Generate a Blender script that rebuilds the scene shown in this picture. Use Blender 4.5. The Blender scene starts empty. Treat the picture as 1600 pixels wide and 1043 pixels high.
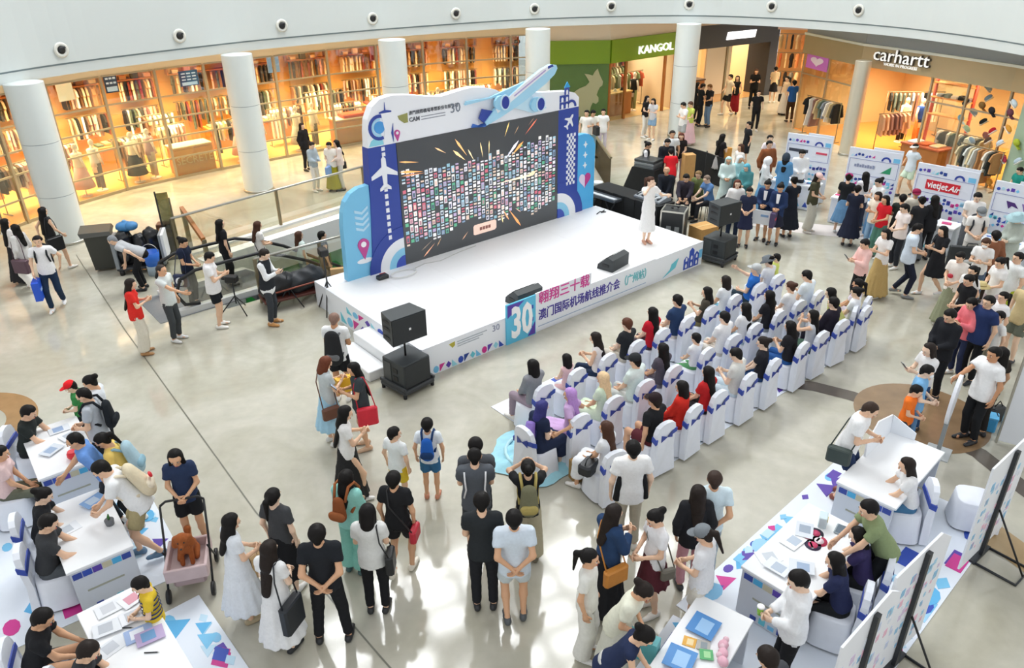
import bpy, bmesh, math, random
import numpy as np
from mathutils import Vector, Matrix, Quaternion
random.seed(7)
S = bpy.context.scene
C = S.collection
# ------------------------------------------------------------ camera
CAM_H = 7.6; FPX = 1203.0; CX, CY = 800.0, 521.5
_d = np.array([30.0, 2270.0, FPX]); _d /= np.linalg.norm(_d)
_Y = np.array([0, 0, 1.0]) - _d[2] * _d; _Y /= np.linalg.norm(_Y)
_X = np.cross(_d, _Y); _X = _X if _X[0] > 0 else -_X
_U = -_d
cam_data = bpy.data.cameras.new('camera'); cam = bpy.data.objects.new('camera', cam_data); C.objects.link(cam)
cam_data.sensor_width = 36.0; cam_data.lens = FPX / 1600 * 36.0; cam_data.clip_end = 300
_r = Vector((_X[0], _Y[0], _U[0])); _dn = Vector((_X[1], _Y[1], _U[1])); _fw = Vector((_X[2], _Y[2], _U[2]))
cam.matrix_world = Matrix(((_r.x, -_dn.x, -_fw.x, 0), (_r.y, -_dn.y, -_fw.y, 0), (_r.z, -_dn.z, -_fw.z, CAM_H), (0, 0, 0, 1)))
S.camera = cam
# ------------------------------------------------------------ world: bright overcast daylight filling the open atrium
W = bpy.data.worlds.new('daylight'); S.world = W; W.use_nodes = True
bg = W.node_tree.nodes['Background']; bg.inputs[0].default_value = (0.96, 0.98, 1.0, 1); bg.inputs[1].default_value = 0.64
S.view_settings.view_transform = 'Standard'; S.view_settings.look = 'None'
S.view_settings.exposure = 0.50; S.view_settings.gamma = 1.0; S.view_settings.use_curve_mapping = False
def area_light(name, loc, sx, sy, power, col, rot=(0, 0, 0)):
    l = bpy.data.lights.new(name, 'AREA'); l.shape = 'RECTANGLE'; l.size = sx; l.size_y = sy; l.energy = power; l.color = col; l.spread = math.radians(138)
    o = bpy.data.objects.new(name, l); C.objects.link(o); o.location = loc; o.rotation_euler = rot
    return o
WARM = (1.0, 0.74, 0.40)
# ceiling lighting inside the shops (one long lamp per shop bay, under the shop ceilings)
for nm, loc, sx, sy, pw, col, rz in (
        ('shop_lamp', (-15.6, 24.6, 3.45), 4.5, 2.0, 450, WARM, 62), ('shop_lamp', (-13.2, 27.8, 3.45), 4.5, 2.0, 460, WARM, 47),
        ('shop_lamp', (-9.6, 30.6, 3.45), 4.5, 2.0, 460, WARM, 37), ('shop_lamp', (-5.6, 33.2, 3.45), 4.5, 2.0, 460, WARM, 33),
        ('shop_lamp', (-1.6, 35.2, 3.45), 4.0, 2.0, 450, WARM, 20),
        ('shop_lamp', (5.6, 37.3, 3.3), 4.0, 2.0, 150, (1, .86, .66), 30), ('shop_lamp', (11.0, 41.5, 3.3), 4.5, 2.4, 210, (1, .85, .62), 35),
        ('shop_lamp', (15.5, 37.0, 3.3), 2.6, 3.5, 300, (1, .80, .55), 0),
        ('shop_lamp', (15.2, 30.2, 3.0), 3.0, 3.0, 260, (1, .80, .52), -60), ('shop_lamp', (17.2, 26.3, 3.0), 3.0, 3.0, 260, (1, .80, .52), -60),
        ('soffit_lamp', (-11.9, 22.9, 4.1), 5.0, .5, 90, (1, .72, .42), 52), ('soffit_lamp', (-7.6, 27.2, 4.1), 5.0, .5, 90, (1, .72, .42), 38),
        ('soffit_lamp', (9.5, 34.5, 4.1), 4.0, 1.5, 80, (1, .78, .50), 30)):
    area_light(nm, loc, sx, sy, pw, col, (0, 0, math.radians(rz)))
# ------------------------------------------------------------ helpers
def lin(c):
    if isinstance(c, str):
        c = c.lstrip('#'); c = tuple(int(c[i:i+2], 16) for i in (0, 2, 4))
    out = []
    for v in c:
        v = v / 255.0
        out.append(v / 12.92 if v <= 0.04045 else ((v + 0.055) / 1.055) ** 2.4)
    return tuple(out) + (1.0,)
_mats = {}
def mat(col, rough=0.6, metal=0.0, emit=0.0, noise=0.0, scale=8.0, spec=0.5, key=None, coat=0.0, bump=0.0, sheen=0.0):
    """procedural principled material: colour with optional fine mottling and relief"""
    k = key or (col, rough, metal, emit, noise, scale, spec, coat, bump, sheen)
    if k in _mats: return _mats[k]
    m = bpy.data.materials.new('m_' + str(len(_mats))); m.use_nodes = True
    nt = m.node_tree; b = nt.nodes['Principled BSDF']
    b.inputs['Base Color'].default_value = lin(col); b.inputs['Roughness'].default_value = rough
    b.inputs['Metallic'].default_value = metal; b.inputs['Specular IOR Level'].default_value = spec
    if coat: b.inputs['Coat Weight'].default_value = coat; b.inputs['Coat Roughness'].default_value = 0.05
    if emit:
        b.inputs['Emission Color'].default_value = lin(col); b.inputs['Emission Strength'].default_value = emit
    if noise or bump:
        tc = nt.nodes.new('ShaderNodeTexCoord'); n = nt.nodes.new('ShaderNodeTexNoise'); n.inputs['Scale'].default_value = scale; n.inputs['Detail'].default_value = 3
        nt.links.new(tc.outputs['Object'], n.inputs['Vector'])
        if noise:
            mx = nt.nodes.new('ShaderNodeMixRGB'); c = lin(col)
            mx.inputs[1].default_value = tuple(max(0, v * (1 - noise)) for v in c[:3]) + (1,)
            mx.inputs[2].default_value = tuple(min(1, v * (1 + noise)) for v in c[:3]) + (1,)
            nt.links.new(n.outputs['Fac'], mx.inputs[0]); nt.links.new(mx.outputs[0], b.inputs['Base Color'])
        if bump:
            bp = nt.nodes.new('ShaderNodeBump'); bp.inputs['Strength'].default_value = bump; bp.inputs['Distance'].default_value = 0.01
            nt.links.new(n.outputs['Fac'], bp.inputs['Height']); nt.links.new(bp.outputs[0], b.inputs['Normal'])
    m.diffuse_color = lin(col); _mats[k] = m
    return m
def cloth(col): return mat(col, 0.85, noise=0.10, scale=35.0, bump=0.15, spec=0.2)
def glass_mat(tint='#eef4f2', fac=0.10, key='glass'):
    if key in _mats: return _mats[key]
    m = bpy.data.materials.new(key); m.use_nodes = True; nt = m.node_tree; nt.nodes.clear()
    o = nt.nodes.new('ShaderNodeOutputMaterial'); t = nt.nodes.new('ShaderNodeBsdfTransparent'); g = nt.nodes.new('ShaderNodeBsdfGlossy'); x = nt.nodes.new('ShaderNodeMixShader')
    t.inputs[0].default_value = lin(tint); g.inputs['Roughness'].default_value = 0.02; x.inputs[0].default_value = fac
    nt.links.new(t.outputs[0], x.inputs[1]); nt.links.new(g.outputs[0], x.inputs[2]); nt.links.new(x.outputs[0], o.inputs[0])
    _mats[key] = m; return m
def vcol_mat(name, rough=0.6, emit=0.0):
    if name in _mats: return _mats[name]
    m = bpy.data.materials.new(name); m.use_nodes = True; nt = m.node_tree; b = nt.nodes['Principled BSDF']
    a = nt.nodes.new('ShaderNodeAttribute'); a.attribute_name = 'Col'
    nt.links.new(a.outputs['Color'], b.inputs['Base Color']); b.inputs['Roughness'].default_value = rough
    if emit:
        nt.links.new(a.outputs['Color'], b.inputs['Emission Color']); b.inputs['Emission Strength'].default_value = emit
    _mats[name] = m; return m
class MB:
    """collects shapes into one mesh"""
    def __init__(s): s.v = []; s.f = []; s.m = []; s.c = []; s.sm = []
    def add(s, vs, fs, mi=0, M=None, smooth=False, col=None):
        o = len(s.v)
        if M is not None: vs = [tuple(M @ Vector(q)) for q in vs]
        s.v += [tuple(q) for q in vs]
        for f in fs:
            s.f.append(tuple(i + o for i in f)); s.m.append(mi); s.sm.append(smooth); s.c.append(col)
        return s
    def box(s, x0, x1, y0, y1, z0, z1, mi=0, M=None, bev=0.0, col=None):
        if bev:
            b = min(bev, (x1-x0)*.45, (y1-y0)*.45, (z1-z0)*.45)
            prof = [(x0+b, y0), (x1-b, y0), (x1, y0+b), (x1, y1-b), (x1-b, y1), (x0+b, y1), (x0, y1-b), (x0, y0+b)]
            cx, cy = (x0+x1)/2, (y0+y1)/2
            def ring(z, k): return [(cx + (px-cx)*(1-2*k/(x1-x0)), cy + (py-cy)*(1-2*k/(y1-y0)), z) for px, py in prof]
            vs = ring(z0, b*.7) + ring(z0+b*.7, 0) + ring(z1-b*.7, 0) + ring(z1, b*.7)
            fs = [tuple(range(7, -1, -1)), tuple(range(24, 32))]
            for k in range(3):
                for i in range(8): j = (i+1) % 8; fs.append((k*8+i, k*8+j, k*8+8+j, k*8+8+i))
            return s.add(vs, fs, mi, M, col=col)
        vs = [(x0,y0,z0),(x1,y0,z0),(x1,y1,z0),(x0,y1,z0),(x0,y0,z1),(x1,y0,z1),(x1,y1,z1),(x0,y1,z1)]
        return s.add(vs, [(3,2,1,0),(4,5,6,7),(0,1,5,4),(1,2,6,5),(2,3,7,6),(3,0,4,7)], mi, M, col=col)
    def prism(s, poly, z0, z1, mi=0, M=None, plane='xy', col=None):
        """extrude a 2D outline; plane 'xz' makes an upright sheet whose thickness runs along y from z0 to z1"""
        n = len(poly)
        if plane == 'xy': vs = [(a, b, z0) for a, b in poly] + [(a, b, z1) for a, b in poly]
        else: vs = [(a, z1, b) for a, b in poly] + [(a, z0, b) for a, b in poly]
        fs = [tuple(range(n-1, -1, -1)), tuple(range(n, 2*n))] + [(i, (i+1) % n, n+(i+1) % n, n+i) for i in range(n)]
        return s.add(vs, fs, mi, M, col=col)
    def lathe(s, prof, n=16, mi=0, M=None, smooth=True):
        """prof: (radius, z) pairs from bottom to top"""
        vs = []; fs = []
        for r, z in prof:
            for i in range(n): a = 2*math.pi*i/n; vs.append((r*math.cos(a), r*math.sin(a), z))
        for k in range(len(prof)-1):
            for i in range(n): j = (i+1) % n; fs.append((k*n+i, k*n+j, (k+1)*n+j, (k+1)*n+i))
        fs.append(tuple(range(n-1, -1, -1))); fs.append(tuple(range((len(prof)-1)*n, len(prof)*n)))
        return s.add(vs, fs, mi, M, smooth)
    def tube(s, pts, r, n=6, mi=0, M=None, smooth=True):
        pts = [Vector(q) for q in pts]; R = r if isinstance(r, (list, tuple)) else [r]*len(pts)
        vs = []; fs = []; up = Vector((0, 0, 1)); last = None
        for k, q in enumerate(pts):
            d = (pts[min(k+1, len(pts)-1)] - pts[max(k-1, 0)]).normalized()
            e = d.cross(last if last is not None else (up if abs(d.z) < .9 else Vector((1, 0, 0)))).normalized()
            f = e.cross(d).normalized(); last = f
            for i in range(n): a = 2*math.pi*i/n; vs.append(tuple(q + (e*math.cos(a) + f*math.sin(a))*R[k]))
        for k in range(len(pts)-1):
            for i in range(n): j = (i+1) % n; fs.append((k*n+i, k*n+j, (k+1)*n+j, (k+1)*n+i))
        fs.append(tuple(range(n-1, -1, -1))); fs.append(tuple(range((len(pts)-1)*n, len(pts)*n)))
        return s.add(vs, fs, mi, M, smooth)
    def ell(s, c, r, nu=12, nv=8, mi=0, M=None):
        vs = [(c[0], c[1], c[2]-r[2])]; fs = []
        for k in range(1, nv):
            t = -math.pi/2 + math.pi*k/nv
            for i in range(nu): a = 2*math.pi*i/nu; vs.append((c[0]+r[0]*math.cos(t)*math.cos(a), c[1]+r[1]*math.cos(t)*math.sin(a), c[2]+r[2]*math.sin(t)))
        vs.append((c[0], c[1], c[2]+r[2])); L = len(vs)-1
        for i in range(nu): j = (i+1) % nu; fs.append((0, 1+j, 1+i)); fs.append((L, L-nu+i, L-nu+j))
        for k in range(nv-2):
            for i in range(nu): j = (i+1) % nu; a = 1+k*nu; fs.append((a+i, a+j, a+nu+j, a+nu+i))
        return s.add(vs, fs, mi, M, True)
    def mesh(s, name, mats):
        me = bpy.data.meshes.new(name); me.from_pydata(s.v, [], s.f)
        for m in (mats if isinstance(mats, (list, tuple)) else [mats]): me.materials.append(m)
        me.polygons.foreach_set('material_index', s.m); me.polygons.foreach_set('use_smooth', s.sm)
        if any(c is not None for c in s.c):
            at = me.color_attributes.new('Col', 'FLOAT_COLOR', 'CORNER'); k = 0; buf = []
            for p, c in zip(me.polygons, s.c): buf += list(c or (1, 1, 1, 1)) * p.loop_total
            at.data.foreach_set('color', buf)
        me.update(); return me
    def build(s, name, mats, parent=None, loc=(0,0,0), rz=0.0, **kw):
        return obj(name, s.mesh(name, mats), parent, loc, rz, **kw)
def obj(name, me, parent=None, loc=(0,0,0), rz=0.0, label=None, cat=None, group=None, kind=None):
    o = bpy.data.objects.new(name, me); C.objects.link(o); o.location = loc; o.rotation_euler = (0, 0, rz)
    if parent is not None: o.parent = parent
    tag(o, label, cat, group, kind); return o
def tag(o, label=None, cat=None, group=None, kind=None):
    if label: o['label'] = label
    if cat: o['category'] = cat
    if group: o['group'] = group
    if kind: o['kind'] = kind
    return o
def empty(name, loc=(0,0,0), rz=0.0, label=None, cat=None, group=None, kind=None):
    o = bpy.data.objects.new(name, None); C.objects.link(o); o.empty_display_size = .1
    o.location = loc; o.rotation_euler = (0, 0, rz); return tag(o, label, cat, group, kind)
def copy_tree(o, parent=None):
    c = o.copy(); C.objects.link(c); c.parent = parent
    for ch in list(o.children): copy_tree(ch, c)
    return c
R = math.radians
_ray_cache = {}
def floor_at(px, py, z=0.0):
    """place in the hall of something seen in the photograph at a known height above the floor"""
    r = np.array([(px-CX)/FPX, (py-CY)/FPX, 1.0]); d = np.array([r@_X, r@_Y, r@_U]); t = (z-CAM_H)/d[2]
    return d[0]*t, d[1]*t
def text_mesh(txt, size=1.0, extrude=0.01, mats=None, align='CENTER', shear=0.0, bold=0.0, name='lettering', sx=1.0):
    cu = bpy.data.curves.new(name, 'FONT'); cu.body = txt; cu.size = size; cu.extrude = extrude; cu.align_x = align; cu.align_y = 'CENTER'; cu.shear = shear; cu.offset = bold
    cu.resolution_u = 2
    o = bpy.data.objects.new(name, cu); C.objects.link(o)
    dg = bpy.context.evaluated_depsgraph_get(); me = bpy.data.meshes.new_from_object(o.evaluated_get(dg))
    bpy.data.objects.remove(o); bpy.data.curves.remove(cu)
    n = len(me.vertices); co = np.empty(n*3, 'f'); me.vertices.foreach_get('co', co); co = co.reshape(-1, 3)
    co = np.c_[co[:, 0]*sx, -co[:, 2], co[:, 1]]          # stand it upright, facing -y
    me.vertices.foreach_set('co', co.ravel()); me.materials.clear(); me.materials.append(mats); me.name = name; me.update()
    return me
# ------------------------------------------------------------ materials of the hall
def floor_material():
    m = bpy.data.materials.new('polished_marble'); m.use_nodes = True; nt = m.node_tree; b = nt.nodes['Principled BSDF']
    tc = nt.nodes.new('ShaderNodeTexCoord'); n1 = nt.nodes.new('ShaderNodeTexNoise'); n1.inputs['Scale'].default_value = 0.55; n1.inputs['Detail'].default_value = 8; n1.inputs['Distortion'].default_value = 1.2
    n2 = nt.nodes.new('ShaderNodeTexNoise'); n2.inputs['Scale'].default_value = 5; n2.inputs['Detail'].default_value = 6
    r = nt.nodes.new('ShaderNodeValToRGB'); r.color_ramp.elements[0].position = .3; r.color_ramp.elements[0].color = lin('#b4b09d'); r.color_ramp.elements[1].position = .68; r.color_ramp.elements[1].color = lin('#cfccbe')
    mx = nt.nodes.new('ShaderNodeMixRGB'); mx.blend_type = 'MULTIPLY'; mx.inputs[0].default_value = .22
    nt.links.new(tc.outputs['Object'], n1.inputs['Vector']); nt.links.new(tc.outputs['Object'], n2.inputs['Vector'])
    nt.links.new(n1.outputs['Fac'], r.inputs['Fac']); nt.links.new(r.outputs[0], mx.inputs[1]); nt.links.new(n2.outputs['Fac'], mx.inputs[2]); nt.links.new(mx.outputs[0], b.inputs['Base Color'])
    b.inputs['Roughness'].default_value = 0.085; b.inputs['IOR'].default_value = 1.6
    return m
M_FLOOR = floor_material()
M_WHITE = mat('#e9eae7', .55); M_COL = mat('#dfe6e4', .35, noise=.03, scale=1.5); M_FASCIA = mat('#cfd6d5', .5, noise=.02, scale=.4)
M_GROOVE = mat('#7d8c92', .6); M_STEEL = mat('#b9b7ae', .3, .9); M_BRONZE = mat('#8d8267', .4, .5); M_BLACK = mat('#17181a', .5); M_DARK = mat('#2b2e31', .5)
M_GLASS = glass_mat()
M_RAILGLASS = glass_mat('#fafaf3', .10, 'rail_glass')
M_BLUE = mat('#2f4fb4', .5); M_SKYBLUE = mat('#79c3ea', .5); M_PURPLE = mat('#5a3fa8', .5); M_MAG = mat('#d0308e', .5); M_CYAN = mat('#69c8d8', .5); M_PRINT = mat('#eef1f6', .5)
# ------------------------------------------------------------ floor with the escalator well
HOLE = [(-6.45, 15.75), (-0.9, 20.25), (-2.2, 25.6), (-8.15, 18.9)]
fl = MB(); X0, X1, Y0, Y1 = -32, 32, -4, 52
hx = HOLE
outer = [(X0, Y0), (X1, Y0), (X1, Y1), (X0, Y1)]
vs = [(a, b, 0) for a, b in outer + hx]
fl.add(vs, [(0, 1, 5, 4), (1, 2, 6, 5), (2, 3, 7, 6), (3, 0, 4, 7)])
floor = fl.build('floor', M_FLOOR, kind='structure')
well = empty('trim_1', (0, 0, 0), kind='structure')
w = MB()
hz = -4.6
for i in range(4):
    a, b = hx[i], hx[(i+1) % 4]
    w.add([(a[0], a[1], -.002), (b[0], b[1], -.002), (b[0], b[1], hz), (a[0], a[1], hz)], [(0, 1, 2, 3)])
w.build('well_wall', mat('#d9dadb', .5), well)
w = MB(); w.prism([(-9, 14.5), (0.5, 19), (-0.5, 27), (-11, 20)], hz-.05, hz); w.build('lower_floor', mat('#c3c9bd', .3), well)
w = MB(); w.box(1.0, 8.4, -.08, -.02, hz, -1.05); w.build('green_hoarding', mat('#1f9a3c', .5), well, (-8.15, 18.9, 0), math.atan2(6.7, 5.95))
# floor inlays: thin dark joint, brown medallion rings and the dark band
def strip(pts, wd, z=.004):
    m = MB(); vs = []; n = len(pts)
    for k in range(n):
        d = (Vector(pts[min(k+1, n-1)]) - Vector(pts[max(k-1, 0)])).normalized(); q = Vector((-d.y, d.x))*wd/2
        vs += [(pts[k][0]+q.x, pts[k][1]+q.y, z), (pts[k][0]-q.x, pts[k][1]-q.y, z)]
    m.add(vs, [(2*k, 2*k+1, 2*k+3, 2*k+2) for k in range(n-1)]); return m
ja = floor_at(119, 398); jb = floor_at(195, 515); jc = floor_at(400, 800); jd = floor_at(600, 1032)
strip([ja, jb, jc, jd, (jd[0]+1.5, jd[1]-1.7)], .022).build('floor_joint', mat('#6f6f63', .4), floor)
def ring(c, r0, r1, a0, a1, z=.004, n=48):
    m = MB(); vs = []
    for k in range(n+1):
        a = R(a0 + (a1-a0)*k/n); vs += [(c[0]+r0*math.cos(a), c[1]+r0*math.sin(a), z), (c[0]+r1*math.cos(a), c[1]+r1*math.sin(a), z)]
    m.add(vs, [(2*k, 2*k+1, 2*k+3, 2*k+2) for k in range(n)]); return m
M_INLAY = mat('#a5825a', .15, noise=.22, scale=4); M_BAND = mat('#5d554d', .15, noise=.25, scale=3)
q = floor_at(0, 655); ring((q[0]-.55, q[1]-.35), .75, 1.25, 0, 360).build('floor_inlay_ring', M_INLAY, floor)
q = floor_at(1438, 650); DISC = q; ring(q, 0.0, 1.08, 0, 360, .005).build('floor_inlay_disc', mat('#8f7558', .15, noise=.3, scale=3), floor)
bp = [floor_at(*s_) for s_ in ((1215, 597), (1270, 603), (1330, 618), (1385, 637), (1430, 660), (1530, 708), (1580, 748), (1650, 800), (1700, 860))]
strip(bp, .34).build('floor_inlay_band', M_BAND, floor)
q = floor_at(1560, 860); strip([floor_at(1545, 830), floor_at(1640, 900)], .5).build('floor_inlay_strip', mat('#b39a73', .15, noise=.2, scale=3), floor)
# ------------------------------------------------------------ balcony fascia of the upper storey
FE = [(-13.2, 17.5), (-13.15, 18.8), (-12.77, 20.08), (-11.94, 21.61), (-10.84, 23.02), (-9.54, 24.47), (-8.03, 25.96), (-6.28, 27.29), (-4.33, 28.59), (-2.18, 29.81), (.15, 30.94), (2.6, 31.55), (5.1, 31.85), (7.51, 31.57), (9.63, 30.5), (11.42, 28.98), (12.89, 27.15), (13.91, 25.03), (14.51, 22.73), (14.7, 20.0), (14.6, 17.0)]
def catmull(P, n=4):
    out = []
    for k in range(len(P)-1):
        p0, p1, p2, p3 = (Vector(P[max(k-1, 0)]), Vector(P[k]), Vector(P[k+1]), Vector(P[min(k+2, len(P)-1)]))
        for i in range(n):
            t = i/n; out.append(tuple(.5*((2*p1)+(p2-p0)*t+(2*p0-5*p1+4*p2-p3)*t*t+(3*p1-p0-3*p2+p3)*t**3)))
    out.append(tuple(P[-1])); return out
FC = catmull(FE)
def offs(P, d):
    o = []; n = len(P)
    for k in range(n):
        t = (Vector(P[min(k+1, n-1)]) - Vector(P[max(k-1, 0)])).normalized(); o.append((P[k][0]-t.y*d, P[k][1]+t.x*d))
    return o
def sweep(prof, P=FC, closed=True):
    """prof: (outward offset, z) outline carried along the balcony edge"""
    m = MB(); vs = []; n = len(prof); rows = [offs(P, d) for d, z in prof]
    for k in range(len(P)):
        for j in range(n): vs.append((rows[j][k][0], rows[j][k][1], prof[j][1]))
    fs = []
    for k in range(len(P)-1):
        for j in range(n if closed else n-1): jj = (j+1) % n; fs.append((k*n+j, (k+1)*n+j, (k+1)*n+jj, k*n+jj))
    m.add(vs, fs, smooth=False); return m
ceiling = empty('ceiling', (0, 0, 0), kind='structure')
sweep([(0, 4.20), (0, 4.46), (.06, 4.46), (.06, 4.50), (-.03, 4.50), (-.03, 7.2), (.5, 7.2), (.5, 4.20)]).build('balcony_fascia', M_FASCIA, ceiling)
sweep([(.045, 4.455), (.045, 4.505), (-.004, 4.505), (-.004, 4.455)]).build('shadow_groove', M_GROOVE, ceiling)
sweep([(.3, 4.205), (8.0, 4.205), (8.0, 4.3), (.3, 4.3)]).build('soffit', mat('#ece3d6', .6), ceiling)
FO = offs(FC, -.035)
def fascia_pt(px, py):
    best = None
    r = np.array([(px-CX)/FPX, (py-CY)/FPX, 1.0]); d = np.array([r@_X, r@_Y, r@_U])
    for k in range(len(FO)-1):
        a = Vector(FO[k]); b = Vector(FO[k+1]); e = b-a; den = d[0]*e.y-d[1]*e.x
        if abs(den) < 1e-9: continue
        t = (a.x*e.y-a.y*e.x)/den; s_ = (a.x*d[1]-a.y*d[0])/den
        if -.001 <= s_ <= 1.001 and t > 0: best = (a.x+e.x*s_, a.y+e.y*s_, CAM_H+d[2]*t, math.atan2(e.y, e.x))
    return best
first = None
nz = [(95, 78), (280, 56), (440, 40), (582, 29), (712, 21), (835, 14), (955, 10), (1077, 7), (1206, 10), (1342, 16)]
words = ['first', 'second', 'third', 'fourth', 'fifth', 'sixth', 'seventh', 'eighth', 'ninth', 'tenth']
for k, q in enumerate(nz):
    x, y, z, a = fascia_pt(*q)
    if first is None:
        t = empty('air_nozzle', (0, 0, 0)); Mx = Matrix.Rotation(R(90), 4, 'X')
        MB().lathe([(.19, 0), (.20, .02), (.17, .05), (.11, .045), (.10, .01)], 20, 0, Mx).build('flange', mat('#dcdcd4', .4), t)
        MB().lathe([(.095, -.02), (.095, .056), (.05, .062)], 14, 0, Mx).build('bore', M_BLACK, t)
        MB().tube([(.04, -.05, .03), (.10, -.075, .07)], [.02, .03], 8).build('vane', M_DARK, t)
        first = t; o = t
    else: o = copy_tree(first)
    o.location = (x, y, z); o.rotation_euler = (0, 0, a)
    tag(o, 'round white air nozzle with a dark bore on the balcony fascia, %s from the left' % words[k], 'air nozzle', 'air nozzles along the balcony fascia')
# columns
def column(x, y, r, h, joints, m=M_COL):
    t = empty('trim_2', (x, y, 0), kind='structure')
    zs = [0] + joints + [h]
    for k in range(len(zs)-1):
        MB().lathe([(r*.5, zs[k]+.008), (r, zs[k]+.008), (r, zs[k]+.0081), (r, zs[k+1]-.0081), (r, zs[k+1]-.008), (r*.5, zs[k+1]-.008)], 40).build('column_panel', m, t)
        if k: MB().lathe([(r-.012, zs[k]-.012), (r-.012, zs[k]+.012)], 30).build('column_joint', M_GROOVE, t)
    MB().lathe([(r+.02, 0), (r+.02, .07), (r, .08)], 36).build('column_base', M_STEEL, t)
    return t
for x, y in ((-12.28, 20.25), (-8.28, 24.75), (-3.95, 27.75), (1.1, 30.25), (6.87, 31.25)):
    column(x, y, .46, 4.25, [1.35, 2.75])
column(12.42, 28.15, .27, 3.3, [], mat('#cfcab8', .3, .3))
# upper storeys, roof and skylight of the atrium, above the picture
wall_b = sweep([(-.0, 7.2), (1.6, 7.2), (1.6, 20.0), (-.0, 20.0)]).build('wall_back', mat('#d9d9d4', .7), kind='structure')
roof = empty('ceiling', (0, 0, 21.6), kind='structure')
M_PANE = mat('#fbfdff', .3, emit=13, key='skylight_pane')
beam = MB(); a0 = R(24); ca, sa = math.cos(a0), math.sin(a0)
pane_me = MB().box(-.95, .95, -.55, .55, -.03, .03).mesh('skylight_pane', M_PANE)
beam_me = MB().box(-9, 9, -.16, .16, -.2, .35).mesh('roof_beam', mat('#c9cbc9', .6))
for i in range(-4, 5):
    for j in range(-3, 4):
        if (i*7+j*3) % 5 == 0: continue
        lx, ly = i*2.35, j*1.75
        obj('skylight_pane', pane_me, roof, (-1+lx*ca-ly*sa, 27+lx*sa+ly*ca, 0), a0)
for j in range(-3, 5):
    ly = (j-.5)*1.75; obj('roof_beam', beam_me, roof, (-1-ly*sa, 27+ly*ca, 0), a0)
# ------------------------------------------------------------ shops round the hall
def wall_at(A, B, px, py):
    """distance along A-B and height of a point seen on that upright wall"""
    A = np.array(A, float); B = np.array(B, float); u = (B-A)/np.linalg.norm(B-A); n = np.array([-u[1], u[0]])
    r = np.array([(px-CX)/FPX, (py-CY)/FPX, 1.0]); d = np.array([r@_X, r@_Y, r@_U]); t = (A@n)/(d[:2]@n); P = d*t
    return float((P[:2]-A)@u), float(CAM_H+P[2])
def wall_frame(A, B):
    return (A[0], A[1], 0), math.atan2(B[1]-A[1], B[0]-A[0]), math.hypot(B[0]-A[0], B[1]-A[1])
M_WOOD = mat('#c98a45', .45, noise=.18, scale=3); M_WOODD = mat('#a8692f', .5, noise=.2, scale=3); M_CREAM = mat('#f0dcb6', .6); M_MULL = mat('#b3a88e', .35, .5)
M_SHOPFLOOR = mat('#d8a25c', .25, noise=.1, scale=2)
GARM = ['#f3ead8', '#2a2522', '#b98f63', '#e5c9a8', '#7a5a44', '#d9a7a0', '#ffffff', '#4b4a48', '#c4b79e', '#8c3f34', '#56604e', '#e8d6c9']
def garment_mesh(kind):
    m = MB()
    if kind == 0: P = [(-.20, 0), (-.06, .06), (.06, .06), (.20, 0), (.30, -.45), (.22, -.47), (.17, -.18), (.19, -.68), (-.19, -.68), (-.17, -.18), (-.22, -.47), (-.30, -.45)]
    elif kind == 1: P = [(-.17, 0), (-.05, .06), (.05, .06), (.17, 0), (.15, -.3), (.26, -1.0), (-.26, -1.0), (-.15, -.3)]
    else: P = [(-.20, 0), (-.06, .06), (.06, .06), (.20, 0), (.29, -.2), (.22, -.24), (.18, -.15), (.19, -.6), (-.19, -.6), (-.18, -.15), (-.22, -.24), (-.29, -.2)]
    m.prism(P, -.035, .035, plane='xz'); m.tube([(0, 0, .05), (0, 0, .11)], .006, 4); return m
garm_me = {}
def garment(k, col):
    key = (k, col)
    if key not in garm_me: garm_me[key] = garment_mesh(k).mesh('garment', cloth(col))
    return garm_me[key]
def rail_me(L, h):
    m = MB(); m.tube([(0, 0, h), (L, 0, h)], .018, 6)
    for x in (0.04, L-.04):
        m.tube([(x, 0, .02), (x, 0, h)], .016, 6); m.tube([(x, -.22, .02), (x, .22, .02)], .016, 6)
    return m
def color_name(c):
    r_, g_, b_ = (int(c[i:i+2], 16) for i in (1, 3, 5)); mx, mn = max(r_, g_, b_), min(r_, g_, b_)
    if mx < 70: return 'black'
    if mx-mn < 22: return 'white' if mx > 225 else ('pale grey' if mx > 175 else 'grey')
    if r_ >= g_ >= b_: return ('cream' if mn > 150 else 'tan' if mx > 170 and mn > 90 else 'orange' if mx > 190 else 'brown') if r_-g_ < 70 else ('pink' if mn > 130 else 'rust red')
    if g_ >= r_: return 'green' if g_ > b_ else 'teal'
    return 'blue' if b_ > r_ else 'pink'
GKIND = ['jacket', 'dress', 'tee']
def bulk_clothes(name, items, label):
    """the many clothes further back in a shop, too small to pick apart"""
    m = MB(); cm = {}; cols = []
    for x, y, z, rz, k, c in items:
        if c not in cm: cm[c] = len(cols); cols.append(c)
        g_ = garment_mesh(k); m.add(g_.v, g_.f, cm[c], Matrix.Translation((x, y, z)) @ Matrix.Rotation(rz, 4, 'Z'))
    m.build(name, [cloth(c) for c in cols], None, label=label, cat='clothes', kind='stuff')
def rack(x, y, rz, L, h, n, where, grp, cols=GARM, kinds=(0, 1, 2)):
    rail_me(L, h).build('clothes_rack', M_BRONZE, None, (x, y, .01), rz, label='metal clothes rail ' + where, cat='clothes rail')
    for k in range(n):
        s_ = .1 + (L-.2)*(k+.5)/n
        kd, cl = random.choice(kinds), random.choice(cols)
        o = obj('garment', garment(kd, cl), None, (x+s_*math.cos(rz), y+s_*math.sin(rz), h-.09), rz+R(78+random.uniform(-12, 12)))
        tag(o, color_name(cl) + ' ' + GKIND[kd] + ' on the rail ' + where, 'garment', grp)
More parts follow.
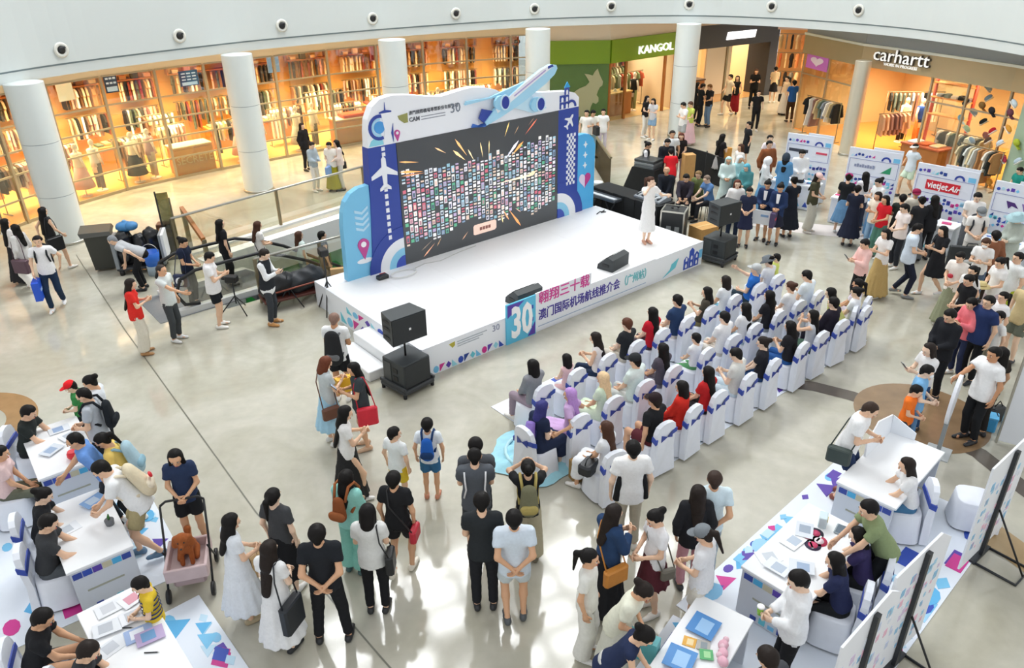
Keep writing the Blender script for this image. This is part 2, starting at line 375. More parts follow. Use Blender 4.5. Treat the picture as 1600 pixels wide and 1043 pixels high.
def mannequin(x, y, rz, top, bot, where, dress=False):
    t = empty('mannequin', (x, y, .01), rz, label=where, cat='mannequin')
    sk = mat('#efe2cf', .4)
    m = MB(); m.tube([(0, 0, .62), (0, 0, .9), (0, 0, 1.12), (0, 0, 1.34), (0, 0, 1.42), (0, 0, 1.50)], [.13, .15, .115, .16, .06, .05], 12); m.ell((0, .01, 1.58), (.075, .09, .11))
    for s_ in (-1, 1): m.tube([(s_*.17, 0, 1.36), (s_*.23, .02, 1.1), (s_*.22, .1, .86)], [.045, .04, .025], 8)
    m.tube([(0, 0, .0), (0, 0, .64)], .02, 6); m.lathe([(.18, 0), (.18, .015)], 16); m.build('figure', sk, t)
    MB().tube([(0, 0, .82), (0, 0, 1.0), (0, 0, 1.15), (0, 0, 1.36), (0, 0, 1.41)], [.165, .155, .14, .185, .09], 12).build('top', cloth(top), t)
    if dress: MB().tube([(0, 0, .28), (0, 0, .6), (0, 0, .95)], [.34, .26, .16], 14).build('skirt', cloth(bot), t)
    else:
        for s_ in (-1, 1): MB().tube([(s_*.09, 0, .1), (s_*.09, 0, .5), (s_*.07, 0, .92)], [.07, .08, .11], 8).build('trouser_leg', cloth(bot), t)
def table(x, y, rz, w, d, h, where, m_=None):
    t = empty('display_table', (x, y, .01), rz, label=where, cat='table'); m_ = m_ or M_WOOD
    MB().box(-w/2, w/2, -d/2, d/2, h-.06, h, bev=.01).build('table_top', m_, t)
    MB().box(-w/2+.04, w/2-.04, -d/2+.04, d/2-.04, 0, h-.06).build('plinth', M_WOODD, t)
    return t
# --- the long glazed fashion shop on the left
SF = [(-15.25, 18.6), (-14.75, 20.2), (-14.25, 21.75), (-13.6, 23.4), (-12.68, 24.88), (-11.5, 26.1), (-10.3, 27.2), (-8.35, 28.75), (-6.75, 30.1), (-5.1, 31.25), (-3.4, 32.25), (-1.7, 33.0), (.1, 33.6), (1.55, 33.9)]
TR = [.06, .72, 1.42, 2.05, 2.75, 3.62]
pos_word_old = ['at the far left edge', 'left of the first white column', 'behind the first white column', 'just right of the first white column', 'right of the first column, second bay', 'two bays left of the second column', 'beside the second white column', 'just right of the second column', 'two bays right of the second column', 'left of the third column', 'behind the stage backdrop left', 'above the backdrop logo', 'behind the airplane cutout']
pos_word = [o_ + ' bay' for o_ in ['first', 'second', 'third', 'fourth', 'fifth', 'sixth', 'seventh', 'eighth', 'ninth', 'tenth', 'eleventh', 'twelfth', 'thirteenth']]
def polyoff(P, d): return offs(P, d)
back = polyoff(SF, 5.2)
sh = MB(); n = len(SF)
sh.add([(a, b, .008) for a, b in SF] + [(a, b, .008) for a, b in back], [(k, k+1, n+k+1, n+k) for k in range(n-1)])
sh.build('floor', M_SHOPFLOOR, kind='structure')
sh = MB(); sh.add([(a, b, 3.62) for a, b in polyoff(SF, .1)] + [(a, b, 3.62) for a, b in back], [(k, n+k, n+k+1, k+1) for k in range(n-1)]); sh.build('ceiling', mat('#e8cfa4', .6), kind='structure')
sh = MB(); sh.add([(a, b, 0) for a, b in back] + [(a, b, 4.2) for a, b in back], [(k, k+1, n+k+1, n+k) for k in range(n-1)]); sh.build('wall_left', mat('#e3b268', .6, noise=.12, scale=1.5), kind='structure')
sh = MB(); P2 = polyoff(SF, .08); sh.add([(a, b, 3.62) for a, b in SF] + [(a, b, 4.21) for a, b in SF], [(k, k+1, n+k+1, n+k) for k in range(n-1)]); sh.build('wall_front', mat('#e6d8bd', .5), kind='structure')
BULK = []
for k in range(n-1):
    A, B = SF[k], SF[k+1]; loc, rz, L = wall_frame(A, B)
    wn = empty('window_%d' % (k+1), loc, rz, kind='structure')
    MB().box(-.04, .04, -.05, .07, 0, 3.62).build('mullion', M_MULL, wn)
    for j, z in enumerate(TR): MB().box(.04, L-.04, -.02, .04, z-.025 if j else 0, z+.025).build('transom', M_MULL, wn)
    for j in range(len(TR)-1): MB().box(.04, L-.04, .005, .013, TR[j]+.025, TR[j+1]-.025).build('pane', M_GLASS, wn)
    u = Vector((math.cos(rz), math.sin(rz))); v = Vector((-u.y, u.x))
    def at(s_, d): return (A[0]+u.x*s_+v.x*d, A[1]+u.y*s_+v.y*d)
    where = 'in the lit shop, ' + pos_word[k]
    # rails: near the glass and at the back wall
    x, y = at(.25, 1.9 if k % 2 else 1.2); rack(x, y, rz+R(random.uniform(-8, 8)), L-.5, 1.42, 10, 'near the glass ' + where, 'clothes near the glass ' + pos_word[k])
    for dd, hh, nn in ((4.7, 1.55, 12), (4.75, 2.55, 10), (3.2, 1.5, 10)):
        if dd == 3.2 and k not in (5, 8): continue
        for q in range(nn):
            x, y = at(.15+(L-.3)*(q+.5)/nn, dd); BULK.append((x, y, hh, rz+R(78+random.uniform(-14, 14)), random.choice((0, 1, 2)) if hh < 2 else 2, random.choice(GARM)))
        x, y = at(.1, dd); MB().tube([(0, 0, hh+.1), (L-.2, 0, hh+.1)], .018, 6).build('wall_rail', M_BRONZE, wn, (x-A[0], y-A[1], 0) if 0 else (.1, dd, 0))
    # wall shelf unit with bright niches above
    x, y = at(.1, 5.0); un = empty('wall_shelf', (x, y, 2.66), rz, label='wooden wall shelf ' + where, cat='shelf')
    MB().box(0, L-.2, -.35, 0, 0, .04).box(0, .04, -.35, 0, .04, .7).box(L-.24, L-.2, -.35, 0, .04, .7).box(0, L-.2, -.35, 0, .7, .74).build('frame', M_WOODD, un)
    MB().box(.06, (L-.2)*.55, -.05, -.02, .1, .68).build('back_panel', mat('#f6cf86', .6), un)
    for q in range(3):
        MB().box(.2+q*.45, .45+q*.45, -.3, -.08, .04, .18+.1*(q % 2), bev=.02).build('folded_stack', cloth(random.choice(GARM)), un)
    # furniture and mannequins
    if k in (0, 1, 3, 4, 6, 7, 9, 10):
        x, y = at(L*.4, .62); mannequin(x, y, rz-R(90), random.choice(['#ffffff', '#efe0cb', '#3a3a36', '#d99a8e']), random.choice(['#4a4f4a', '#b9b2a0', '#2d2a29', '#d6a59a']), 'skirted mannequin close to the glass ' + where, True)
        x, y = at(L*.75, .7); mannequin(x, y, rz-R(80), random.choice(['#e9ddd0', '#caa', '#20201f'] if 0 else ['#e9ddd0', '#ccaaaa', '#20201f']), random.choice(['#6a5f52', '#8a8f80', '#c9b69c']), 'mannequin in trousers close to the glass ' + where)
    if k in (5, 8):
        x, y = at(L*.5, .55); t = table(x, y, rz, L-.25, .75, .95, 'long wooden counter with pale top ' + where)
        MB().box(-L/2+.12, L/2-.12, -.36, .36, .951, .985).build('pale_top', M_CREAM, t); MB().box(-L/2+.12, L/2-.12, -.376, -.336, .02, .88).build('front_board', mat('#d98f3c', .5, noise=.12, scale=3), t)
        if k == 5:
            me = text_mesh('SECRETE', .34, .006, mat('#f4c98a', .5)); o = obj('lettering', me, t, (0, -.385, .5))
        else: MB().box(-.5, .5, -.3, .3, .99, 1.12, bev=.04).build('folded_clothes', cloth('#d9512c'), t)
    else:
        x, y = at(L*.5, 3.1); t = table(x, y, rz, 1.2, .7, .85, 'display table of folded clothes ' + where)
        for q in range(4): MB().box(-.5+q*.26, -.28+q*.26, -.25, .2, .85, .92+.03*(q % 3), bev=.02).build('folded_clothes', cloth(random.choice(GARM)), t)
bulk_clothes('shop_clothes', BULK, 'dense rows of clothes hanging deep inside the lit shop')
# menu screens and posters in the shop
def panel(name, A, B, d, p0, p1, m_, label, cat, extra=None):
    """flat upright sign behind wall line A-B (d metres in), corners seen at p0 (top left) and p1 (bottom right)"""
    u = Vector((B[0]-A[0], B[1]-A[1])).normalized(); v = Vector((-u.y, u.x)); A2 = (A[0]+v.x*d, A[1]+v.y*d); B2 = (B[0]+v.x*d, B[1]+v.y*d)
    s0, z1 = wall_at(A2, B2, *p0); s1, z0 = wall_at(A2, B2, *p1); loc, rz, _ = wall_frame(A2, B2)
    t = empty(name, (A2[0]+u.x*s0, A2[1]+u.y*s0, z0), rz, label=label, cat=cat); w_, h_ = s1-s0, z1-z0
    MB().box(0, w_, 0, .05, 0, h_).build('panel', m_, t)
    if extra: extra(t, w_, h_)
    return t
def icons(t, w_, h_):
    for r_ in range(3):
        for c_ in range(3): MB().box(w_*(.12+.28*c_), w_*(.32+.28*c_), -.012, 0, h_*(.38+.2*r_), h_*(.46+.2*r_)).build('icon', mat('#dfe6ee', .5, emit=.4), t)
    MB().box(w_*.1, w_*.9, -.012, 0, h_*.06, h_*.26).build('caption_bar', mat('#cfe0ee', .5, emit=.4), t)
panel('menu_screen', SF[4], SF[5], .5, (158, 110), (187, 143), mat('#4b5870', .3, emit=.15), 'dark blue menu screen with rows of white icons hung high beside the first column', 'screen', icons)
panel('menu_screen', SF[5], SF[6], .5, (278, 112), (312, 132), mat('#4b5870', .3, emit=.15), 'wide dark blue menu screen hung high left of the second column', 'screen', icons)
panel('poster', SF[7], SF[8], .3, (415, 80), (438, 112), mat('#a9c9ec', .4, emit=.25), 'pale blue poster standing high in the shop right of the second column', 'poster', lambda t, w_, h_: MB().box(w_*.35, w_*.65, -.012, 0, h_*.2, h_*.32).build('caption', mat('#5b7fb0'), t))
panel('poster', SF[9], SF[10], .3, (577, 66), (591, 94), mat('#c9808c', .4, emit=.15), 'pink and red poster high in the shop left of the third column', 'poster', lambda t, w_, h_: MB().box(w_*.1, w_*.9, -.012, 0, h_*.05, h_*.3).build('red_block', mat('#b3262e'), t))
panel('poster', SF[3], SF[4], .6, (84, 122), (118, 155), mat('#fbe9bd', .4, emit=.5), 'bright cream light box sign right of the first column top', 'light box')
# --- green hat shop
K0, K1, K2 = (1.55, 33.9), (4.25, 33.95), (7.6, 36.5)
M_GREEN = mat('#7fa11c', .45); M_GREEND = mat('#5f7f45', .6, noise=.12, scale=3)
t = empty('wall_1', (K0[0], K0[1], 0), math.atan2(K1[1]-K0[1], K1[0]-K0[0]), kind='structure'); L = math.dist(K0, K1)
MB().box(0, L, 0, .12, 0, 2.46).build('green_wall_panel', M_GREEND, t)
kp = [(893, 150), (899, 142), (905, 138), (915, 134), (921, 128), (917, 121), (913, 115), (920, 116), (926, 118), (929, 112), (934, 107), (936, 114), (939, 121), (942, 127), (941, 133), (937, 136), (934, 142), (932, 148), (935, 152), (935, 158), (931, 162), (926, 160), (923, 166), (921, 174), (912, 182), (897, 182), (893, 165)]
MB().prism([wall_at(K0, K1, *q) for q in kp], -.05, -.005, plane='xz').build('kangaroo_emblem', mat('#b9bb95', .5), t)
for A, B, nm in ((K0, K1, 'a'), (K1, K2, 'b')):
    loc, rz, L = wall_frame(A, B); t = empty('trim_3', loc, rz, kind='structure')
    MB().box(0, L, -.12, .1, 2.44, 3.36).build('green_fascia', M_GREEN, t)
    MB().box(0, L, 0, .1, 3.36, 4.21).build('bulkhead', mat('#e9dccb', .6), t)
loc, rz, L = wall_frame(K1, K2)
s_, z_ = wall_at(K1, K2, 1021, 75)
sg = empty('shop_sign', loc, rz, label='white KANGOL lettering on the green shop fascia', cat='sign'); obj('lettering', text_mesh('KANGOL', .46, .03, mat('#ffffff', .4, emit=.5), bold=.004, sx=1.15), sg, (s_, -.16, z_))
wn = empty('window_30', loc, rz, kind='structure')
for s_ in (0.05, 1.0, L-.75, L-.1): MB().box(s_-.05, s_+.05, -.05, .06, 0, 2.44).build('door_jamb', M_WOODD, wn)
MB().box(.1, .95, 0, .01, .02, 2.44).build('pane', M_GLASS, wn)
def room(P, depth, fl_col, wall_col, zc=3.6, nm='wall_2'):
    q = polyoff(P, depth); n = len(P)
    MB().add([(a, b, .009) for a, b in P] + [(a, b, .009) for a, b in q], [(k, k+1, n+k+1, n+k) for k in range(n-1)]).build('floor', mat(fl_col, .22, noise=.08, scale=2), kind='structure')
    m = MB(); m.add([(a, b, 0) for a, b in q] + [(a, b, 4.2) for a, b in q], [(k, k+1, n+k+1, n+k) for k in range(n-1)])
    for e in (0, -1): m.add([(P[e][0], P[e][1], 0), (q[e][0], q[e][1], 0), (q[e][0], q[e][1], 4.2), (P[e][0], P[e][1], 4.2)], [(0, 1, 2, 3)])
    m.build(nm, mat(wall_col, .6, noise=.06, scale=1.5), kind='structure')
    MB().add([(a, b, zc) for a, b in polyoff(P, .15)] + [(a, b, zc) for a, b in q], [(k, n+k, n+k+1, k+1) for k in range(n-1)]).build('ceiling', mat('#e9d6b5', .6), kind='structure')
room([K1, K2], 3.2, '#cdb07c', '#d9c4a0')
u = Vector((math.cos(rz), math.sin(rz))); v = Vector((-u.y, u.x))
def atk(s_, d): return (K1[0]+u.x*s_+v.x*d, K1[1]+u.y*s_+v.y*d)
GK = ['#6b7550', '#d7cfb4', '#2a2926', '#8a8f5e', '#c8b48a', '#b5563c', '#e9e4d3']
x, y = atk(.9, 1.7); rack(x, y, rz, 3.0, 1.55, 14, 'in the green hat shop', 'clothes in the green hat shop', GK)
bulk_clothes('shop_clothes', [(*atk(.2+q*.19, 2.9), hh, rz+R(80), 0 if hh > 2 else 2, random.choice(GK)) for q in range(20) for hh in (2.35, 1.55)], 'two rows of clothes on the rear wall of the green hat shop')
x, y = atk(1.35, .9); t = table(x, y, rz, 1.5, .7, 1.0, 'wooden counter just inside the green hat shop', mat('#b99045', .5, noise=.15, scale=3))
for q in range(3): MB().lathe([(.12, 1.0), (.12, 1.015), (.07, 1.02), (.065, 1.1), (.0, 1.12)], 12, 0, Matrix.Translation((-.45+q*.42, 0, 0))).build('hat', cloth(GK[q]), t)
x, y = atk(2.5, .9); mannequin(x, y, rz-R(90), '#2a2926', '#8a8f5e', 'dark dressed mannequin at the mouth of the green hat shop')
# --- black fronted shop
B0, B1 = (7.75, 36.55), (13.05, 39.7); loc, rz, L = wall_frame(B0, B1); u = Vector((math.cos(rz), math.sin(rz))); v = Vector((-u.y, u.x))
t = empty('trim_4', loc, rz, kind='structure')
MB().box(0, L, -.15, .15, 2.52, 3.5).build('black_fascia', mat('#333438', .5), t); MB().box(L-.55, L, -.15, 1.2, 0, 2.52).build('black_pier', mat('#333438', .5), t); MB().box(0, L, 0, .15, 3.5, 4.21).build('bulkhead', mat('#e6d6c2', .6), t)
MB().box(2.9, 3.0, -.03, .05, 0, 2.52).build('door_jamb', M_BRONZE, t)
sg = empty('shop_sign', loc, rz, label='slanted white illuminated lettering on the black shop fascia', cat='sign')
for q in range(8):
    x0 = 2.62+q*.235; MB().prism([(x0, 2.82), (x0+.19, 2.82), (x0+.25, 3.15), (x0+.06, 3.15)], -.19, -.15, plane='xz').build('letter_block', mat('#ffffff', .4, emit=1.2), sg)
room([B0, B1], 5.0, '#cfa066', '#e3cda4', nm='wall_3')
def atb(s_, d): return (B0[0]+u.x*s_+v.x*d, B0[1]+u.y*s_+v.y*d)
x, y = atb(.2, 1.6); rack(x, y, rz, 2.4, 1.6, 10, 'in the black fronted shop', 'clothes in the black fronted shop')
bulk_clothes('shop_clothes', [(*atb(.2+q*.2, 3.6), hh, rz+R(80), 0, random.choice(GARM)) for q in range(15) for hh in (2.3, 1.45)], 'rows of clothes deep inside the black fronted shop')
x, y = atb(1.1, .9); MB().box(-.35, .35, -.05, .05, .1, 1.45, bev=.02).build('display_board', mat('#6fae1f', .5), None, (x, y, .01), rz, label='bright green display board inside the black fronted shop', cat='board')
x, y = atb(2.0, .9); t = table(x, y, rz, .7, .6, 1.0, 'dark wooden stand inside the black fronted shop', mat('#5a3d28', .5))
MB().box(3.05, 4.7, 1.4, 1.5, 0, 2.5).build('wall_4', mat('#f3ead6', .5), None, loc, rz, kind='structure')
# --- clothes wall at the end of the corridor
D0, D1 = (13.3, 39.9), (17.5, 38.6); loc, rz, L = wall_frame(D0, D1)
MB().box(0, L, 2.0, 2.1, 0, 4.2).build('wall_5', mat('#c98f55', .6), None, loc, rz, kind='structure')
MB().box(-.5, L, -.5, -.4, 3.05, 4.2).build('wall_6', mat('#b9a094', .4), None, loc, rz, kind='structure')
GD = ['#e3c08a', '#2a2522', '#c9653a', '#efe2c4', '#7c7566', '#d98e55']
for q in range(3):
    x, y = loc[0]+math.cos(rz)*.1, loc[1]+math.sin(rz)*.1+.4
    rack(x, y+.25*q, rz, 3.4, 1.0+q*.85, 12, ['low', 'at chest height', 'high'][q] + ' at the corridor end', 'clothes ' + ['low', 'at chest height', 'high'][q] + ' at the corridor end', GD, (2,))
# --- tan fronted workwear shop on the right
CFr = [(11.85, 32.3), (12.75, 29.0), (14.1, 26.5), (15.3, 24.0), (15.9, 21.5), (16.1, 18.5)]
M_TAN = mat('#b3a382', .35, .35, noise=.05, scale=2)
for k in range(len(CFr)-1):
    A, B = CFr[k], CFr[k+1]; loc, rz, L = wall_frame(A, B); t = empty('trim_5', loc, rz, kind='structure')
    MB().box(-.02, L+.05, -.12, .1, 3.0, 3.68).build('tan_fascia', M_TAN, t); MB().box(-.02, L+.05, -.16, .1, 3.68, 3.76).build('pale_cornice', mat('#dcdccf', .4), t)
    MB().box(-.02, L+.05, -.05, .1, 3.76, 4.21).build('grey_bulkhead', mat('#9ba1a3', .5), t)
room(CFr, 5.0, '#d08e42', '#cbb083', 3.5, 'wall_right')
A, B = CFr[1], CFr[2]; loc, rz, L = wall_frame(A, B); s_, z_ = wall_at(A, B, 1418, 91)
sg = empty('shop_sign', loc, rz, label='white carhartt lettering with a small line beneath on the tan fascia', cat='sign')
obj('lettering', text_mesh('carhartt', .60, .012, mat('#f7f7f4', .4, emit=.25), bold=.0, sx=1.12), sg, (s_-.1, -.24, z_+.02)); obj('letter_side_shading', text_mesh('carhartt', .60, .05, mat('#5b5348', .5), bold=.012, sx=1.12), sg, (s_-.115, -.17, z_+.005)); obj('small_lettering', text_mesh('WORK IN PROGRESS', .14, .015, mat('#f7f7f4', .4, emit=.25), bold=.0), sg, (s_-.1, -.16, z_-.27))  # dark offset copy behind the white letters paints in their side shading
# glazing: left pane bay, open door, right panes
def glazing(k, A, B, cuts, no):
    loc, rz, L = wall_frame(A, B); wn = empty('window_%d' % no, loc, rz, kind='structure')
    for a in cuts + [L]: MB().box(a-.03, a+.03, -.03, .05, 0, 3.0).build('mullion', M_MULL, wn)
    c = cuts + [L]
    for a, b in zip(c[:-1], c[1:]):
        MB().box(a+.03, b-.03, 0, .01, .05, 2.2).build('pane', M_GLASS, wn); MB().box(a+.03, b-.03, 0, .01, 2.25, 3.0).build('pane', M_GLASS, wn); MB().box(a+.03, b-.03, -.02, .03, 2.2, 2.25).build('transom', M_MULL, wn)
glazing(0, CFr[0], CFr[1], [0, 1.6], 31); glazing(1, CFr[2], CFr[3], [0, 1.35], 32); glazing(2, CFr[3], CFr[4], [0, 1.2], 33)
panel('poster', CFr[0], CFr[1], -.05, (1262, 83), (1291, 113), mat('#d77ad6', .4), 'pink poster with a white heart in the left window of the tan fronted shop', 'poster', lambda t, w_, h_: MB().prism([(w_*(.5+.30*math.sin(a)**3), h_*(.58+.022*(13*math.cos(a)-5*math.cos(2*a)-2*math.cos(3*a)-math.cos(4*a)))) for a in [i*math.pi/12 for i in range(24)]], -.012, 0, plane='xz').build('heart', mat('#f6e6f6'), t))
GC = ['#8a93a0', '#5c6a63', '#d9d3c3', '#2a2b2c', '#8f6d63', '#c9b48a', '#e7e3d8', '#6f7d6f']
def rackw(px, py, rz, L, h, n, where, grp, cols): x, y = floor_at(px, py); rack(x, y, rz, L, h, n, where, grp, cols)
rackw(1252, 208, R(-68), 1.9, 1.5, 9, 'behind left window of the tan fronted shop', 'clothes behind the left window of the tan fronted shop', GC)
rackw(1362, 236, R(15), 1.4, 1.35, 7, 'in the doorway of the tan fronted shop', 'clothes in the doorway of the tan fronted shop', ['#9a7b72', '#d8b48f', '#caa98a', '#8b6a62'])
rackw(1372, 212, R(-5), 2.2, 1.7, 12, 'along the rear of the tan fronted shop', 'clothes along the rear of the tan fronted shop', GC)
rackw(1450, 256, R(-62), 2.0, 1.25, 10, 'behind the right window of the tan fronted shop', 'clothes behind the right window of the tan fronted shop', ['#d8c9a3', '#3c3f3c', '#cfd4cf', '#a5623e', '#4c5a4e', '#efe8d8'])
rackw(1486, 282, R(-64), 1.5, 1.25, 10, 'at far right window of the tan fronted shop', 'clothes at the far right window of the tan fronted shop', ['#d8c9a3', '#3c3f3c', '#cfd4cf', '#bb8a5a', '#4c5a4e', '#efe8d8'])
x, y = floor_at(1404, 222); mannequin(x, y, R(200), '#eadcc0', '#2a2a2b', 'mannequin in cream shirt and black trousers at the open shop door')
x, y = floor_at(1428, 224); mannequin(x, y, R(200), '#2f4f9a', '#c98a4a', 'mannequin in a blue printed shirt beside the red post in the shop')
x, y = floor_at(1440, 232)
t = empty('shop_shelving', (x, y, .01), R(-60), label='red steel display frame with shelves inside the tan fronted shop', cat='shelf')
for s_ in (0, 1.5): MB().tube([(s_, 0, 0), (s_-.0, 0, 2.9)], .06, 6).build('post', mat('#b5371f', .5), t)
for z in (1.3, 1.9, 2.4): MB().box(0, 1.5, -.2, .2, z, z+.04).build('shelf_board', M_WOOD, t)
for q in range(5): MB().box(.15+q*.27, .35+q*.27, -.12, .12, 1.94, 2.04+.04*(q % 2), bev=.02).build('folded_clothes', cloth(GC[q]), t)
x, y = floor_at(1440, 262); t = table(x, y, R(-62), 1.5, .8, .8, 'reddish wooden display table inside the tan fronted shop', mat('#b5562a', .5))
for q in range(3): MB().box(-.6+q*.42, -.28+q*.42, -.25, .25, .8, .86, bev=.02).build('folded_clothes', cloth(['#efe8dc', '#c9653a', '#d9b48a'][q]), t)
# the pegged accessory wall: shoes, caps and bags hung behind the right windows
A, B = CFr[3], CFr[4]; loc, rz, L = wall_frame(A, B)
MB().box(.55, L+3.2, -.06, -.03, 0, 3.0).build('wall_7', mat('#9db39b', .5, noise=.2, scale=1.2), None, loc, rz, kind='structure')
shoe_me = {}
pegs = [(1505, 160, '#3a3f44'), (1530, 165, '#bb8850'), (1541, 137, '#d8dce2'), (1540, 153, '#9aa6b8'), (1497, 185, '#a7cfe6'), (1518, 175, '#b9b9c8'), (1532, 190, '#33343a'), (1556, 172, '#2c2d30'), (1507, 201, '#c9d4a8'), (1557, 203, '#b3262e'), (1536, 212, '#a33a34'), (1515, 220, '#9ab0d0'), (1550, 218, '#5a4436'), (1585, 175, '#6d3f4c'), (1583, 200, '#d8983a'), (1569, 222, '#cfdde8'), (1595, 222, '#a9b53a'), (1575, 247, '#b03a52'), (1555, 263, '#6d4350'), (1552, 283, '#cf8f3f'), (1592, 160, '#c9d6dc'), (1597, 250, '#bcd0de')]
for k, (px, py, c_) in enumerate(pegs):
    AA, BB = (CFr[2], CFr[3]) if px < 1548 else (CFr[3], CFr[4])
    s_, z_ = wall_at(AA, BB, px, py); lo, r_, L2 = wall_frame(AA, BB); uu = (math.cos(r_), math.sin(r_)); off = -.13 if px >= 1548 else .16; acc = ['shoe', 'cap', 'shoe'][k % 3]
    t = empty('hung_shoe', (lo[0]+uu[0]*s_-uu[1]*off, lo[1]+uu[1]*s_+uu[0]*off, z_), r_, label=color_name(c_) + ' ' + acc + ' pegged on the accessory wall at far right, ' + ['upper', 'middle', 'lower'][0 if z_ > 2.2 else 1 if z_ > 1.3 else 2] + ' part', cat='accessory', group='pegged accessories on the far right wall')
    Mx = Matrix.Rotation(R(35 if k % 3 else -40), 4, 'Y')
    if k % 3 == 1: MB().ell((0, -.02, 0), (.13, .08, .10), 10, 6, 0, Mx).box(.04, .24, -.08, .04, -.06, -.04, 0, Mx, .01).build('cap_body', cloth(c_), t)
    else:
        MB().ell((0, -.03, 0), (.15, .055, .075), 10, 6, 0, Mx).build('upper', cloth(c_), t); MB().box(-.15, .15, -.08, .02, -.085, -.06, 0, Mx, .02).build('sole', mat('#e8e6df', .6), t)
# ------------------------------------------------------------ stage
SO = (-1.7, 12.58); SA = R(39.8); SH = .62
def sp(u_, w_, z=0.0):
    return (SO[0]+math.cos(SA)*u_-math.sin(SA)*w_, SO[1]+math.sin(SA)*u_+math.cos(SA)*w_, z)
stage = empty('stage', (SO[0], SO[1], 0), SA, label='low white stage platform with printed front panels before the screen', cat='stage')
M_STAGE = mat('#f4f4f4', .4, noise=.02, scale=2); M_SPANEL = mat('#dfe2e8', .5)
MB().box(.02, 8.42, .02, 4.3, 0, SH-.03).build('frame', M_SPANEL, stage)
for i in range(7):
    for j in range(4): MB().box(.02+i*1.2+.0012, .02+(i+1)*1.2-.0012, .02+j*.92+.0012, .02+(j+1)*.92-.0012, SH-.03, SH).build('deck_panel', M_STAGE, stage)
MB().box(0, 8.44, -.015, .02, 0, SH).build('front_panel', M_PRINT, stage); MB().box(-.015, .02, .02, 3.7, 0, SH).build('side_panel', M_PRINT, stage)
MB().box(2.03, 2.82, -.05, -.016, 0, .9).build('anniversary_panel', mat('#5fc1e3', .5), stage)
MB().box(2.82, 6.6, -.04, -.016, 0.05, .66).build('title_panel', M_PRINT, stage)
def stext(txt, size, u_, z, m_, al='LEFT', bold=.006, sx=1.0, y=-.045): return obj('lettering', text_mesh(txt, size, .006, m_, al, 0, bold, sx=sx), stage, (u_, y, z))
stext('30', .95, 2.43, .42, mat('#ffffff', .5), 'CENTER', .03, .62, -.06)
MB().prism([(2.06, .6), (2.5, .88), (2.06, .88)], -.056, -.05, plane='xz').prism([(2.6, .02), (2.8, .02), (2.8, .3)], -.056, -.05, plane='xz').build('purple_wedge', M_PURPLE, stage)
for q in range(4): MB().box(2.68+.03*(q % 2), 2.72+.03*(q % 2), -.058, -.05, .2+.14*q, .28+.14*q).build('window_mark', M_BLUE, stage)
MB().box(2.83, 4.45, -.04, -.016, .66, .92).build('upper_title_panel', M_PRINT, stage)
stext('翱翔三十载', .30, 2.9, .76, mat('#d8459a', .5), sx=1.0, bold=.0022)
stext('澳门国际机场航线推介会', .27, 2.9, .38, mat('#4b3f9c', .5), sx=.84, bold=.0025)
stext('（广州站）', .25, 5.42, .38, mat('#7cc4cc', .5), sx=.8)
for k, (a, b) in enumerate(((2.9, 6.3), )): MB().box(a, b, -.046, -.04, .13, .145).build('rule_line', mat('#9fb4cf'), stage)
MB().prism([(.62, .52), (.70, .42), (.76, .46), (.76, .54)], -.022, -.015, plane='xz').build('shield_logo', mat('#b7ad3a', .5), stage)
for q in range(3): MB().box(.82, 1.55-.1*q, -.022, -.015, .50-.05*q, .52-.05*q).build('logo_line', mat('#aeb6bd'), stage)
stext('30', .2, 1.78, .48, mat('#9b9fb3'), 'CENTER', .0, 1, -.02)
pc = [M_MAG, M_CYAN, M_BLUE, M_PURPLE, M_SKYBLUE, mat('#1d3f8f'), mat('#9adbe8')]
def patterns(y, u0, u1, z0, z1, n, flip=False):
    for k in range(n):
        a = u0+(u1-u0)*k/n; b = a+(u1-u0)/n*.86; c_ = pc[(k*3+1) % 7]; m = MB()
        def pt(u_, z): return (u_, z)
        if k % 4 == 0: m.prism([(a, z0), (b, z0), (a, z1)], y-.007, y, plane='xz')
        elif k % 4 == 1: m.prism([((a+b)/2+(b-a)/2*math.cos(t), (z0+z1)/2+(z1-z0)/2*math.sin(t)) for t in [i*math.pi/5 for i in range(10)]], y-.007, y, plane='xz')
        elif k % 4 == 2: m.prism([(a, z0), (b, z1), (a, z1)], y-.007, y, plane='xz')
        else: m.prism([((a+b)/2, z0), (b, (z0+z1)/2), ((a+b)/2, z1), (a, (z0+z1)/2)], y-.007, y, plane='xz')
        if flip: m.v = [(v[1], 3.4-v[0], v[2]) for v in m.v]; m.f = [tuple(reversed(f)) for f in m.f]
        m.build('print_mark', c_, stage)
patterns(-.015, .08, 2.0, .02, .17, 13)
patterns(-.015, .3, 3.3, .06, .28, 11, True); patterns(-.015, .6, 2.6, .36, .5, 8, True)
for q in range(3):      # arcaded facade print at the right end of the front
    u_ = 7.72+q*.2; h_ = [.38, .56, .42][q]
    MB().prism([(u_, .04), (u_+.18, .04), (u_+.18, h_-.08), (u_+.09, h_), (u_, h_-.08)], -.024, -.015, plane='xz').build('facade_print', M_BLUE, stage)
    for r_ in range(2): MB().prism([(u_+.06, .08+.17*r_), (u_+.12, .08+.17*r_), (u_+.12, .15+.17*r_), (u_+.09, .19+.17*r_), (u_+.06, .15+.17*r_)], -.029, -.024, plane='xz').build('arch_print', M_PRINT, stage)
MB().prism([(6.95, .05), (7.4, .2), (7.5, .42), (7.25, .33), (7.2, .2)], -.024, -.015, plane='xz').build('bridge_print', M_CYAN, stage)
MB().box(8.3, 8.43, -.02, -.015, .2, .42).build('blue_edge_print', M_SKYBLUE, stage)
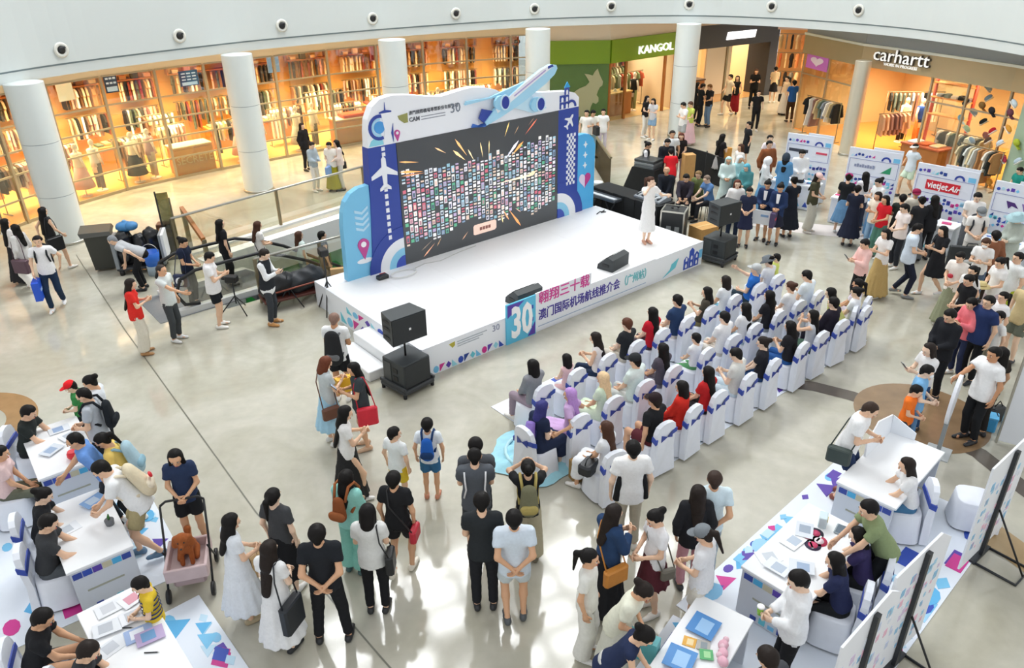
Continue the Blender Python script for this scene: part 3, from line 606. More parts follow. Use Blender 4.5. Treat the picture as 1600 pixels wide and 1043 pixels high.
# steps
st = empty('stage_steps', (SO[0], SO[1], 0), SA, label='white two step stair at the left end of the stage', cat='steps')
MB().box(-.42, -.02, .55, 1.85, 0, .42, bev=.02).build('upper_step', mat('#eef0f1', .5), st); MB().box(-.85, -.43, .55, 1.85, 0, .21, bev=.02).build('lower_step', mat('#eef0f1', .5), st)
# ------------------------------------------------------------ backdrop and screen
BW = 3.66
bd = empty('backdrop', sp(0, BW), SA, label='blue and white printed backdrop frame with airplane cutout behind the stage', cat='backdrop')
def flat(name, poly, d0, d1, m_, parent=bd): return MB().prism(poly, -d1, -d0, plane='xz').build(name, m_, parent)
def circ(cx, cz, r, a0=0, a1=360, n=20, rz_=None): return [(cx+r*math.cos(R(a0+(a1-a0)*k/n)), cz+(rz_ or r)*math.sin(R(a0+(a1-a0)*k/n))) for k in range(n+(0 if a1-a0 == 360 else 1))]
def arc_ring(cx, cz, r0, r1, a0, a1, n=14): return circ(cx, cz, r1, a0, a1, n) + circ(cx, cz, r0, a1, a0, n)
Z0 = SH
M_DBLUE = mat('#31489f', .5); M_LBLUE = mat('#7cc4e8', .5); M_PALE = mat('#bfe2f4', .5); M_WHITEP = mat('#f2f4f8', .5)
flat('blue_column', [(1.16, Z0), (2.05, Z0), (2.05, 3.47), (1.36, 3.47), (1.28, 2.0), (1.22, 1.2)], -.25, 0, M_DBLUE)
flat('left_wing', [(.55, Z0), (1.3, Z0), (1.3, 2.68), (1.05, 2.66), (.85, 2.58), (.7, 2.42), (.62, 2.2), (.58, 1.9)], -.2, -.03, M_LBLUE)
flat('blue_column', [(6.89, Z0), (7.64, Z0), (7.6, 3.47), (6.89, 3.47)], -.25, 0, M_DBLUE)
flat('right_wing', [(7.6, Z0), (8.3, Z0), (8.3, 2.35), (8.22, 2.55), (8.05, 2.68), (7.85, 2.72), (7.6, 2.7)], -.2, -.03, mat('#55b4ea', .5))
flat('cloud_top', [(1.36, 3.47), (7.6, 3.47), (7.6, 3.7), (7.45, 3.83), (7.2, 3.9), (6.6, 3.95), (5.8, 4.05), (5.1, 4.12), (4.85, 4.24), (4.54, 4.32), (4.2, 4.37), (3.9, 4.35), (3.3, 4.28), (2.9, 4.34), (2.45, 4.43), (2.05, 4.47), (1.74, 4.43), (1.55, 4.3), (1.42, 4.05), (1.38, 3.8)], -.22, 0, M_WHITEP)
# arcs
for cx, sgn in ((2.05, 1), (6.89, -1)):
    a0, a1 = (90, 180) if sgn > 0 else (90, 0)
    lim = .95
    flat('dark_arc', arc_ring(cx, Z0, .68, lim, a0, a1), 0, .012, M_DBLUE); flat('white_arc', arc_ring(cx, Z0, .44, .68, a0, a1), 0, .016, M_WHITEP)
    flat('pale_arc', arc_ring(cx, Z0, .26, .44, a0, a1), 0, .02, mat('#8fd0ee', .5)); flat('core_arc', circ(cx, Z0, .26, a0, a1, 8)+[(cx, Z0)], 0, .024, mat('#3d56b8', .5))
# left column art: airplane and dashes
def plane_icon(cx, cz, s_, rot, m_):
    P = [(0, .5), (.07, .42), (.08, .2), (.42, -.02), (.42, -.12), (.08, -.02), (.06, -.3), (.18, -.4), (.18, -.48), (0, -.42), (-.18, -.48), (-.18, -.4), (-.06, -.3), (-.08, -.02), (-.42, -.12), (-.42, -.02), (-.08, .2), (-.07, .42)]
    c_, n_ = math.cos(R(rot)), math.sin(R(rot)); flat('airplane_icon', [(cx+s_*(x*c_-y*n_), cz+s_*(x*n_+y*c_)) for x, y in P], 0, .015, m_)
plane_icon(1.70, 2.86, .78, 0, M_WHITEP)
for q in range(2): MB().box(1.68, 1.76, -.015, 0, 3.24+.12*q, 3.32+.12*q).build('runway_dash', M_WHITEP, bd)
for q in range(8): MB().box(1.66, 1.74, -.015, 0, 1.34+q*.16, 1.44+q*.16).build('runway_dash', M_WHITEP, bd)
for q in range(4): flat('chevron', [(.88, 1.75+.13*q), (1.06, 1.68+.13*q), (1.22, 1.79+.13*q), (1.22, 1.85+.13*q), (1.06, 1.74+.13*q), (.88, 1.81+.13*q)], .03-.06, .012-.03, mat('#b9def3', .5))
def pin(cx, cz, s_, par=bd, y0=-.03):
    flat('map_pin', circ(cx, cz+.1*s_, .13*s_, -25, 205, 14)+[(cx, cz-.22*s_)], y0, y0+.02, mat('#c24a94', .5), par); flat('pin_hole', circ(cx, cz+.11*s_, .06*s_), y0+.02, y0+.026, M_WHITEP, par)
flat('small_cloud', circ(1.02, 1.0, .2, 0, 360, 14, .06), -.03, -.018, M_WHITEP); pin(1.02, 1.27, 1.1)
# cloud art
flat('ring_print', arc_ring(1.68, 3.86, .2, .27, 70, 290), 0, .01, M_DBLUE); flat('disc_print', circ(1.68, 3.86, .13), 0, .01, mat('#4f9fe0')); flat('ring_print', arc_ring(1.68, 3.86, .14, .19, 80, 280), 0, .01, mat('#a8d8f0'))
flat('tower_print', [(1.75, 3.5), (1.95, 3.5), (1.9, 3.8), (1.96, 4.14), (1.74, 4.14), (1.8, 3.8)], 0, .014, M_WHITEP); flat('tower_edge', [(1.96, 3.7), (2.0, 3.5), (2.02, 3.9)], 0, .014, M_DBLUE); flat('tower_deck', [(1.7, 4.14), (2.0, 4.14), (2.0, 4.17), (1.86, 4.2), (1.85, 4.36), (1.83, 4.2), (1.7, 4.17)], 0, .014, M_DBLUE)
flat('water_print', [(1.39, 3.49), (1.75, 3.49), (1.7, 3.75), (1.45, 3.6)], 0, .008, mat('#8fd6e6')); pin(2.1, 3.62, .55, bd, 0)
flat('shield_logo', [(2.15, 4.03), (2.4, 4.06), (2.4, 3.86), (2.3, 3.86), (2.18, 3.95)], 0, .012, mat('#9a9a5a'))
obj('lettering', text_mesh('澳門國際機場專營股份有限公司', .095, .004, mat('#5c5f66'), 'LEFT', 0, .0), bd, (2.43, -.008, 4.04)); obj('lettering', text_mesh('CAM', .13, .004, mat('#5c5f66'), 'LEFT', 0, .003), bd, (2.43, -.008, 3.90))
for q in range(2): MB().box(2.75, 3.4, -.008, 0, 3.86+.06*q, 3.875+.06*q).build('caption_line', mat('#8a8d98'), bd)
obj('lettering', text_mesh('30', .3, .004, mat('#7a8390'), 'CENTER', 0, .0), bd, (3.68, -.008, 3.98))
# airplane cutout on the top
A0 = Vector((4.45, 3.52)); A1 = Vector((6.72, 4.6)); ax = (A1-A0).normalized(); nx = Vector((-ax.y, ax.x)); LN = (A1-A0).length
def ap(s_, t_): q = A0+ax*s_+nx*t_; return (q.x, q.y)
flat('wing', [ap(1.0, .1), ap(.75, .28), (3.9, 4.02), (3.95, 4.1), (4.6, 4.1), ap(1.45, .2)], .03, .09, mat('#a5d7ef', .5)); flat('wing', [ap(.85, -.1), (5.95, 3.55), (6.4, 3.62), (6.0, 3.85), ap(1.5, -.12)], .03, .09, mat('#c8e6f4', .5))
flat('fuselage', [ap(0, .05), ap(.4, .16), ap(1.2, .2), ap(2.0, .19), ap(2.3, .14), ap(2.46, .03), ap(2.46, -.06), ap(2.33, -.14), ap(2.0, -.18), ap(1.2, -.18), ap(.4, -.1), ap(0, -.03)], .06, .14, mat('#a9daf2', .5))
flat('fuselage_top', [ap(.4, .16), ap(1.2, .2), ap(2.0, .19), ap(2.3, .14), ap(2.4, .06), ap(1.2, .05), ap(.4, .04)], .14, .15, M_WHITEP); flat('window_band', [ap(1.0, .10), ap(2.1, .10), ap(2.1, .13), ap(1.0, .13)], .15, .16, mat('#b9a6d6')); flat('cockpit_window', [ap(2.18, .1), ap(2.36, .06), ap(2.34, .12), ap(2.2, .16)], .15, .16, M_DBLUE)
flat('tail_fin', [ap(0, 0), ap(.35, .12), ap(.1, .34), ap(-.08, .2)], .05, .1, M_DBLUE); flat('tail_fin', [ap(-.05, -.04), ap(.3, -.08), ap(-.02, -.02), (4.05, 3.5), (4.1, 3.58)], .07, .12, mat('#3d6fc4'))
for cx, cz in ((5.0, 3.95), (6.12, 3.76)):
    flat('nacelle', circ(cx-.1, cz, .2, 0, 360, 18, .17), .1, .17, mat('#9fd4ee')); flat('intake_rim', circ(cx, cz, .15, 0, 360, 18, .18), .17, .19, mat('#cfeaf7')); flat('intake', circ(cx, cz, .11, 0, 360, 18, .145), .19, .2, mat('#2c3f9c'))
# ruins facade print, right
for q in range(2):
    for r_ in range(3):
        u_ = 6.92+.16*q; z_ = 3.49+.17*r_
        if q == 0 and r_ == 2: continue
        flat('facade_frame', [(u_, z_), (u_+.15, z_), (u_+.15, z_+.16), (u_, z_+.16)], 0, .02, M_DBLUE); flat('facade_arch', [(u_+.04, z_), (u_+.11, z_), (u_+.11, z_+.09), (u_+.075, z_+.12), (u_+.04, z_+.09)], .02, .025, M_WHITEP)
flat('facade_gable', [(7.06, 4.0), (7.26, 4.0), (7.16, 4.14)], 0, .02, mat('#3aa0d8')); flat('ring_print', arc_ring(7.32, 3.5, .12, .18, 0, 180), 0, .02, M_DBLUE)
plane_icon(7.27, 3.14, .42, -38, M_WHITEP)
ck = MB()
for i in range(5):
    for j in range(17):
        if (i+j) % 2 == 0: ck.box(7.2+i*.062, 7.2+(i+1)*.062, -.012, 0, 1.46+j*.08, 1.46+(j+1)*.08)
ck.build('checker_print', M_WHITEP, bd)
for z_ in (1.87, 2.15, 2.43): flat('diamond', [(7.92+.08*math.cos(R(k*45))*(1 if k % 2 == 0 else .45), z_+.09*math.sin(R(k*45))*(1 if k % 2 == 0 else .45)) for k in range(8)], -.03, -.015, M_WHITEP)
hp = [(.22*math.sin(t)**3, .24*(13*math.cos(t)-5*math.cos(2*t)-2*math.cos(3*t)-math.cos(4*t))/17) for t in [i*math.pi/14 for i in range(15)]]
flat('heart_half', [(7.93+a, 1.47+b) for a, b in hp], -.03, -.015, mat('#c2408e')); flat('heart_half', [(7.93-a, 1.47+b) for a, b in reversed(hp)], -.03, -.015, mat('#e6d9ee'))
MB().box(1.2, 7.7, .05, .2, 0, SH).box(1.3, 1.5, .2, .9, 0, .1).box(7.2, 7.4, .2, .9, 0, .1).build('rear_brace', M_DARK, bd)
# LED screen
scr = empty('led_screen', sp(0, BW), SA, label='large dark LED screen showing a wall of tiny pictures and sparks', cat='screen')
MB().box(2.06, 6.88, -.01, .3, Z0, 3.465).build('screen_panel', mat('#4a4d50', .25, emit=.10, noise=.15, scale=.7), scr)
rs = random.Random(3); tl = MB(); pal = ['#e9e6e4', '#cfd8de', '#d5a7b4', '#8fb8c6', '#b9a7c8', '#f2efe9', '#7e97b5', '#d9c3b1', '#5fae8a', '#c96a7c', '#efe9f3', '#a9c9d8', '#e4e4ea', '#f7f7f7']
nc = 38
for i in range(nc):
    u0 = 2.12+(4.7)*i/nc; z_ = 1.02+.10*math.sin(i*.55)+.14*rs.random()+(.12 if 7 < i < 22 else 0); top = 2.62+.12*rs.random()+(.12 if i > 27 or i < 3 else 0)
    while z_ < top:
        h_ = rs.choice([.035, .04, .045, .08, .11, .17]); g_ = .034
        if rs.random() < .93: tl.add([(u0, -.014, z_), (u0+.088, -.014, z_), (u0+.088, -.014, z_+h_), (u0, -.014, z_+h_)], [(0, 1, 2, 3)], col=lin(rs.choice(pal)))
        if h_ > .09: tl.add([(u0+.015, -.016, z_+.02), (u0+.07, -.016, z_+.02), (u0+.07, -.016, z_+h_*.7), (u0+.015, -.016, z_+h_*.7)], [(0, 1, 2, 3)], col=lin(rs.choice(['#5a6472', '#9aa7b4', '#b58a94', '#48606e', '#e3c7bd'])))
        z_ += h_+g_
tl.build('picture_tiles', vcol_mat('screen_tiles', .4, .30), scr, kind='stuff')
sk = MB()
def streak(u0, z0, u1, z1, wd, c_):
    d = Vector((u1-u0, z1-z0)).normalized(); n_ = Vector((-d.y, d.x))*wd; mu, mz = u0+(u1-u0)*.7, z0+(z1-z0)*.7
    sk.add([(u0, -.018, z0), (mu+n_.x, -.018, mz+n_.y), (u1, -.018, z1), (mu-n_.x, -.018, mz-n_.y)], [(0, 3, 2, 1)], col=lin(c_))
for s_ in ((2.6, 2.95, 2.08, 3.05, .02, '#f0b070'), (2.7, 2.72, 2.08, 2.82, .03, '#f4a860'), (2.75, 2.68, 2.1, 2.72, .02, '#c98a60'), (3.35, 3.02, 3.05, 3.2, .02, '#f0c090'), (3.95, 2.85, 3.62, 3.3, .03, '#f2b878'), (3.9, 2.75, 3.55, 3.05, .035, '#ffd79a'), (4.15, 2.7, 3.98, 3.0, .02, '#f6e0b0'), (4.42, 2.72, 4.35, 3.1, .018, '#f3d9a0'), (4.6, 2.75, 4.62, 3.1, .016, '#f3d9a0'), (5.1, 3.1, 5.25, 3.5-.06, .02, '#f4d080'), (5.4, 3.1, 5.55, 3.3, .014, '#a88a6a'), (5.75, 3.05, 6.15, 3.38, .02, '#e0745a'), (5.85, 3.25, 6.05, 3.42, .012, '#8a6a5a'), (5.1, 2.55, 5.55, 2.95, .04, '#e9e2ee'), (5.3, 2.6, 5.7, 2.9, .04, '#f0a860'), (3.1, 1.05, 2.95, .85, .015, '#a88a6a'), (2.9, .95, 2.55, .68, .02, '#d8a080'), (3.9, 1.0, 3.7, .82, .014, '#c9a080'), (4.95, 1.2, 5.0, .95, .02, '#f4dca0'), (5.2, 1.25, 5.6, .72, .035, '#f2a060'), (5.0, 1.3, 5.2, .98, .025, '#e8a878'), (5.4, 1.25, 5.6, 1.1, .014, '#c9a898'), (2.85, 1.05, 2.5, .85, .012, '#8a7a6a'), (4.85, 2.0, 6.0, 2.0, .03, '#ffe9c0'), (5.8, 1.98, 6.1, 2.06, .06, '#ffdca8')): streak(*s_)
sk.build('firework_streaks', vcol_mat('screen_sparks', .4, .6), scr, kind='stuff')
flat('screen_button', [(4.06, .86), (4.1, .84), (4.72, .84), (4.78, .88), (4.78, 1.06), (4.74, 1.1), (4.1, 1.1), (4.06, 1.06)], .012, .02, mat('#e9cbbb', .4, emit=.35), scr)
for q in range(4): MB().box(4.25+q*.09, 4.32+q*.09, -.026, -.02, .93, 1.01).build('button_character', mat('#a0685e', .5), scr)
# ------------------------------------------------------------ loudspeakers and monitors
M_SPK = mat('#34393b', .55, noise=.12, scale=20); M_SPK2 = mat('#24282a', .6, noise=.15, scale=60, bump=.3)
def speaker_stack(x, y, rz, lab1, lab2, ang2):
    t = empty('subwoofer', (x, y, 0), rz, label=lab1, cat='loudspeaker')
    MB().box(-.37, .37, -.36, .36, .07, .16, bev=.03).box(-.37, -.32, -.36, .36, .16, .22, bev=.01).box(.32, .37, -.36, .36, .16, .22, bev=.01).build('dolly', mat('#3b3e40', .7), t)
    for a in (-.33, .33):
        for b in (-.31, .31): MB().lathe([(.035, 0), (.035, .07)], 10, 0, Matrix.Translation((a, b, 0))).build('castor', M_BLACK, t)
    MB().box(-.31, .31, -.31, .31, .165, .66, bev=.02).build('cabinet', M_SPK, t); MB().box(-.29, .29, -.322, -.312, .19, .64).build('grille', M_SPK2, t)
    for z in (.28, .44): MB().box(-.322, -.312, -.12, .0, z, z+.09).build('rear_handle', M_BLACK, t)
    MB().box(-.322, -.312, .06, .28, .22, .6).build('rear_plate', mat('#3f4446', .4), t)
    MB().tube([(0, 0, .66), (0, 0, 1.04)], .02, 8).build('pole', M_BLACK, t)
    o = empty('loudspeaker', (x, y, 1.02), rz+ang2, label=lab2, cat='loudspeaker')
    MB().prism([(-.36, -.22), (.36, -.22), (.30, .22), (-.30, .22)], 0.02, .54).build('cabinet', M_SPK, o); MB().box(-.35, .35, -.235, -.222, .04, .52).build('grille', M_SPK2, o)
    MB().box(-.02, .02, -.245, -.236, .26, .30).build('badge', mat('#e9e9e9', .4), o); MB().lathe([(.06, -.0), (.06, .02)], 12).build('pole_socket', M_BLACK, o)
    for z in (.10, .28, .42): MB().box(-.352, -.335, -.14, .10, z, z+.05, 0, Matrix.Rotation(R(0), 4, 'Z')).build('side_slot', M_BLACK, o)
speaker_stack(-1.96, 12.32, R(47), 'black subwoofer on a wheeled dolly at the left end of the stage', 'black loudspeaker on a pole left of the stage', R(-8))
speaker_stack(5.27, 18.2, R(47), 'black subwoofer on a wheeled dolly at the right end of the stage', 'black loudspeaker on a pole right of the stage', R(-15))
def wedge(u_, w_, rz, lab):
    t = empty('stage_monitor', sp(u_, w_, SH), SA+rz, label=lab, cat='monitor speaker')
    MB().add([(-.34, -.2, 0), (-.34, .22, 0), (-.34, .2, .12), (-.34, -.06, .33), (-.34, -.2, .28), (.34, -.2, 0), (.34, .22, 0), (.34, .2, .12), (.34, -.06, .33), (.34, -.2, .28)], [(4, 3, 2, 1, 0), (5, 6, 7, 8, 9), (0, 1, 6, 5), (1, 2, 7, 6), (2, 3, 8, 7), (3, 4, 9, 8), (4, 0, 5, 9)]).build('cabinet', M_SPK, t)
    MB().add([(-.3, .195, .135), (.3, .195, .135), (.3, -.045, .33), (-.3, -.045, .33), (-.3, .2, .14), (.3, .2, .14), (.3, -.04, .335), (-.3, -.04, .335)], [(4, 5, 6, 7), (0, 1, 5, 4), (2, 3, 7, 6)]).build('grille', M_SPK2, t)
    MB().box(-.35, -.341, -.1, .08, .09, .16).build('handle_slot', M_BLACK, t)
wedge(2.85, .35, R(0), 'black wedge stage monitor just above the printed 30 panel'); wedge(5.6, .38, R(10), 'black wedge stage monitor nearer the singer')
# cables on the stage
cb = empty('cable_coil', sp(1.7, 3.2, SH), SA, label='white coiled cable with a red and black plug box on the stage', cat='cable')
MB().tube([(.32*math.cos(a), .2*math.sin(a), .012+.003*a) for a in [i*.35 for i in range(38)]], .012, 5).build('coil', mat('#e4e4e2', .5), cb); MB().tube([(.3, .1, .012), (.7, .2, .012), (1.1, .1, .012), (1.8, .25, .012), (2.3, .3, .012)], .009, 5).build('lead', mat('#cfcfcb', .5), cb)
MB().box(-.62, -.35, .05, .2, 0, .09, bev=.02).build('plug_box', M_DARK, cb); MB().box(-.5, -.36, .19, .23, .02, .09).build('red_switch', mat('#b02a34', .5), cb)
c2 = empty('cable_bundle', sp(8.1, 3.15, SH), SA, label='small bundle of dark cables at the right rear corner of the stage', cat='cable')
MB().tube([(-.2, 0, .012), (0, .08, .02), (.1, -.05, .02), (-.05, -.02, .03), (.2, .1, .012)], .014, 5).build('lead', M_DARK, c2)
# ------------------------------------------------------------ sound desk behind the right end of the stage
def fp(px, py, z=0.0): q = floor_at(px, py, z); return (q[0], q[1], z)
M_DRAPE = mat('#1b1d1e', .9, noise=.2, scale=6)
dk = empty('sound_desk', sp(8.95, 3.2), SA-R(90), label='long draped black sound desk behind the right end of the stage', cat='desk')
MB().box(-1.1, 1.35, -.05, .6, .90, .94, bev=.01).build('table_top', M_DRAPE, dk)
for q in range(12): MB().box(-1.1+q*.204, -.9+q*.204, -.07-.02*(q % 2), -.05, 0, .94).build('drape_fold', M_DRAPE, dk)
MB().box(1.34, 1.37, -.05, .6, 0, .94).build('side_drape', M_DRAPE, dk); MB().box(-1.12, -1.09, -.05, .6, 0, .94).build('side_drape', M_DRAPE, dk)
kb = empty('keyboard', sp(8.55, 3.1), SA-R(52), label='long dark keyboard console on a crossed stand at the stage corner', cat='keyboard')
kb.location = sp(8.68, 3.75); kb.rotation_euler[2] = SA-R(90)
MB().box(-.65, .65, -.17, .17, .80, .88, bev=.02).build('console_body', mat('#3a4046', .3), kb); MB().box(-.6, .6, -.12, .0, .881, .889).build('key_bed', mat('#c9cdd2', .3), kb)
for s_ in (-.35, .35): MB().tube([(s_-.2, 0, .02), (s_+.2, 0, .8)], .02, 6).tube([(s_+.2, 0, .02), (s_-.2, 0, .8)], .02, 6).build('crossed_legs', M_DARK, kb)
fc = empty('flight_case', sp(9.05, 1.42), SA-R(90)+R(28), label='black flight case rack with silver edges beside the sound desk', cat='flight case')
MB().box(-.3, .3, -.28, .28, .08, .95, bev=.01).build('case_body', mat('#232628', .5), fc)
for x in (-.3, .3):
    for y in (-.28, .28): MB().box(x-.018, x+.018, y-.018, y+.018, .08, .96).build('silver_edge', M_STEEL, fc)
for z in (.08, .95):
    for y in (-.28, .28): MB().box(-.3, .3, y-.018, y+.018, z-.018, z+.018).build('silver_edge', M_STEEL, fc)
    for x in (-.3, .3): MB().box(x-.018, x+.018, -.28, .28, z-.018, z+.018).build('silver_edge', M_STEEL, fc)
for x in (-.14, .08): MB().box(x, x+.12, -.293, -.281, .42, .56).build('latch_plate', mat('#a9adae', .3, .7), fc)
for a in (-.22, .22): MB().lathe([(.04, 0), (.04, .08)], 10, 0, Matrix.Translation((a, -.2, 0))).lathe([(.04, 0), (.04, .08)], 10, 0, Matrix.Translation((a, .2, 0))).build('castor', M_BLACK, fc)
mx = empty('mixing_console', sp(9.28, 2.4, .945), SA-R(90), label='grey audio mixing console lying on the black sound desk', cat='mixer')
MB().add([(-.45, -.25, 0), (.45, -.25, 0), (.45, .25, 0), (-.45, .25, 0), (-.45, -.25, .05), (.45, -.25, .05), (.45, .25, .16), (-.45, .25, .16)], [(3, 2, 1, 0), (4, 5, 6, 7), (0, 1, 5, 4), (1, 2, 6, 5), (2, 3, 7, 6), (3, 0, 4, 7)]).build('console_body', mat('#8a9096', .4), mx)
for q in range(9): MB().box(-.4+q*.09, -.37+q*.09, -.2, .1, .07+.0, .11).build('fader', mat('#e1e4e6' if q % 2 else '#30343a', .4), mx)
hd = empty('headphones', fp(1085, 302, .97)[:2]+(.96,), R(20), label='black headphones lying on top of the flight case', cat='headphones')
hd.location = (fc.location[0], fc.location[1], .97)
MB().tube([(.09*math.cos(a), .09*math.sin(a), .03) for a in [i*math.pi/8 for i in range(9)]], .012, 6).build('band', M_BLACK, hd); MB().ell((.09, -.01, .03), (.03, .045, .03)).build('ear_pad', M_BLACK, hd); MB().ell((-.09, -.01, .03), (.03, .045, .03)).build('ear_pad', M_BLACK, hd)
r2 = empty('equipment_case', fp(1003, 305), R(-40), label='tall black equipment case topped with stacked silver rack gear', cat='flight case')
MB().add([(-.6, -.35, 0), (.6, -.35, 0), (.6, .35, 0), (-.6, .35, 0), (-.25, -.3, .95), (.55, -.3, .95), (.55, .3, .95), (-.25, .3, .95)], [(3, 2, 1, 0), (4, 5, 6, 7), (0, 1, 5, 4), (1, 2, 6, 5), (2, 3, 7, 6), (3, 0, 4, 7)]).build('covered_body', M_DRAPE, r2)
for q in range(3): MB().box(-.2, .5, -.28, .28, .955+.09*q, 1.03+.09*q, bev=.01).build('rack_unit', mat(['#5d6468', '#7f868a', '#45494c'][q], .35, .4), r2)
bx = empty('cardboard_box', sp(9.75, .95), R(30), label='brown cardboard box standing beside the right subwoofer', cat='box')
MB().box(-.3, .3, -.25, .25, 0, .45).build('carton', mat('#c79a5c', .8, noise=.08), bx); MB().box(-.3, .3, -.03, .03, .45, .453).build('tape', mat('#dcb878', .4), bx)
bx2 = empty('cardboard_box', fp(1072, 290), R(10), label='small tan cardboard carton behind the sound desk operators', cat='box')
MB().box(-.18, .18, -.15, .15, 0, 1.05).build('carton', mat('#cf9f63', .8, noise=.08), bx2); MB().box(-.18, .18, -.02, .02, 1.05, 1.053).build('tape', mat('#dcb878', .4), bx2)
# black screen fence around the sound desk
fn = empty('crowd_barrier', (0, 0, 0), 0, label='low black cloth barrier curving round the sound desk', cat='barrier')
bp_ = [fp(1068, 272)[:2], fp(1100, 282)[:2], fp(1128, 294)[:2], fp(1147, 310)[:2], fp(1142, 345)[:2], fp(1120, 360)[:2]]
for k in range(len(bp_)-1):
    loc, rz, L = wall_frame(bp_[k], bp_[k+1]); MB().box(0, L, -.02, .02, .02, .95).build('cloth_panel', M_DRAPE, fn, loc, rz); MB().tube([(0, 0, 0), (0, 0, 1.0)], .025, 6).build('post', M_DARK, fn, loc, rz)
# glass balustrade right of the backdrop
gb = empty('trim_6', (0, 0, 0), kind='structure'); pa = [fp(936, 268)[:2], fp(958, 300)[:2], fp(958, 322)[:2]]
loc, rz, L = wall_frame(fp(930, 262)[:2], fp(952, 298)[:2]); MB().box(0, L, -.015, .015, .02, 1.05).build('bronze_glass', glass_mat('#8a7d4e', .12, 'bronze_glass'), gb, loc, rz); MB().box(0, L, -.04, .04, 1.05, 1.1).build('cap_rail', M_BRONZE, gb, loc, rz)
pc_ = empty('plastic_stool', fp(932, 325), 0, label='white wrapped stand beside the right wing of the backdrop', cat='stand')
MB().lathe([(.14, 0), (.12, .3), (.10, .55), (.16, .75), (.15, .8)], 12).build('wrapped_body', mat('#dfe5e4', .4), pc_); MB().lathe([(.165, .80), (.165, .82)], 12).build('seat', mat('#f1f4f4', .4), pc_)
# ------------------------------------------------------------ escalator, balustrades
EA = R(40); EO = (-7.15, 16.5)
esc = empty('escalator', (EO[0], EO[1], 0), EA, label='escalator descending beside the stage with black handrails and glass sides', cat='escalator')
MB().box(-1.35, .95, -.78, .78, .0, .012).build('landing_plate', mat('#8f9396', .35, .4, noise=.1, scale=30), esc)
MB().box(-.25, .95, -.5, .5, .012, .02).build('comb_plate', mat('#5c6064', .4, .5), esc)
for q in range(18): MB().box(.95+q*.38, 1.33+q*.38, -.5, .5, -.25*q-.28, -.25*q-.01 if q else -.01).build('step', mat('#6a6e72', .45, .4), esc)
for s_ in (-1, 1):
    y = s_*.66; prof = [(-.55, .0), (-.75, .25), (-.78, .55), (-.62, .82), (-.35, .9), (1.1, .9), (2.2, .45), (7.5, -3.05), (7.5, -3.9), (1.3, .0)]
    MB().prism(prof, y-.012, y+.012, plane='xz').build('glass_side', M_RAILGLASS, esc)
    MB().tube([(-.4, y, .16), (-.72, y, .22), (-.86, y, .5), (-.72, y, .82), (-.36, y, .95), (.4, y, .96), (1.1, y, .95), (1.7, y, .74), (2.3, y, .44), (7.5, y, -3.0)], .04, 8).build('handrail', M_BLACK, esc)
    MB().prism([(-.9, 0), (1.0, 0), (7.5, -4.2), (7.5, -3.8), (1.2, .14), (-.9, .14)], y-.09, y+.09, plane='xz').build('skirt_panel', mat('#d3d6d8', .35, .2), esc)
def balustrade(A, B, n, label_kind, h=1.08, m_=None, rail=M_STEEL, z=0.0):
    loc, rz, L = wall_frame(A, B); t = empty('trim_7', (loc[0], loc[1], z), rz, kind='structure')
    for k in range(n+1): MB().box(L*k/n-.03, L*k/n+.03, -.05, .03, 0, h).build('post', M_BRONZE, t)
    for k in range(n): MB().box(L*k/n+.05, L*(k+1)/n-.05, -.006, .006, .08, h-.02).build('glass_panel', M_RAILGLASS, t)
    MB().tube([(0, 0, h), (L, 0, h)], .035, 8).build('top_rail', rail, t); MB().box(0, L, -.1, .1, 0, .05).build('kerb', mat('#e9ebea', .5), t)
balustrade((-8.7, 18.85), (-2.5, 25.8), 3, '')
balustrade((-5.75, 16.05), (-3.3, 18.05), 2, '')
MB().box(0, 9, -.35, .0, -.9, .03).build('trim_8', mat('#eef0ef', .5), None, (-8.2, 18.75, 0), math.atan2(6.75, 6.1), kind='structure')
# glass gate panel and signboard at the head of the well
t = empty('floor_sign', fp(275, 402), R(25), label='tall narrow dark framed glass sign standing at the escalator head', cat='sign')
MB().box(-.14, .14, -.02, .02, .05, 1.75).build('glass_leaf', glass_mat('#a8ad9c', .1, 'dark_glass'), t); MB().box(-.17, -.13, -.03, .03, 0, 1.8).build('frame_post', M_DARK, t); MB().box(.13, .17, -.03, .03, 0, 1.6).build('frame_post', M_BRONZE, t); MB().box(-.2, .2, -.15, .15, 0, .03).build('base', M_DARK, t)
t = empty('brace_panel', fp(318, 398), R(-48), label='slanted wooden handrail brace at the escalator well corner', cat='handrail')
MB().add([(-.9, -.05, 1.02), (-.9, .05, 1.02), (.25, .05, .42), (.25, -.05, .42), (-.9, -.05, 1.12), (-.9, .05, 1.12), (.25, .05, .55), (.25, -.05, .55)], [(3, 2, 1, 0), (4, 5, 6, 7), (0, 1, 5, 4), (1, 2, 6, 5), (2, 3, 7, 6), (3, 0, 4, 7)]).build('wood_rail', M_WOODD, t); MB().box(.2, .3, -.05, .05, 0, .5).build('post', M_BRONZE, t); MB().box(-.9, -.8, -.05, .05, 0, 1.05).build('post', M_BRONZE, t)
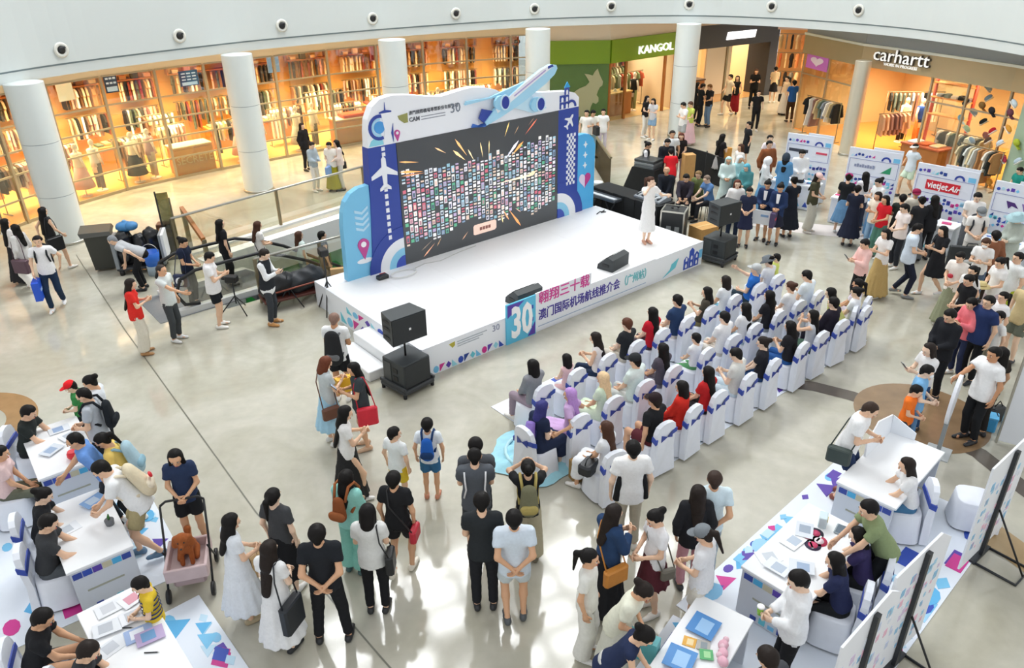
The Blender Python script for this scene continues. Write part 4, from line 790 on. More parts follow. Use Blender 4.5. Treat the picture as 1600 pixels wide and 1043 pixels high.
# wheelie bin and cleaning cart
t = empty('wheelie_bin', fp(168, 418), R(20), label='tall dark wheelie bin with open lid beside the first column', cat='bin')
MB().add([(-.24, -.24, .06), (.24, -.24, .06), (.24, .24, .06), (-.24, .24, .06), (-.3, -.3, .95), (.3, -.3, .95), (.3, .3, .95), (-.3, .3, .95)], [(3, 2, 1, 0), (0, 1, 5, 4), (1, 2, 6, 5), (2, 3, 7, 6), (3, 0, 4, 7), (4, 5, 6, 7)]).build('bin_body', mat('#3c3d37', .5), t)
MB().add([(-.36, -.34, .95), (.34, -.34, .95), (.34, .34, .97), (-.36, .34, .97), (-.40, -.3, 1.06), (.3, -.3, 1.04), (.3, .3, 1.06), (-.40, .3, 1.08)], [(3, 2, 1, 0), (0, 1, 5, 4), (1, 2, 6, 5), (2, 3, 7, 6), (3, 0, 4, 7), (4, 5, 6, 7)]).build('lid', mat('#4b4b45', .45), t)
for s_ in (-.2, .2): MB().lathe([(.1, -.03), (.1, .03)], 14, 0, Matrix.Translation((s_, .27, .1)) @ Matrix.Rotation(R(90), 4, 'Y')).build('wheel', M_BLACK, t)
t = empty('cleaning_cart', fp(228, 420), R(15), label='cleaning cart loaded with black rubbish sacks by the escalator', cat='cart')
MB().box(-.6, .55, -.3, .3, .12, .18, bev=.02).build('tray', mat('#33363a', .6), t); MB().box(-.6, -.52, -.3, .3, .18, .95).build('end_frame', mat('#8b9298', .4), t); MB().box(.5, .56, -.3, .3, .18, .95).build('end_frame', mat('#8b9298', .4), t); MB().box(.56, .62, -.3, .3, .3, .95).build('white_board', mat('#e5e8ea', .5), t)
rs = random.Random(5)
cart_ = t
for a in (-.5, .45):
    for b in (-.25, .25): MB().lathe([(.06, 0), (.06, .12)], 10, 0, Matrix.Translation((a, b, 0))).build('castor', M_BLACK, t)
t = empty('blue_sack', fp(213, 372, 1.0), 0, label='crumpled blue sack lying on top of the cleaning cart', cat='sack'); t.location = fp(228, 420)[:2]+(1.02,)
MB().ell((-.3, .1, .09), (.24, .2, .13), 10, 7).ell((-.12, .05, .12), (.16, .17, .11), 9, 6).build('sack', mat('#3f7fb4', .5, bump=.5, scale=12, noise=.2), t); MB().ell((-.3, .1, .21), (.06, .06, .05)).build('knot', mat('#5a96c4', .5), t)
t = empty('bucket', fp(243, 428), 0, label='bright blue bucket hanging at the front of the cleaning cart', cat='bucket')
MB().lathe([(.15, .25), (.21, .6), (.2, .6), (.14, .3)], 18).build('pail', mat('#2c6fd6', .35), t); MB().tube([(.2*math.cos(a), 0, .6+.2*math.sin(a)) for a in [i*math.pi/8 for i in range(9)]], .01, 5).build('handle', M_STEEL, t); MB().lathe([(.16, 0), (.16, .25)], 12).build('caddy', mat('#9fb0bb', .4), t)
t = empty('brown_stand', fp(268, 395), R(10), label='brown wooden sign stand beside the cleaning cart', cat='stand')
MB().box(-.2, .2, -.15, .15, 0, .85, bev=.02).build('stand_body', mat('#6b4636', .5, noise=.2), t); MB().box(-.15, .15, -.155, -.15, .5, .75).build('sign_plate', mat('#c98f55', .5), t)
# tripods, equipment trolley and carton by the stage stairs
def tripod(px, py, h, lab, head=True):
    t = empty('tripod', fp(px, py), random.uniform(0, 2), label=lab, cat='tripod')
    for k in range(3): a = k*2.094; MB().tube([(0, 0, h*.55), (.36*math.cos(a), .36*math.sin(a), .015)], .014, 6).build('leg', M_BLACK, t)
    MB().tube([(0, 0, h*.3), (0, 0, h)], .018, 6).build('pole', M_DARK, t)
    if head: MB().box(-.09, .09, -.13, .13, h, h+.15, bev=.02).tube([(0, .13, h+.08), (0, .22, h+.08)], .05, 8).build('camera_head', M_BLACK, t)
tripod(517, 486, 1.35, 'tall black tripod with a camera at the stage stairs'); tripod(455, 477, .85, 'slim silver light stand beside the equipment trolley', False); tripod(372, 488, .75, 'small tripod with a camera by the escalator railing')
t = empty('equipment_trolley', fp(462, 470), R(32), label='trolley piled with black equipment covers beside the railing', cat='trolley')
MB().box(-.75, .75, -.3, .3, .2, .26, bev=.02).build('deck', mat('#5b2f26', .5), t)
for a in (-.6, .6):
    for b in (-.25, .25): MB().lathe([(.09, -.03), (.09, .03)], 12, 0, Matrix.Translation((a, b, .09)) @ Matrix.Rotation(R(90), 4, 'X')).build('wheel', M_BLACK, t); 
for a in (-.6, .6): MB().box(a-.02, a+.02, -.27, .27, .09, .22).build('axle', M_DARK, t)
trolley_ = t
MB().tube([(-.75, -.28, .42), (.75, -.28, .5)], .02, 6).tube([(-.7, -.3, .25), (-.7, -.3, .8)], .015, 6).build('rail', mat('#8a4a3a', .4, .3), t)
t = empty('cardboard_box', fp(537, 452), R(15), label='open brown cardboard box behind the left corner of the stage', cat='box')
MB().box(-.25, .25, -.2, .2, 0, .5).build('carton', mat('#c29a66', .8, noise=.08), t); MB().box(-.25, .25, -.2, -.18, .5, .62).build('flap', mat('#cfa873', .8), t)
# ------------------------------------------------------------ printed mat and covered chairs
seatmat = empty('printed_mat', sp(0, 0, 0), SA, label='white and blue printed floor mat under the rows of chairs', cat='mat')
MB().box(.35, 7.7, -4.78, -1.62, .002, .012).build('mat_sheet', mat('#e8eef6', .5, noise=.03), seatmat)
rs = random.Random(11)
mk = [M_SKYBLUE, M_BLUE, mat('#9fd3ee', .5), M_PURPLE, mat('#c3e3f2', .5), mat('#e6efc8', .5)]
for k in range(46):
    u_ = .45+rs.random()*7.0; w_ = rs.choice([-4.7, -4.55, -4.3, -3.6, -3.3, -2.6, -2.3, -1.8])+rs.uniform(-.05, .05); s_ = rs.uniform(.12, .34); m = MB()
    if k % 3 == 0: P = [(u_, w_), (u_+s_*1.3, w_), (u_+s_*.6, w_+s_*.7)]
    elif k % 3 == 1: P = [(u_, w_), (u_+s_, w_), (u_+s_, w_+s_*.5), (u_, w_+s_*.5)]
    else: P = [(u_+s_*.5*math.cos(a), w_+.1+s_*.4*math.sin(a)) for a in [i*math.pi/4 for i in range(8)]]
    P = [(min(7.68, max(.37, a)), min(-1.64, max(-4.76, b))) for a, b in P]
    m.prism(P, .012, .0126+.00012*k).build('print_mark', mk[k % 6], seatmat)
M_COVER = mat('#e9edf5', .75, noise=.04, scale=9, bump=.25); M_SASH = mat('#2f49a8', .5)
def make_chair():
    t = empty('banquet_chair', (0, 0, 0))
    m = MB()   # seat with gathered skirt
    n = 28; rings = []
    for z, g_ in ((.47, .0), (.455, .012), (.25, .03), (.03, .05)):
        rg = []
        for i in range(n):
            a = 2*math.pi*i/n; c_, s_ = math.cos(a), math.sin(a); q = (abs(c_)**4+abs(s_)**4)**-.25
            rr = (.215+g_+(.010*math.sin(7*a*2)*(1 if g_ > .02 else 0)))*q; rg.append((rr*c_, rr*s_+.02, z))
        rings.append(rg)
    vs = [v for r_ in rings for v in r_] + [(0, .02, .48)]
    fs = [(k*n+(i+1) % n, k*n+i, (k+1)*n+i, (k+1)*n+(i+1) % n) for k in range(3) for i in range(n)] + [(4*n, i, (i+1) % n) for i in range(n)]
    m.add(vs, fs, smooth=True); m.build('seat_cover', M_COVER, t)
    P = [(-.215, .45), (-.225, .03), (.225, .03), (.215, .45), (.205, .80), (.17, .90), (.09, .945), (0, .955), (-.09, .945), (-.17, .90), (-.205, .80)]
    bk = MB(); nP = len(P)
    bk.add([(a, -.20-(.07*(b-.3) if b > .3 else 0)-(.03 if b < .1 else 0), b) for a, b in P] + [(a*.98, -.275-(.07*(b-.3) if b > .3 else 0)-(.06 if b < .1 else 0), b) for a, b in P], [tuple(range(nP)), tuple(range(2*nP-1, nP-1, -1))] + [(i, nP+i, nP+(i+1) % nP, (i+1) % nP) for i in range(nP)])
    bk.build('back_cover', M_COVER, t)
    MB().add([(-.225, -.222, .66), (.225, -.222, .66), (.222, -.226, .74), (-.222, -.226, .74), (-.225, -.315, .62), (.225, -.315, .72), (.222, -.32, .80), (-.222, -.32, .70)], [(0, 1, 2, 3), (5, 4, 7, 6), (1, 5, 6, 2), (4, 0, 3, 7), (3, 2, 6, 7), (0, 4, 5, 1)]).build('sash', M_SASH, t)
    MB().add([(-.12, -.325, .77), (.0, -.345, .72), (-.12, -.325, .64), (.12, -.325, .80), (.12, -.325, .66), (0, -.325, .70)], [(0, 1, 2), (1, 3, 4), (2, 5, 0), (3, 5, 4)]).build('bow', mat('#2a3f98', .5), t)
    for a in (-.19, .19):
        for b in (-.17, .2): MB().tube([(a, b, 0), (a, b, .06)], .016, 6).build('leg', M_DARK, t)
    return t
chair0 = make_chair(); first_used = False
CH = {}
rows = {0: (-2.87, [.52, 1.28, 2.03, 2.80, 3.50, 4.22, 4.97, 5.75, 6.62, 7.3]), 1: (-3.88, [.38, 1.12, 1.89, 2.59, 3.50, 4.32, 4.98, 5.76, 6.50, 7.15]), 2: (-4.88, [.15, 1.21, 1.86, 2.52, 3.33, 4.05, 4.95, 5.62, 6.35, 7.2])}
ordn = ['first', 'second', 'third', 'fourth', 'fifth', 'sixth', 'seventh', 'eighth', 'ninth', 'tenth']
for r_, (w_, us) in rows.items():
    for k, u_ in enumerate(us):
        c_ = chair0 if not first_used else copy_tree(chair0); first_used = True
        x, y, _ = sp(u_, w_+.32); a = SA+R(random.uniform(-5, 5))
        if (r_, k) in ((2, 0),): a += R(-12)
        c_.location = (x, y, .012 if .5 < u_ < 7.4 else .002); c_.rotation_euler = (0, 0, a); CH[(r_, k)] = (x, y, a)
        tag(c_, 'white covered chair with blue sash, %s from the left in the %s row' % (ordn[k], ['front', 'middle', 'rear'][r_]), 'chair', 'white covered chairs before the stage')
# ------------------------------------------------------------ people: bodies grown from a posed skeleton
def field(prims, cell, pad=.05, k=.03, cuts=()):
    """smooth union of tapered limbs sampled on a grid; cuts are half spaces (point, normal) to keep where normal.(p-point) < 0"""
    lo = np.min([np.minimum(p[0], p[1]) - max(p[2], p[3]) for p in prims], 0) - pad; hi = np.max([np.maximum(p[0], p[1]) + max(p[2], p[3]) for p in prims], 0) + pad
    n = np.ceil((hi-lo)/cell).astype(int)+1; F = np.full(n, .5, 'f4')
    ax = [lo[i]+cell*np.arange(n[i]) for i in range(3)]
    for a, b, ra, rb, lat, sy, flatb in prims:
        rm = max(ra, rb)+.06; l0 = np.minimum(a, b)-rm; h0 = np.maximum(a, b)+rm
        i0 = np.maximum(((l0-lo)/cell).astype(int), 0); i1 = np.minimum(((h0-lo)/cell).astype(int)+2, n)
        if np.any(i1 <= i0): continue
        X = ax[0][i0[0]:i1[0], None, None]-a[0]; Y = ax[1][None, i0[1]:i1[1], None]-a[1]; Z = ax[2][None, None, i0[2]:i1[2]]-a[2]
        d = b-a; L = np.linalg.norm(d)+1e-9; d = d/L
        t = X*d[0]+Y*d[1]+Z*d[2]; h = np.clip(t/L, 0, 1)
        qx, qy, qz = X-h*L*d[0], Y-h*L*d[1], Z-h*L*d[2]
        if lat is not None and sy != 1:
            e = np.cross(d, lat); e /= np.linalg.norm(e); w_ = qx*e[0]+qy*e[1]+qz*e[2]; f_ = 1/sy/sy-1
            D = np.sqrt(qx*qx+qy*qy+qz*qz+f_*w_*w_) - (ra+(rb-ra)*h)
        else: D = np.sqrt(qx*qx+qy*qy+qz*qz) - (ra+(rb-ra)*h)
        if flatb: D = np.maximum(D, t-L)
        s_ = tuple(slice(i0[i], i1[i]) for i in range(3)); A = F[s_]; hh = np.clip(.5+.5*(A-D)/k, 0, 1)
        F[s_] = A*(1-hh)+D*hh-k*hh*(1-hh)
    for p, nrm in cuts:
        F = np.maximum(F, (ax[0][:, None, None]-p[0])*nrm[0]+(ax[1][None, :, None]-p[1])*nrm[1]+(ax[2][None, None, :]-p[2])*nrm[2])
    return F, lo
_CO = np.array([(0,0,0),(1,0,0),(0,1,0),(1,1,0),(0,0,1),(1,0,1),(0,1,1),(1,1,1)])
_ED = [(0,1),(2,3),(4,5),(6,7),(0,2),(1,3),(4,6),(5,7),(0,4),(1,5),(2,6),(3,7)]
def nets(F, lo, cell):
    F = np.pad(F, 1, constant_values=.5); lo = lo-cell
    S_ = F < 0; n = np.array(F.shape)-1
    cnt = np.zeros(n, 'i1')
    for c in _CO: cnt += S_[c[0]:c[0]+n[0], c[1]:c[1]+n[1], c[2]:c[2]+n[2]]
    act = (cnt > 0) & (cnt < 8); I = np.argwhere(act)
    if len(I) == 0: return np.zeros((0, 3)), np.zeros((0, 4), int)
    idx = np.full(n, -1, 'i4'); idx[act] = np.arange(len(I))
    V = np.stack([F[I[:, 0]+c[0], I[:, 1]+c[1], I[:, 2]+c[2]] for c in _CO], 1)
    P = np.zeros((len(I), 3)); N_ = np.zeros(len(I))
    for a, b in _ED:
        va, vb = V[:, a], V[:, b]; m = (va < 0) != (vb < 0); t = np.where(m, va/np.where(m, va-vb, 1), 0)[:, None]
        P += np.where(m[:, None], _CO[a]+(_CO[b]-_CO[a])*t, 0); N_ += m
    verts = lo+(I+P/N_[:, None])*cell; quads = []
    for ax in range(3):
        u_, v_ = (ax+1) % 3, (ax+2) % 3
        sl0 = [slice(None)]*3; sl1 = [slice(None)]*3; sl0[ax] = slice(0, -1); sl1[ax] = slice(1, None)
        A = S_[tuple(sl0)]; B = S_[tuple(sl1)]; E = np.argwhere(A != B)
        E = E[(E[:, u_] > 0) & (E[:, v_] > 0) & (E[:, u_] < n[u_]) & (E[:, v_] < n[v_])]
        if not len(E): continue
        ins = A[E[:, 0], E[:, 1], E[:, 2]]; q = []
        for du, dv in ((1, 1), (0, 1), (0, 0), (1, 0)):
            e = E.copy(); e[:, u_] -= du; e[:, v_] -= dv; q.append(idx[e[:, 0], e[:, 1], e[:, 2]])
        q = np.stack(q, 1); q[~ins] = q[~ins][:, ::-1]; quads.append(q)
    return verts, np.concatenate(quads)
def np_mesh(name, V, Q, mats, mi=None, smooth=True):
    me = bpy.data.meshes.new(name); nv, nq = len(V), len(Q); me.vertices.add(nv); me.vertices.foreach_set('co', np.asarray(V, 'f4').ravel())
    me.loops.add(nq*4); me.polygons.add(nq); me.loops.foreach_set('vertex_index', np.asarray(Q, 'i4').ravel())
    me.polygons.foreach_set('loop_start', np.arange(0, nq*4, 4, dtype='i4')); me.polygons.foreach_set('loop_total', np.full(nq, 4, 'i4'))
    for m in mats: me.materials.append(m)
    if mi is not None: me.polygons.foreach_set('material_index', np.asarray(mi, 'i4'))
    me.polygons.foreach_set('use_smooth', np.full(nq, smooth)); me.update(calc_edges=True); return me
A3 = lambda *q: np.array(q, float)
XL = A3(1, 0, 0)
def P_(a, b, ra, rb=None, lat=None, sy=1.0, flat=False): return (np.asarray(a, float), np.asarray(b, float), ra, rb if rb is not None else ra, lat, sy, flat)
# --- head, in its own frame (centre of head at the origin, face towards +y); chin at -.115, crown at +.115
def head_arrays(cell):
    pr = [P_((0, -.015, .022), (0, .005, .022), .082, .078, XL, 1.0), P_((0, .02, -.02), (0, .035, -.075), .060, .036, XL, .95), P_((0, -.02, -.03), (0, -.02, -.14), .05, .052),
          P_((0, .088, .012), (0, .102, -.018), .009, .014), P_((-.02, .078, -.058), (.02, .078, -.058), .010, .010), P_((-.035, .076, .03), (.035, .076, .03), .012, .012)]
    for s_ in (-1, 1): pr.append(P_((s_*.078, -.004, -.018), (s_*.082, -.012, .018), .010, .013))
    F, lo = field(pr, cell, k=.018); V, Q = nets(F, lo, cell); mi = np.zeros(len(Q), int)
    def quad_ell(c, r, m):
        nonlocal V, Q, mi
        nu, nv = 6, 4; vs = []
        for a in range(nv+1):
            t = -math.pi/2+math.pi*a/nv
            for b in range(nu): p = 2*math.pi*b/nu; vs.append((c[0]+r[0]*math.cos(t)*math.cos(p), c[1]+r[1]*math.cos(t)*math.sin(p), c[2]+r[2]*math.sin(t)))
        qs = [(a*nu+b, a*nu+(b+1) % nu, (a+1)*nu+(b+1) % nu, (a+1)*nu+b) for a in range(nv) for b in range(nu)]
        Q = np.concatenate([Q, np.array(qs)+len(V)]); V = np.concatenate([V, np.array(vs)]); mi = np.concatenate([mi, np.full(len(qs), m)])
    for s_ in (-1, 1):
        quad_ell((s_*.032, .078, .006), (.014, .008, .007), 1); quad_ell((s_*.032, .084, .006), (.007, .004, .007), 2); quad_ell((s_*.032, .086, .030), (.019, .005, .004), 2)
    quad_ell((0, .089, -.058), (.022, .006, .008), 3)
    return V, Q, mi
HEADS = {}
def head(lod):
    if lod not in HEADS: HEADS[lod] = head_arrays({0: .0125, 1: .018, 2: .024}[lod])
    return HEADS[lod]
# --- hand: palm, four unequal bent fingers, thumb off the side; wrist at origin, fingers along +x, palm facing -z, thumb towards +y
def hand_arrays():
    V = []; Q = []
    def seg(pts, hw, ht):
        o = len(V)
        for (x, y, z), w_, h_ in zip(pts, hw, ht):
            V.extend([(x, y-w_, z-h_), (x, y+w_, z-h_), (x, y+w_, z+h_), (x, y-w_, z+h_)])
        for k in range(len(pts)-1):
            for i in range(4): j = (i+1) % 4; Q.append((o+k*4+i, o+k*4+j, o+k*4+4+j, o+k*4+4+i))
        Q.append((o+3, o+2, o+1, o)); e = o+(len(pts)-1)*4; Q.append((e, e+1, e+2, e+3))
    seg([(-.03, 0, 0), (.0, 0, 0), (.045, 0, .002), (.088, 0, 0)], [.024, .027, .040, .038], [.021, .017, .015, .011])
    for y, L in ((.029, .066), (.0095, .074), (-.0105, .068), (-.029, .052)):
        seg([(.084, y, 0), (.084+L*.5, y, -.006), (.084+L*.83, y*.95, -.022), (.084+L*.98, y*.93, -.036)], [.0088, .0084, .0076, .0055], [.0088, .0084, .0074, .0055])
    seg([(.018, .026, -.004), (.046, .052, -.012), (.070, .060, -.020), (.088, .058, -.026)], [.013, .0105, .0095, .007], [.011, .010, .0085, .006])
    return np.array(V), np.array(Q)
HANDV, HANDQ = hand_arrays()
# --- hair, caps: built once per style in the head frame
def hair_arrays(style, cell=.0135):
    sk = [P_((0, -.022, .028), (0, -.004, .036), .092, .088, XL, 1.0)]
    cuts = []; extra = []
    F = None
    if style in ('short', 'buzz'):
        if style == 'buzz': sk = [P_((0, -.018, .026), (0, -.004, .030), .087, .083)]
        sk.append(P_((0, -.055, -.01), (0, -.05, -.055), .055, .040))
    elif style == 'bob': sk += [P_((0, -.04, 0), (0, -.045, -.115), .088, .082, XL, .8), P_((-.07, -.01, .02), (-.074, -.005, -.10), .03, .028), P_((.07, -.01, .02), (.074, -.005, -.10), .03, .028)]
    elif style in ('long', 'verylong'):
        e = -.34 if style == 'long' else -.48
        sk += [P_((0, -.04, 0), (0, -.07, -.16), .086, .086, XL, .72), P_((0, -.07, -.16), (0, -.125, e), .088, .06, XL, .45), P_((-.07, -.01, .02), (-.08, -.02, -.15), .026, .028), P_((.07, -.01, .02), (.08, -.02, -.15), .026, .028)]
    elif style == 'pony': sk += [P_((0, -.05, .0), (0, -.05, -.04), .055, .045), P_((0, -.10, .045), (0, -.15, .02), .03, .034), P_((0, -.15, .02), (0, -.16, -.22), .036, .014)]
    elif style == 'bun': sk += [P_((0, -.05, .0), (0, -.05, -.045), .055, .042), P_((0, -.105, .06), (0, -.125, .06), .045, .043)]
    F, lo = field(sk, cell, k=.015)
    n = F.shape; ax = [lo[i]+cell*np.arange(n[i]) for i in range(3)]; X, Y, Z = ax[0][:, None, None], ax[1][None, :, None], ax[2][None, None, :]
    face = np.minimum(.030-Y+0*X, 0)     # keep only behind the hairline
    hl = .062 if style != 'buzz' else .07
    cut = np.minimum(Y-.034, hl-Z) + 0*X          # >0 in the face zone
    F = np.maximum(F, cut)
    if style in ('short', 'buzz', 'pony', 'bun'): F = np.maximum(F, np.minimum(Y+.035, .012-Z)+0*X)
    V, Q = nets(F, lo, cell); return V, Q
HAIR_ME = {}
def hair_mesh(style, col):
    if (style, col) not in HAIR_ME:
        if style not in HAIR_ME: HAIR_ME[style] = hair_arrays(style)
        V, Q = HAIR_ME[style]; HAIR_ME[(style, col)] = np_mesh('hair', V, Q, [mat(col, .6, noise=.25, scale=40, bump=.3, spec=.22)])
    return HAIR_ME[(style, col)]
def cap_mesh(kind, col):
    if (kind, col) not in HAIR_ME:
        m = MB()
        if kind == 'cap': m.lathe([(.099, .035), (.101, .06), (.094, .09), (.07, .118), (.03, .132), (.0, .134)], 16, 0, Matrix.Translation((0, -.008, 0))); m.prism([(-.075, .06)]+[(.085*math.cos(a), .065+.115*math.sin(a)) for a in [math.pi-i*math.pi/8 for i in range(9)]], .042, .052)
        elif kind == 'bucket': m.lathe([(.165, .0), (.17, .008), (.108, .05), (.098, .12), (.05, .138), (0, .14)], 18)
        elif kind == 'straw': m.lathe([(.21, .03), (.21, .04), (.104, .05), (.098, .12), (.05, .138), (0, .14)], 20)
        elif kind == 'visor': m.lathe([(.102, .03), (.103, .075), (.095, .075), (.095, .03)], 18); m.prism([(-.075, .06)]+[(.085*math.cos(a), .065+.11*math.sin(a)) for a in [math.pi-i*math.pi/8 for i in range(9)]], .035, .045)
        elif kind == 'hood': m.ell((0, -.02, .0), (.115, .12, .14), 16, 10)
        HAIR_ME[(kind, col)] = m.mesh('cap', cloth(col))
    return HAIR_ME[(kind, col)]
def shoe_mesh(col, lod):
    k = ('shoe', col, lod)
    if k not in HAIR_ME:
        if ('shoeA', lod) not in HAIR_ME:
            c = .02 if lod == 0 else .028
            F, lo = field([P_((0, -.045, .04), (0, .05, .045), .043, .046), P_((0, .05, .04), (0, .165, .032), .046, .036, XL, .8), P_((0, -.03, .05), (0, -.025, .085), .040, .040)], c, k=.02, cuts=[((0, 0, .001), (0, 0, -1)), ((0, 0, .095), (0, 0, 1))]); HAIR_ME[('shoeA', lod)] = nets(F, lo, c)
        V, Q = HAIR_ME[('shoeA', lod)]; HAIR_ME[k] = np_mesh('shoe', V, Q, [mat(col, .5, noise=.08, scale=20)])
    return HAIR_ME[k]
def ik(a, c, l1, l2, pole):
    """middle joint between a and c (c is pulled in if out of reach)"""
    d = c-a; D = np.linalg.norm(d)
    if D > (l1+l2)*.995: c = a+d/D*(l1+l2)*.995; d = c-a; D = np.linalg.norm(d)
    D = max(D, abs(l1-l2)+.02); u_ = d/D; x = (l1*l1-l2*l2+D*D)/(2*D); hgt = math.sqrt(max(l1*l1-x*x, 1e-6))
    pv = np.asarray(pole, float); pv = pv-u_*(pv@u_); pv /= np.linalg.norm(pv)+1e-9
    return a+u_*x+pv*hgt, c
HT = {'down': (.24, .03, -.50), 'hip': (.26, .06, -.36), 'phone': (.05, .27, -.19), 'low': (.06, .24, -.34), 'lap': (.07, .30, -.40), 'face': (.075, .19, .13), 'cross': (-.05, .19, -.20), 'behind': (.03, -.17, -.40), 'reach': (.13, .47, -.22), 'table': (.10, .42, -.26), 'strap': (.15, .13, -.07), 'out': (.42, .22, -.12), 'point': (.22, .46, -.02), 'swingf': (.22, .22, -.44), 'swingb': (.24, -.16, -.45), 'wide': (.46, .10, -.30)}
POSE = {'st': ('down', 'down'), 'ph': ('phone', 'phone'), 'p1': ('phone', 'down'), 'p2': ('down', 'phone'), 'bk': ('behind', 'behind'), 'cr': ('cross', 'cross'), 'lo': ('low', 'low'), 'fc': ('face', 'face'), 'f1': ('face', 'down'), 'rf': ('reach', 'reach'), 'r1': ('reach', 'down'), 'sr': ('strap', 'down'), 'wk': ('swingf', 'swingb'), 'hp': ('hip', 'down'), 'pt': ('point', 'low'), 'tb': ('table', 'table'), 'lp': ('lap', 'lap'), 'ou': ('out', 'down'), 'wd': ('wide', 'wide'), 'sing': ('face', 'out')}
SKINS = [mat('#e9bf9f', .55, noise=.04, scale=10), mat('#dcab86', .55, noise=.04, scale=10), mat('#efcdb2', .55, noise=.04, scale=10), mat('#c9936c', .55, noise=.04, scale=10)]
M_EYEW = mat('#f2efea', .3); M_EYED = mat('#1c1614', .4); M_LIP = mat('#b9625a', .5)
PEOPLE = []
def person(x, y, z, h, face, pose, hair, top, bottom, shoe, label, sex='f', lean=0, walk=0, sit=0, head_yaw=0, head_pitch=None, cap=None, lod=None, skin=None, kid=False, stance=.10, feet=.42):
    """top: (kind, colour), bottom: (kind, colour); face in degrees, 90 looks away from the camera"""
    s = h/1.70; dist = math.hypot(x, y)
    if lod is None: lod = 0 if dist < 13.5 else (1 if dist < 23 else 2)
    cell = (.023, .030, .038)[lod]/s
    rnd = random.Random(int(abs(x)*977+abs(y)*331)); skin = SKINS[skin if skin is not None else rnd.choice([0, 0, 1, 2])]
    m = sex == 'm'; sw = .172 if m else .148; bw = 1.0 if m else .93
    le = R(lean); t = A3(0, math.sin(le), math.cos(le)); fwd = A3(0, math.cos(le), -math.sin(le))
    pz = .95 if sit == 0 else (.56/s if sit == 1 else .15/s)
    P = A3(0, 0 if sit else -.5*math.sin(le)*.35, pz); sc = P+t*.455; nb = P+t*.50
    hands = POSE[pose]; J = {}
    for i, sd in ((0, 1), (1, -1)):
        sh = sc+XL*sd*sw; hx, hy, hz = HT[hands[i]]; tg = sc+XL*sd*hx*(1 if hx < .2 else sw/.17)+fwd*hy+t*hz
        el, wr = ik(sh, tg, .275, .245, XL*sd*.55-fwd*.45-t*.7 if hands[i] not in ('behind',) else XL*sd*1.0-fwd*.6-t*.2)
        J[i] = (sh, el, wr)
    for i, sd in ((0, 1), (1, -1)):
        hip = P+XL*sd*.088-A3(0, 0, .04)
        if sit == 1: ank = A3(sd*(stance+.02), feet+(.04 if i else 0), .085/s); pole = A3(sd*.1, 1, 1)
        elif sit == 2: ank = A3(sd*.12, .62, .09/s); pole = A3(sd*.2, .4, 1)
        else: ank = A3(sd*stance, sd*walk-.02, .085+(.05 if walk and sd*walk < 0 else 0)); pole = A3(sd*.12, 1, .1)
        if sit == 0 and lean: ank[1] += P[1]*.3
        kn, ank = ik(hip, ank, *((.435, .435) if sit or walk or lean else (.416, .416)), pole); J[2+i] = (hip, kn, ank)
    # body
    tor = [P_(P-t*.05, P+t*.05, .142*bw, .140*bw, XL, .74), P_(P+t*.05, P+t*.2, .138*bw, .118*bw, XL, .74), P_(P+t*.2, P+t*.39, .120*bw, .142*bw, XL, .70), P_(sc-XL*sw*.9, sc+XL*sw*.9, .056)]
    hp = head_pitch if head_pitch is not None else {'ph': -24, 'lo': -22, 'p1': -22, 'p2': -22, 'tb': -20, 'lp': -8}.get(pose, -4)
    hdir = Matrix.Rotation(R(head_yaw), 3, 'Z') @ Matrix.Rotation(R(hp-lean*.55), 3, 'X'); hk = 1.18 if kid else 1.05
    hup = np.array(hdir @ Vector((0, 0, 1))); hc = nb+hup*.125*hk+t*.01
    pr = list(tor)+[P_(P+t*.42, hc-hup*.05, .054, .050)]
    for i in (0, 1):
        sh, el, wr = J[i]; pr += [P_(sh, el, .046*bw, .038*bw), P_(el, wr, .038*bw, .026)]
        hip, kn, an = J[2+i]; pr += [P_(hip, kn, .083*bw, .052), P_(kn, kn*.6+an*.4, .052, .052), P_(kn*.6+an*.4, an, .050, .034), P_(an-A3(0, .02, .03), an+A3(0, .13, -.05), .034, .028)]
    F, lo = field(pr, cell); V, Q = nets(F, lo, cell); mi = np.zeros(len(Q), int)
    hv, hq, hm = head(lod); Rm = np.array(hdir); hV = hv*hk@Rm.T+hc
    Q = np.concatenate([Q, hq+len(V)]); V = np.concatenate([V, hV]); mi = np.concatenate([mi, hm])
    if lod < 2:
        for i, sd in ((0, 1), (1, -1)):
            sh, el, wr = J[i]; xd = (wr-el)/np.linalg.norm(wr-el)
            if hands[i] in ('phone', 'low', 'face', 'cross', 'lap', 'table', 'reach'): xd = xd*.7+fwd*.35-XL*sd*.25; xd /= np.linalg.norm(xd)
            th = t*1.0 if hands[i] in ('phone', 'face', 'reach', 'low', 'point', 'table', 'strap') else fwd
            yd = th-xd*(th@xd); yd /= np.linalg.norm(yd); zd = np.cross(xd, yd)*1.0
            B = np.stack([xd, yd, zd], 1); hv2 = HANDV*A3(1, 1, sd if True else 1)*.95@B.T+wr; q2 = HANDQ if sd > 0 else HANDQ[:, ::-1]
            Q = np.concatenate([Q, q2+len(V)]); V = np.concatenate([V, hv2]); mi = np.concatenate([mi, np.zeros(len(HANDQ), int)])
    root = empty('person', (x, y, z), R(face-90), label=label, cat='person')
    obj('body', np_mesh('body', V*s, Q, [skin, M_EYEW, M_EYED, M_LIP], mi), root)
    # clothes
    ph = rnd.uniform(0, 6)
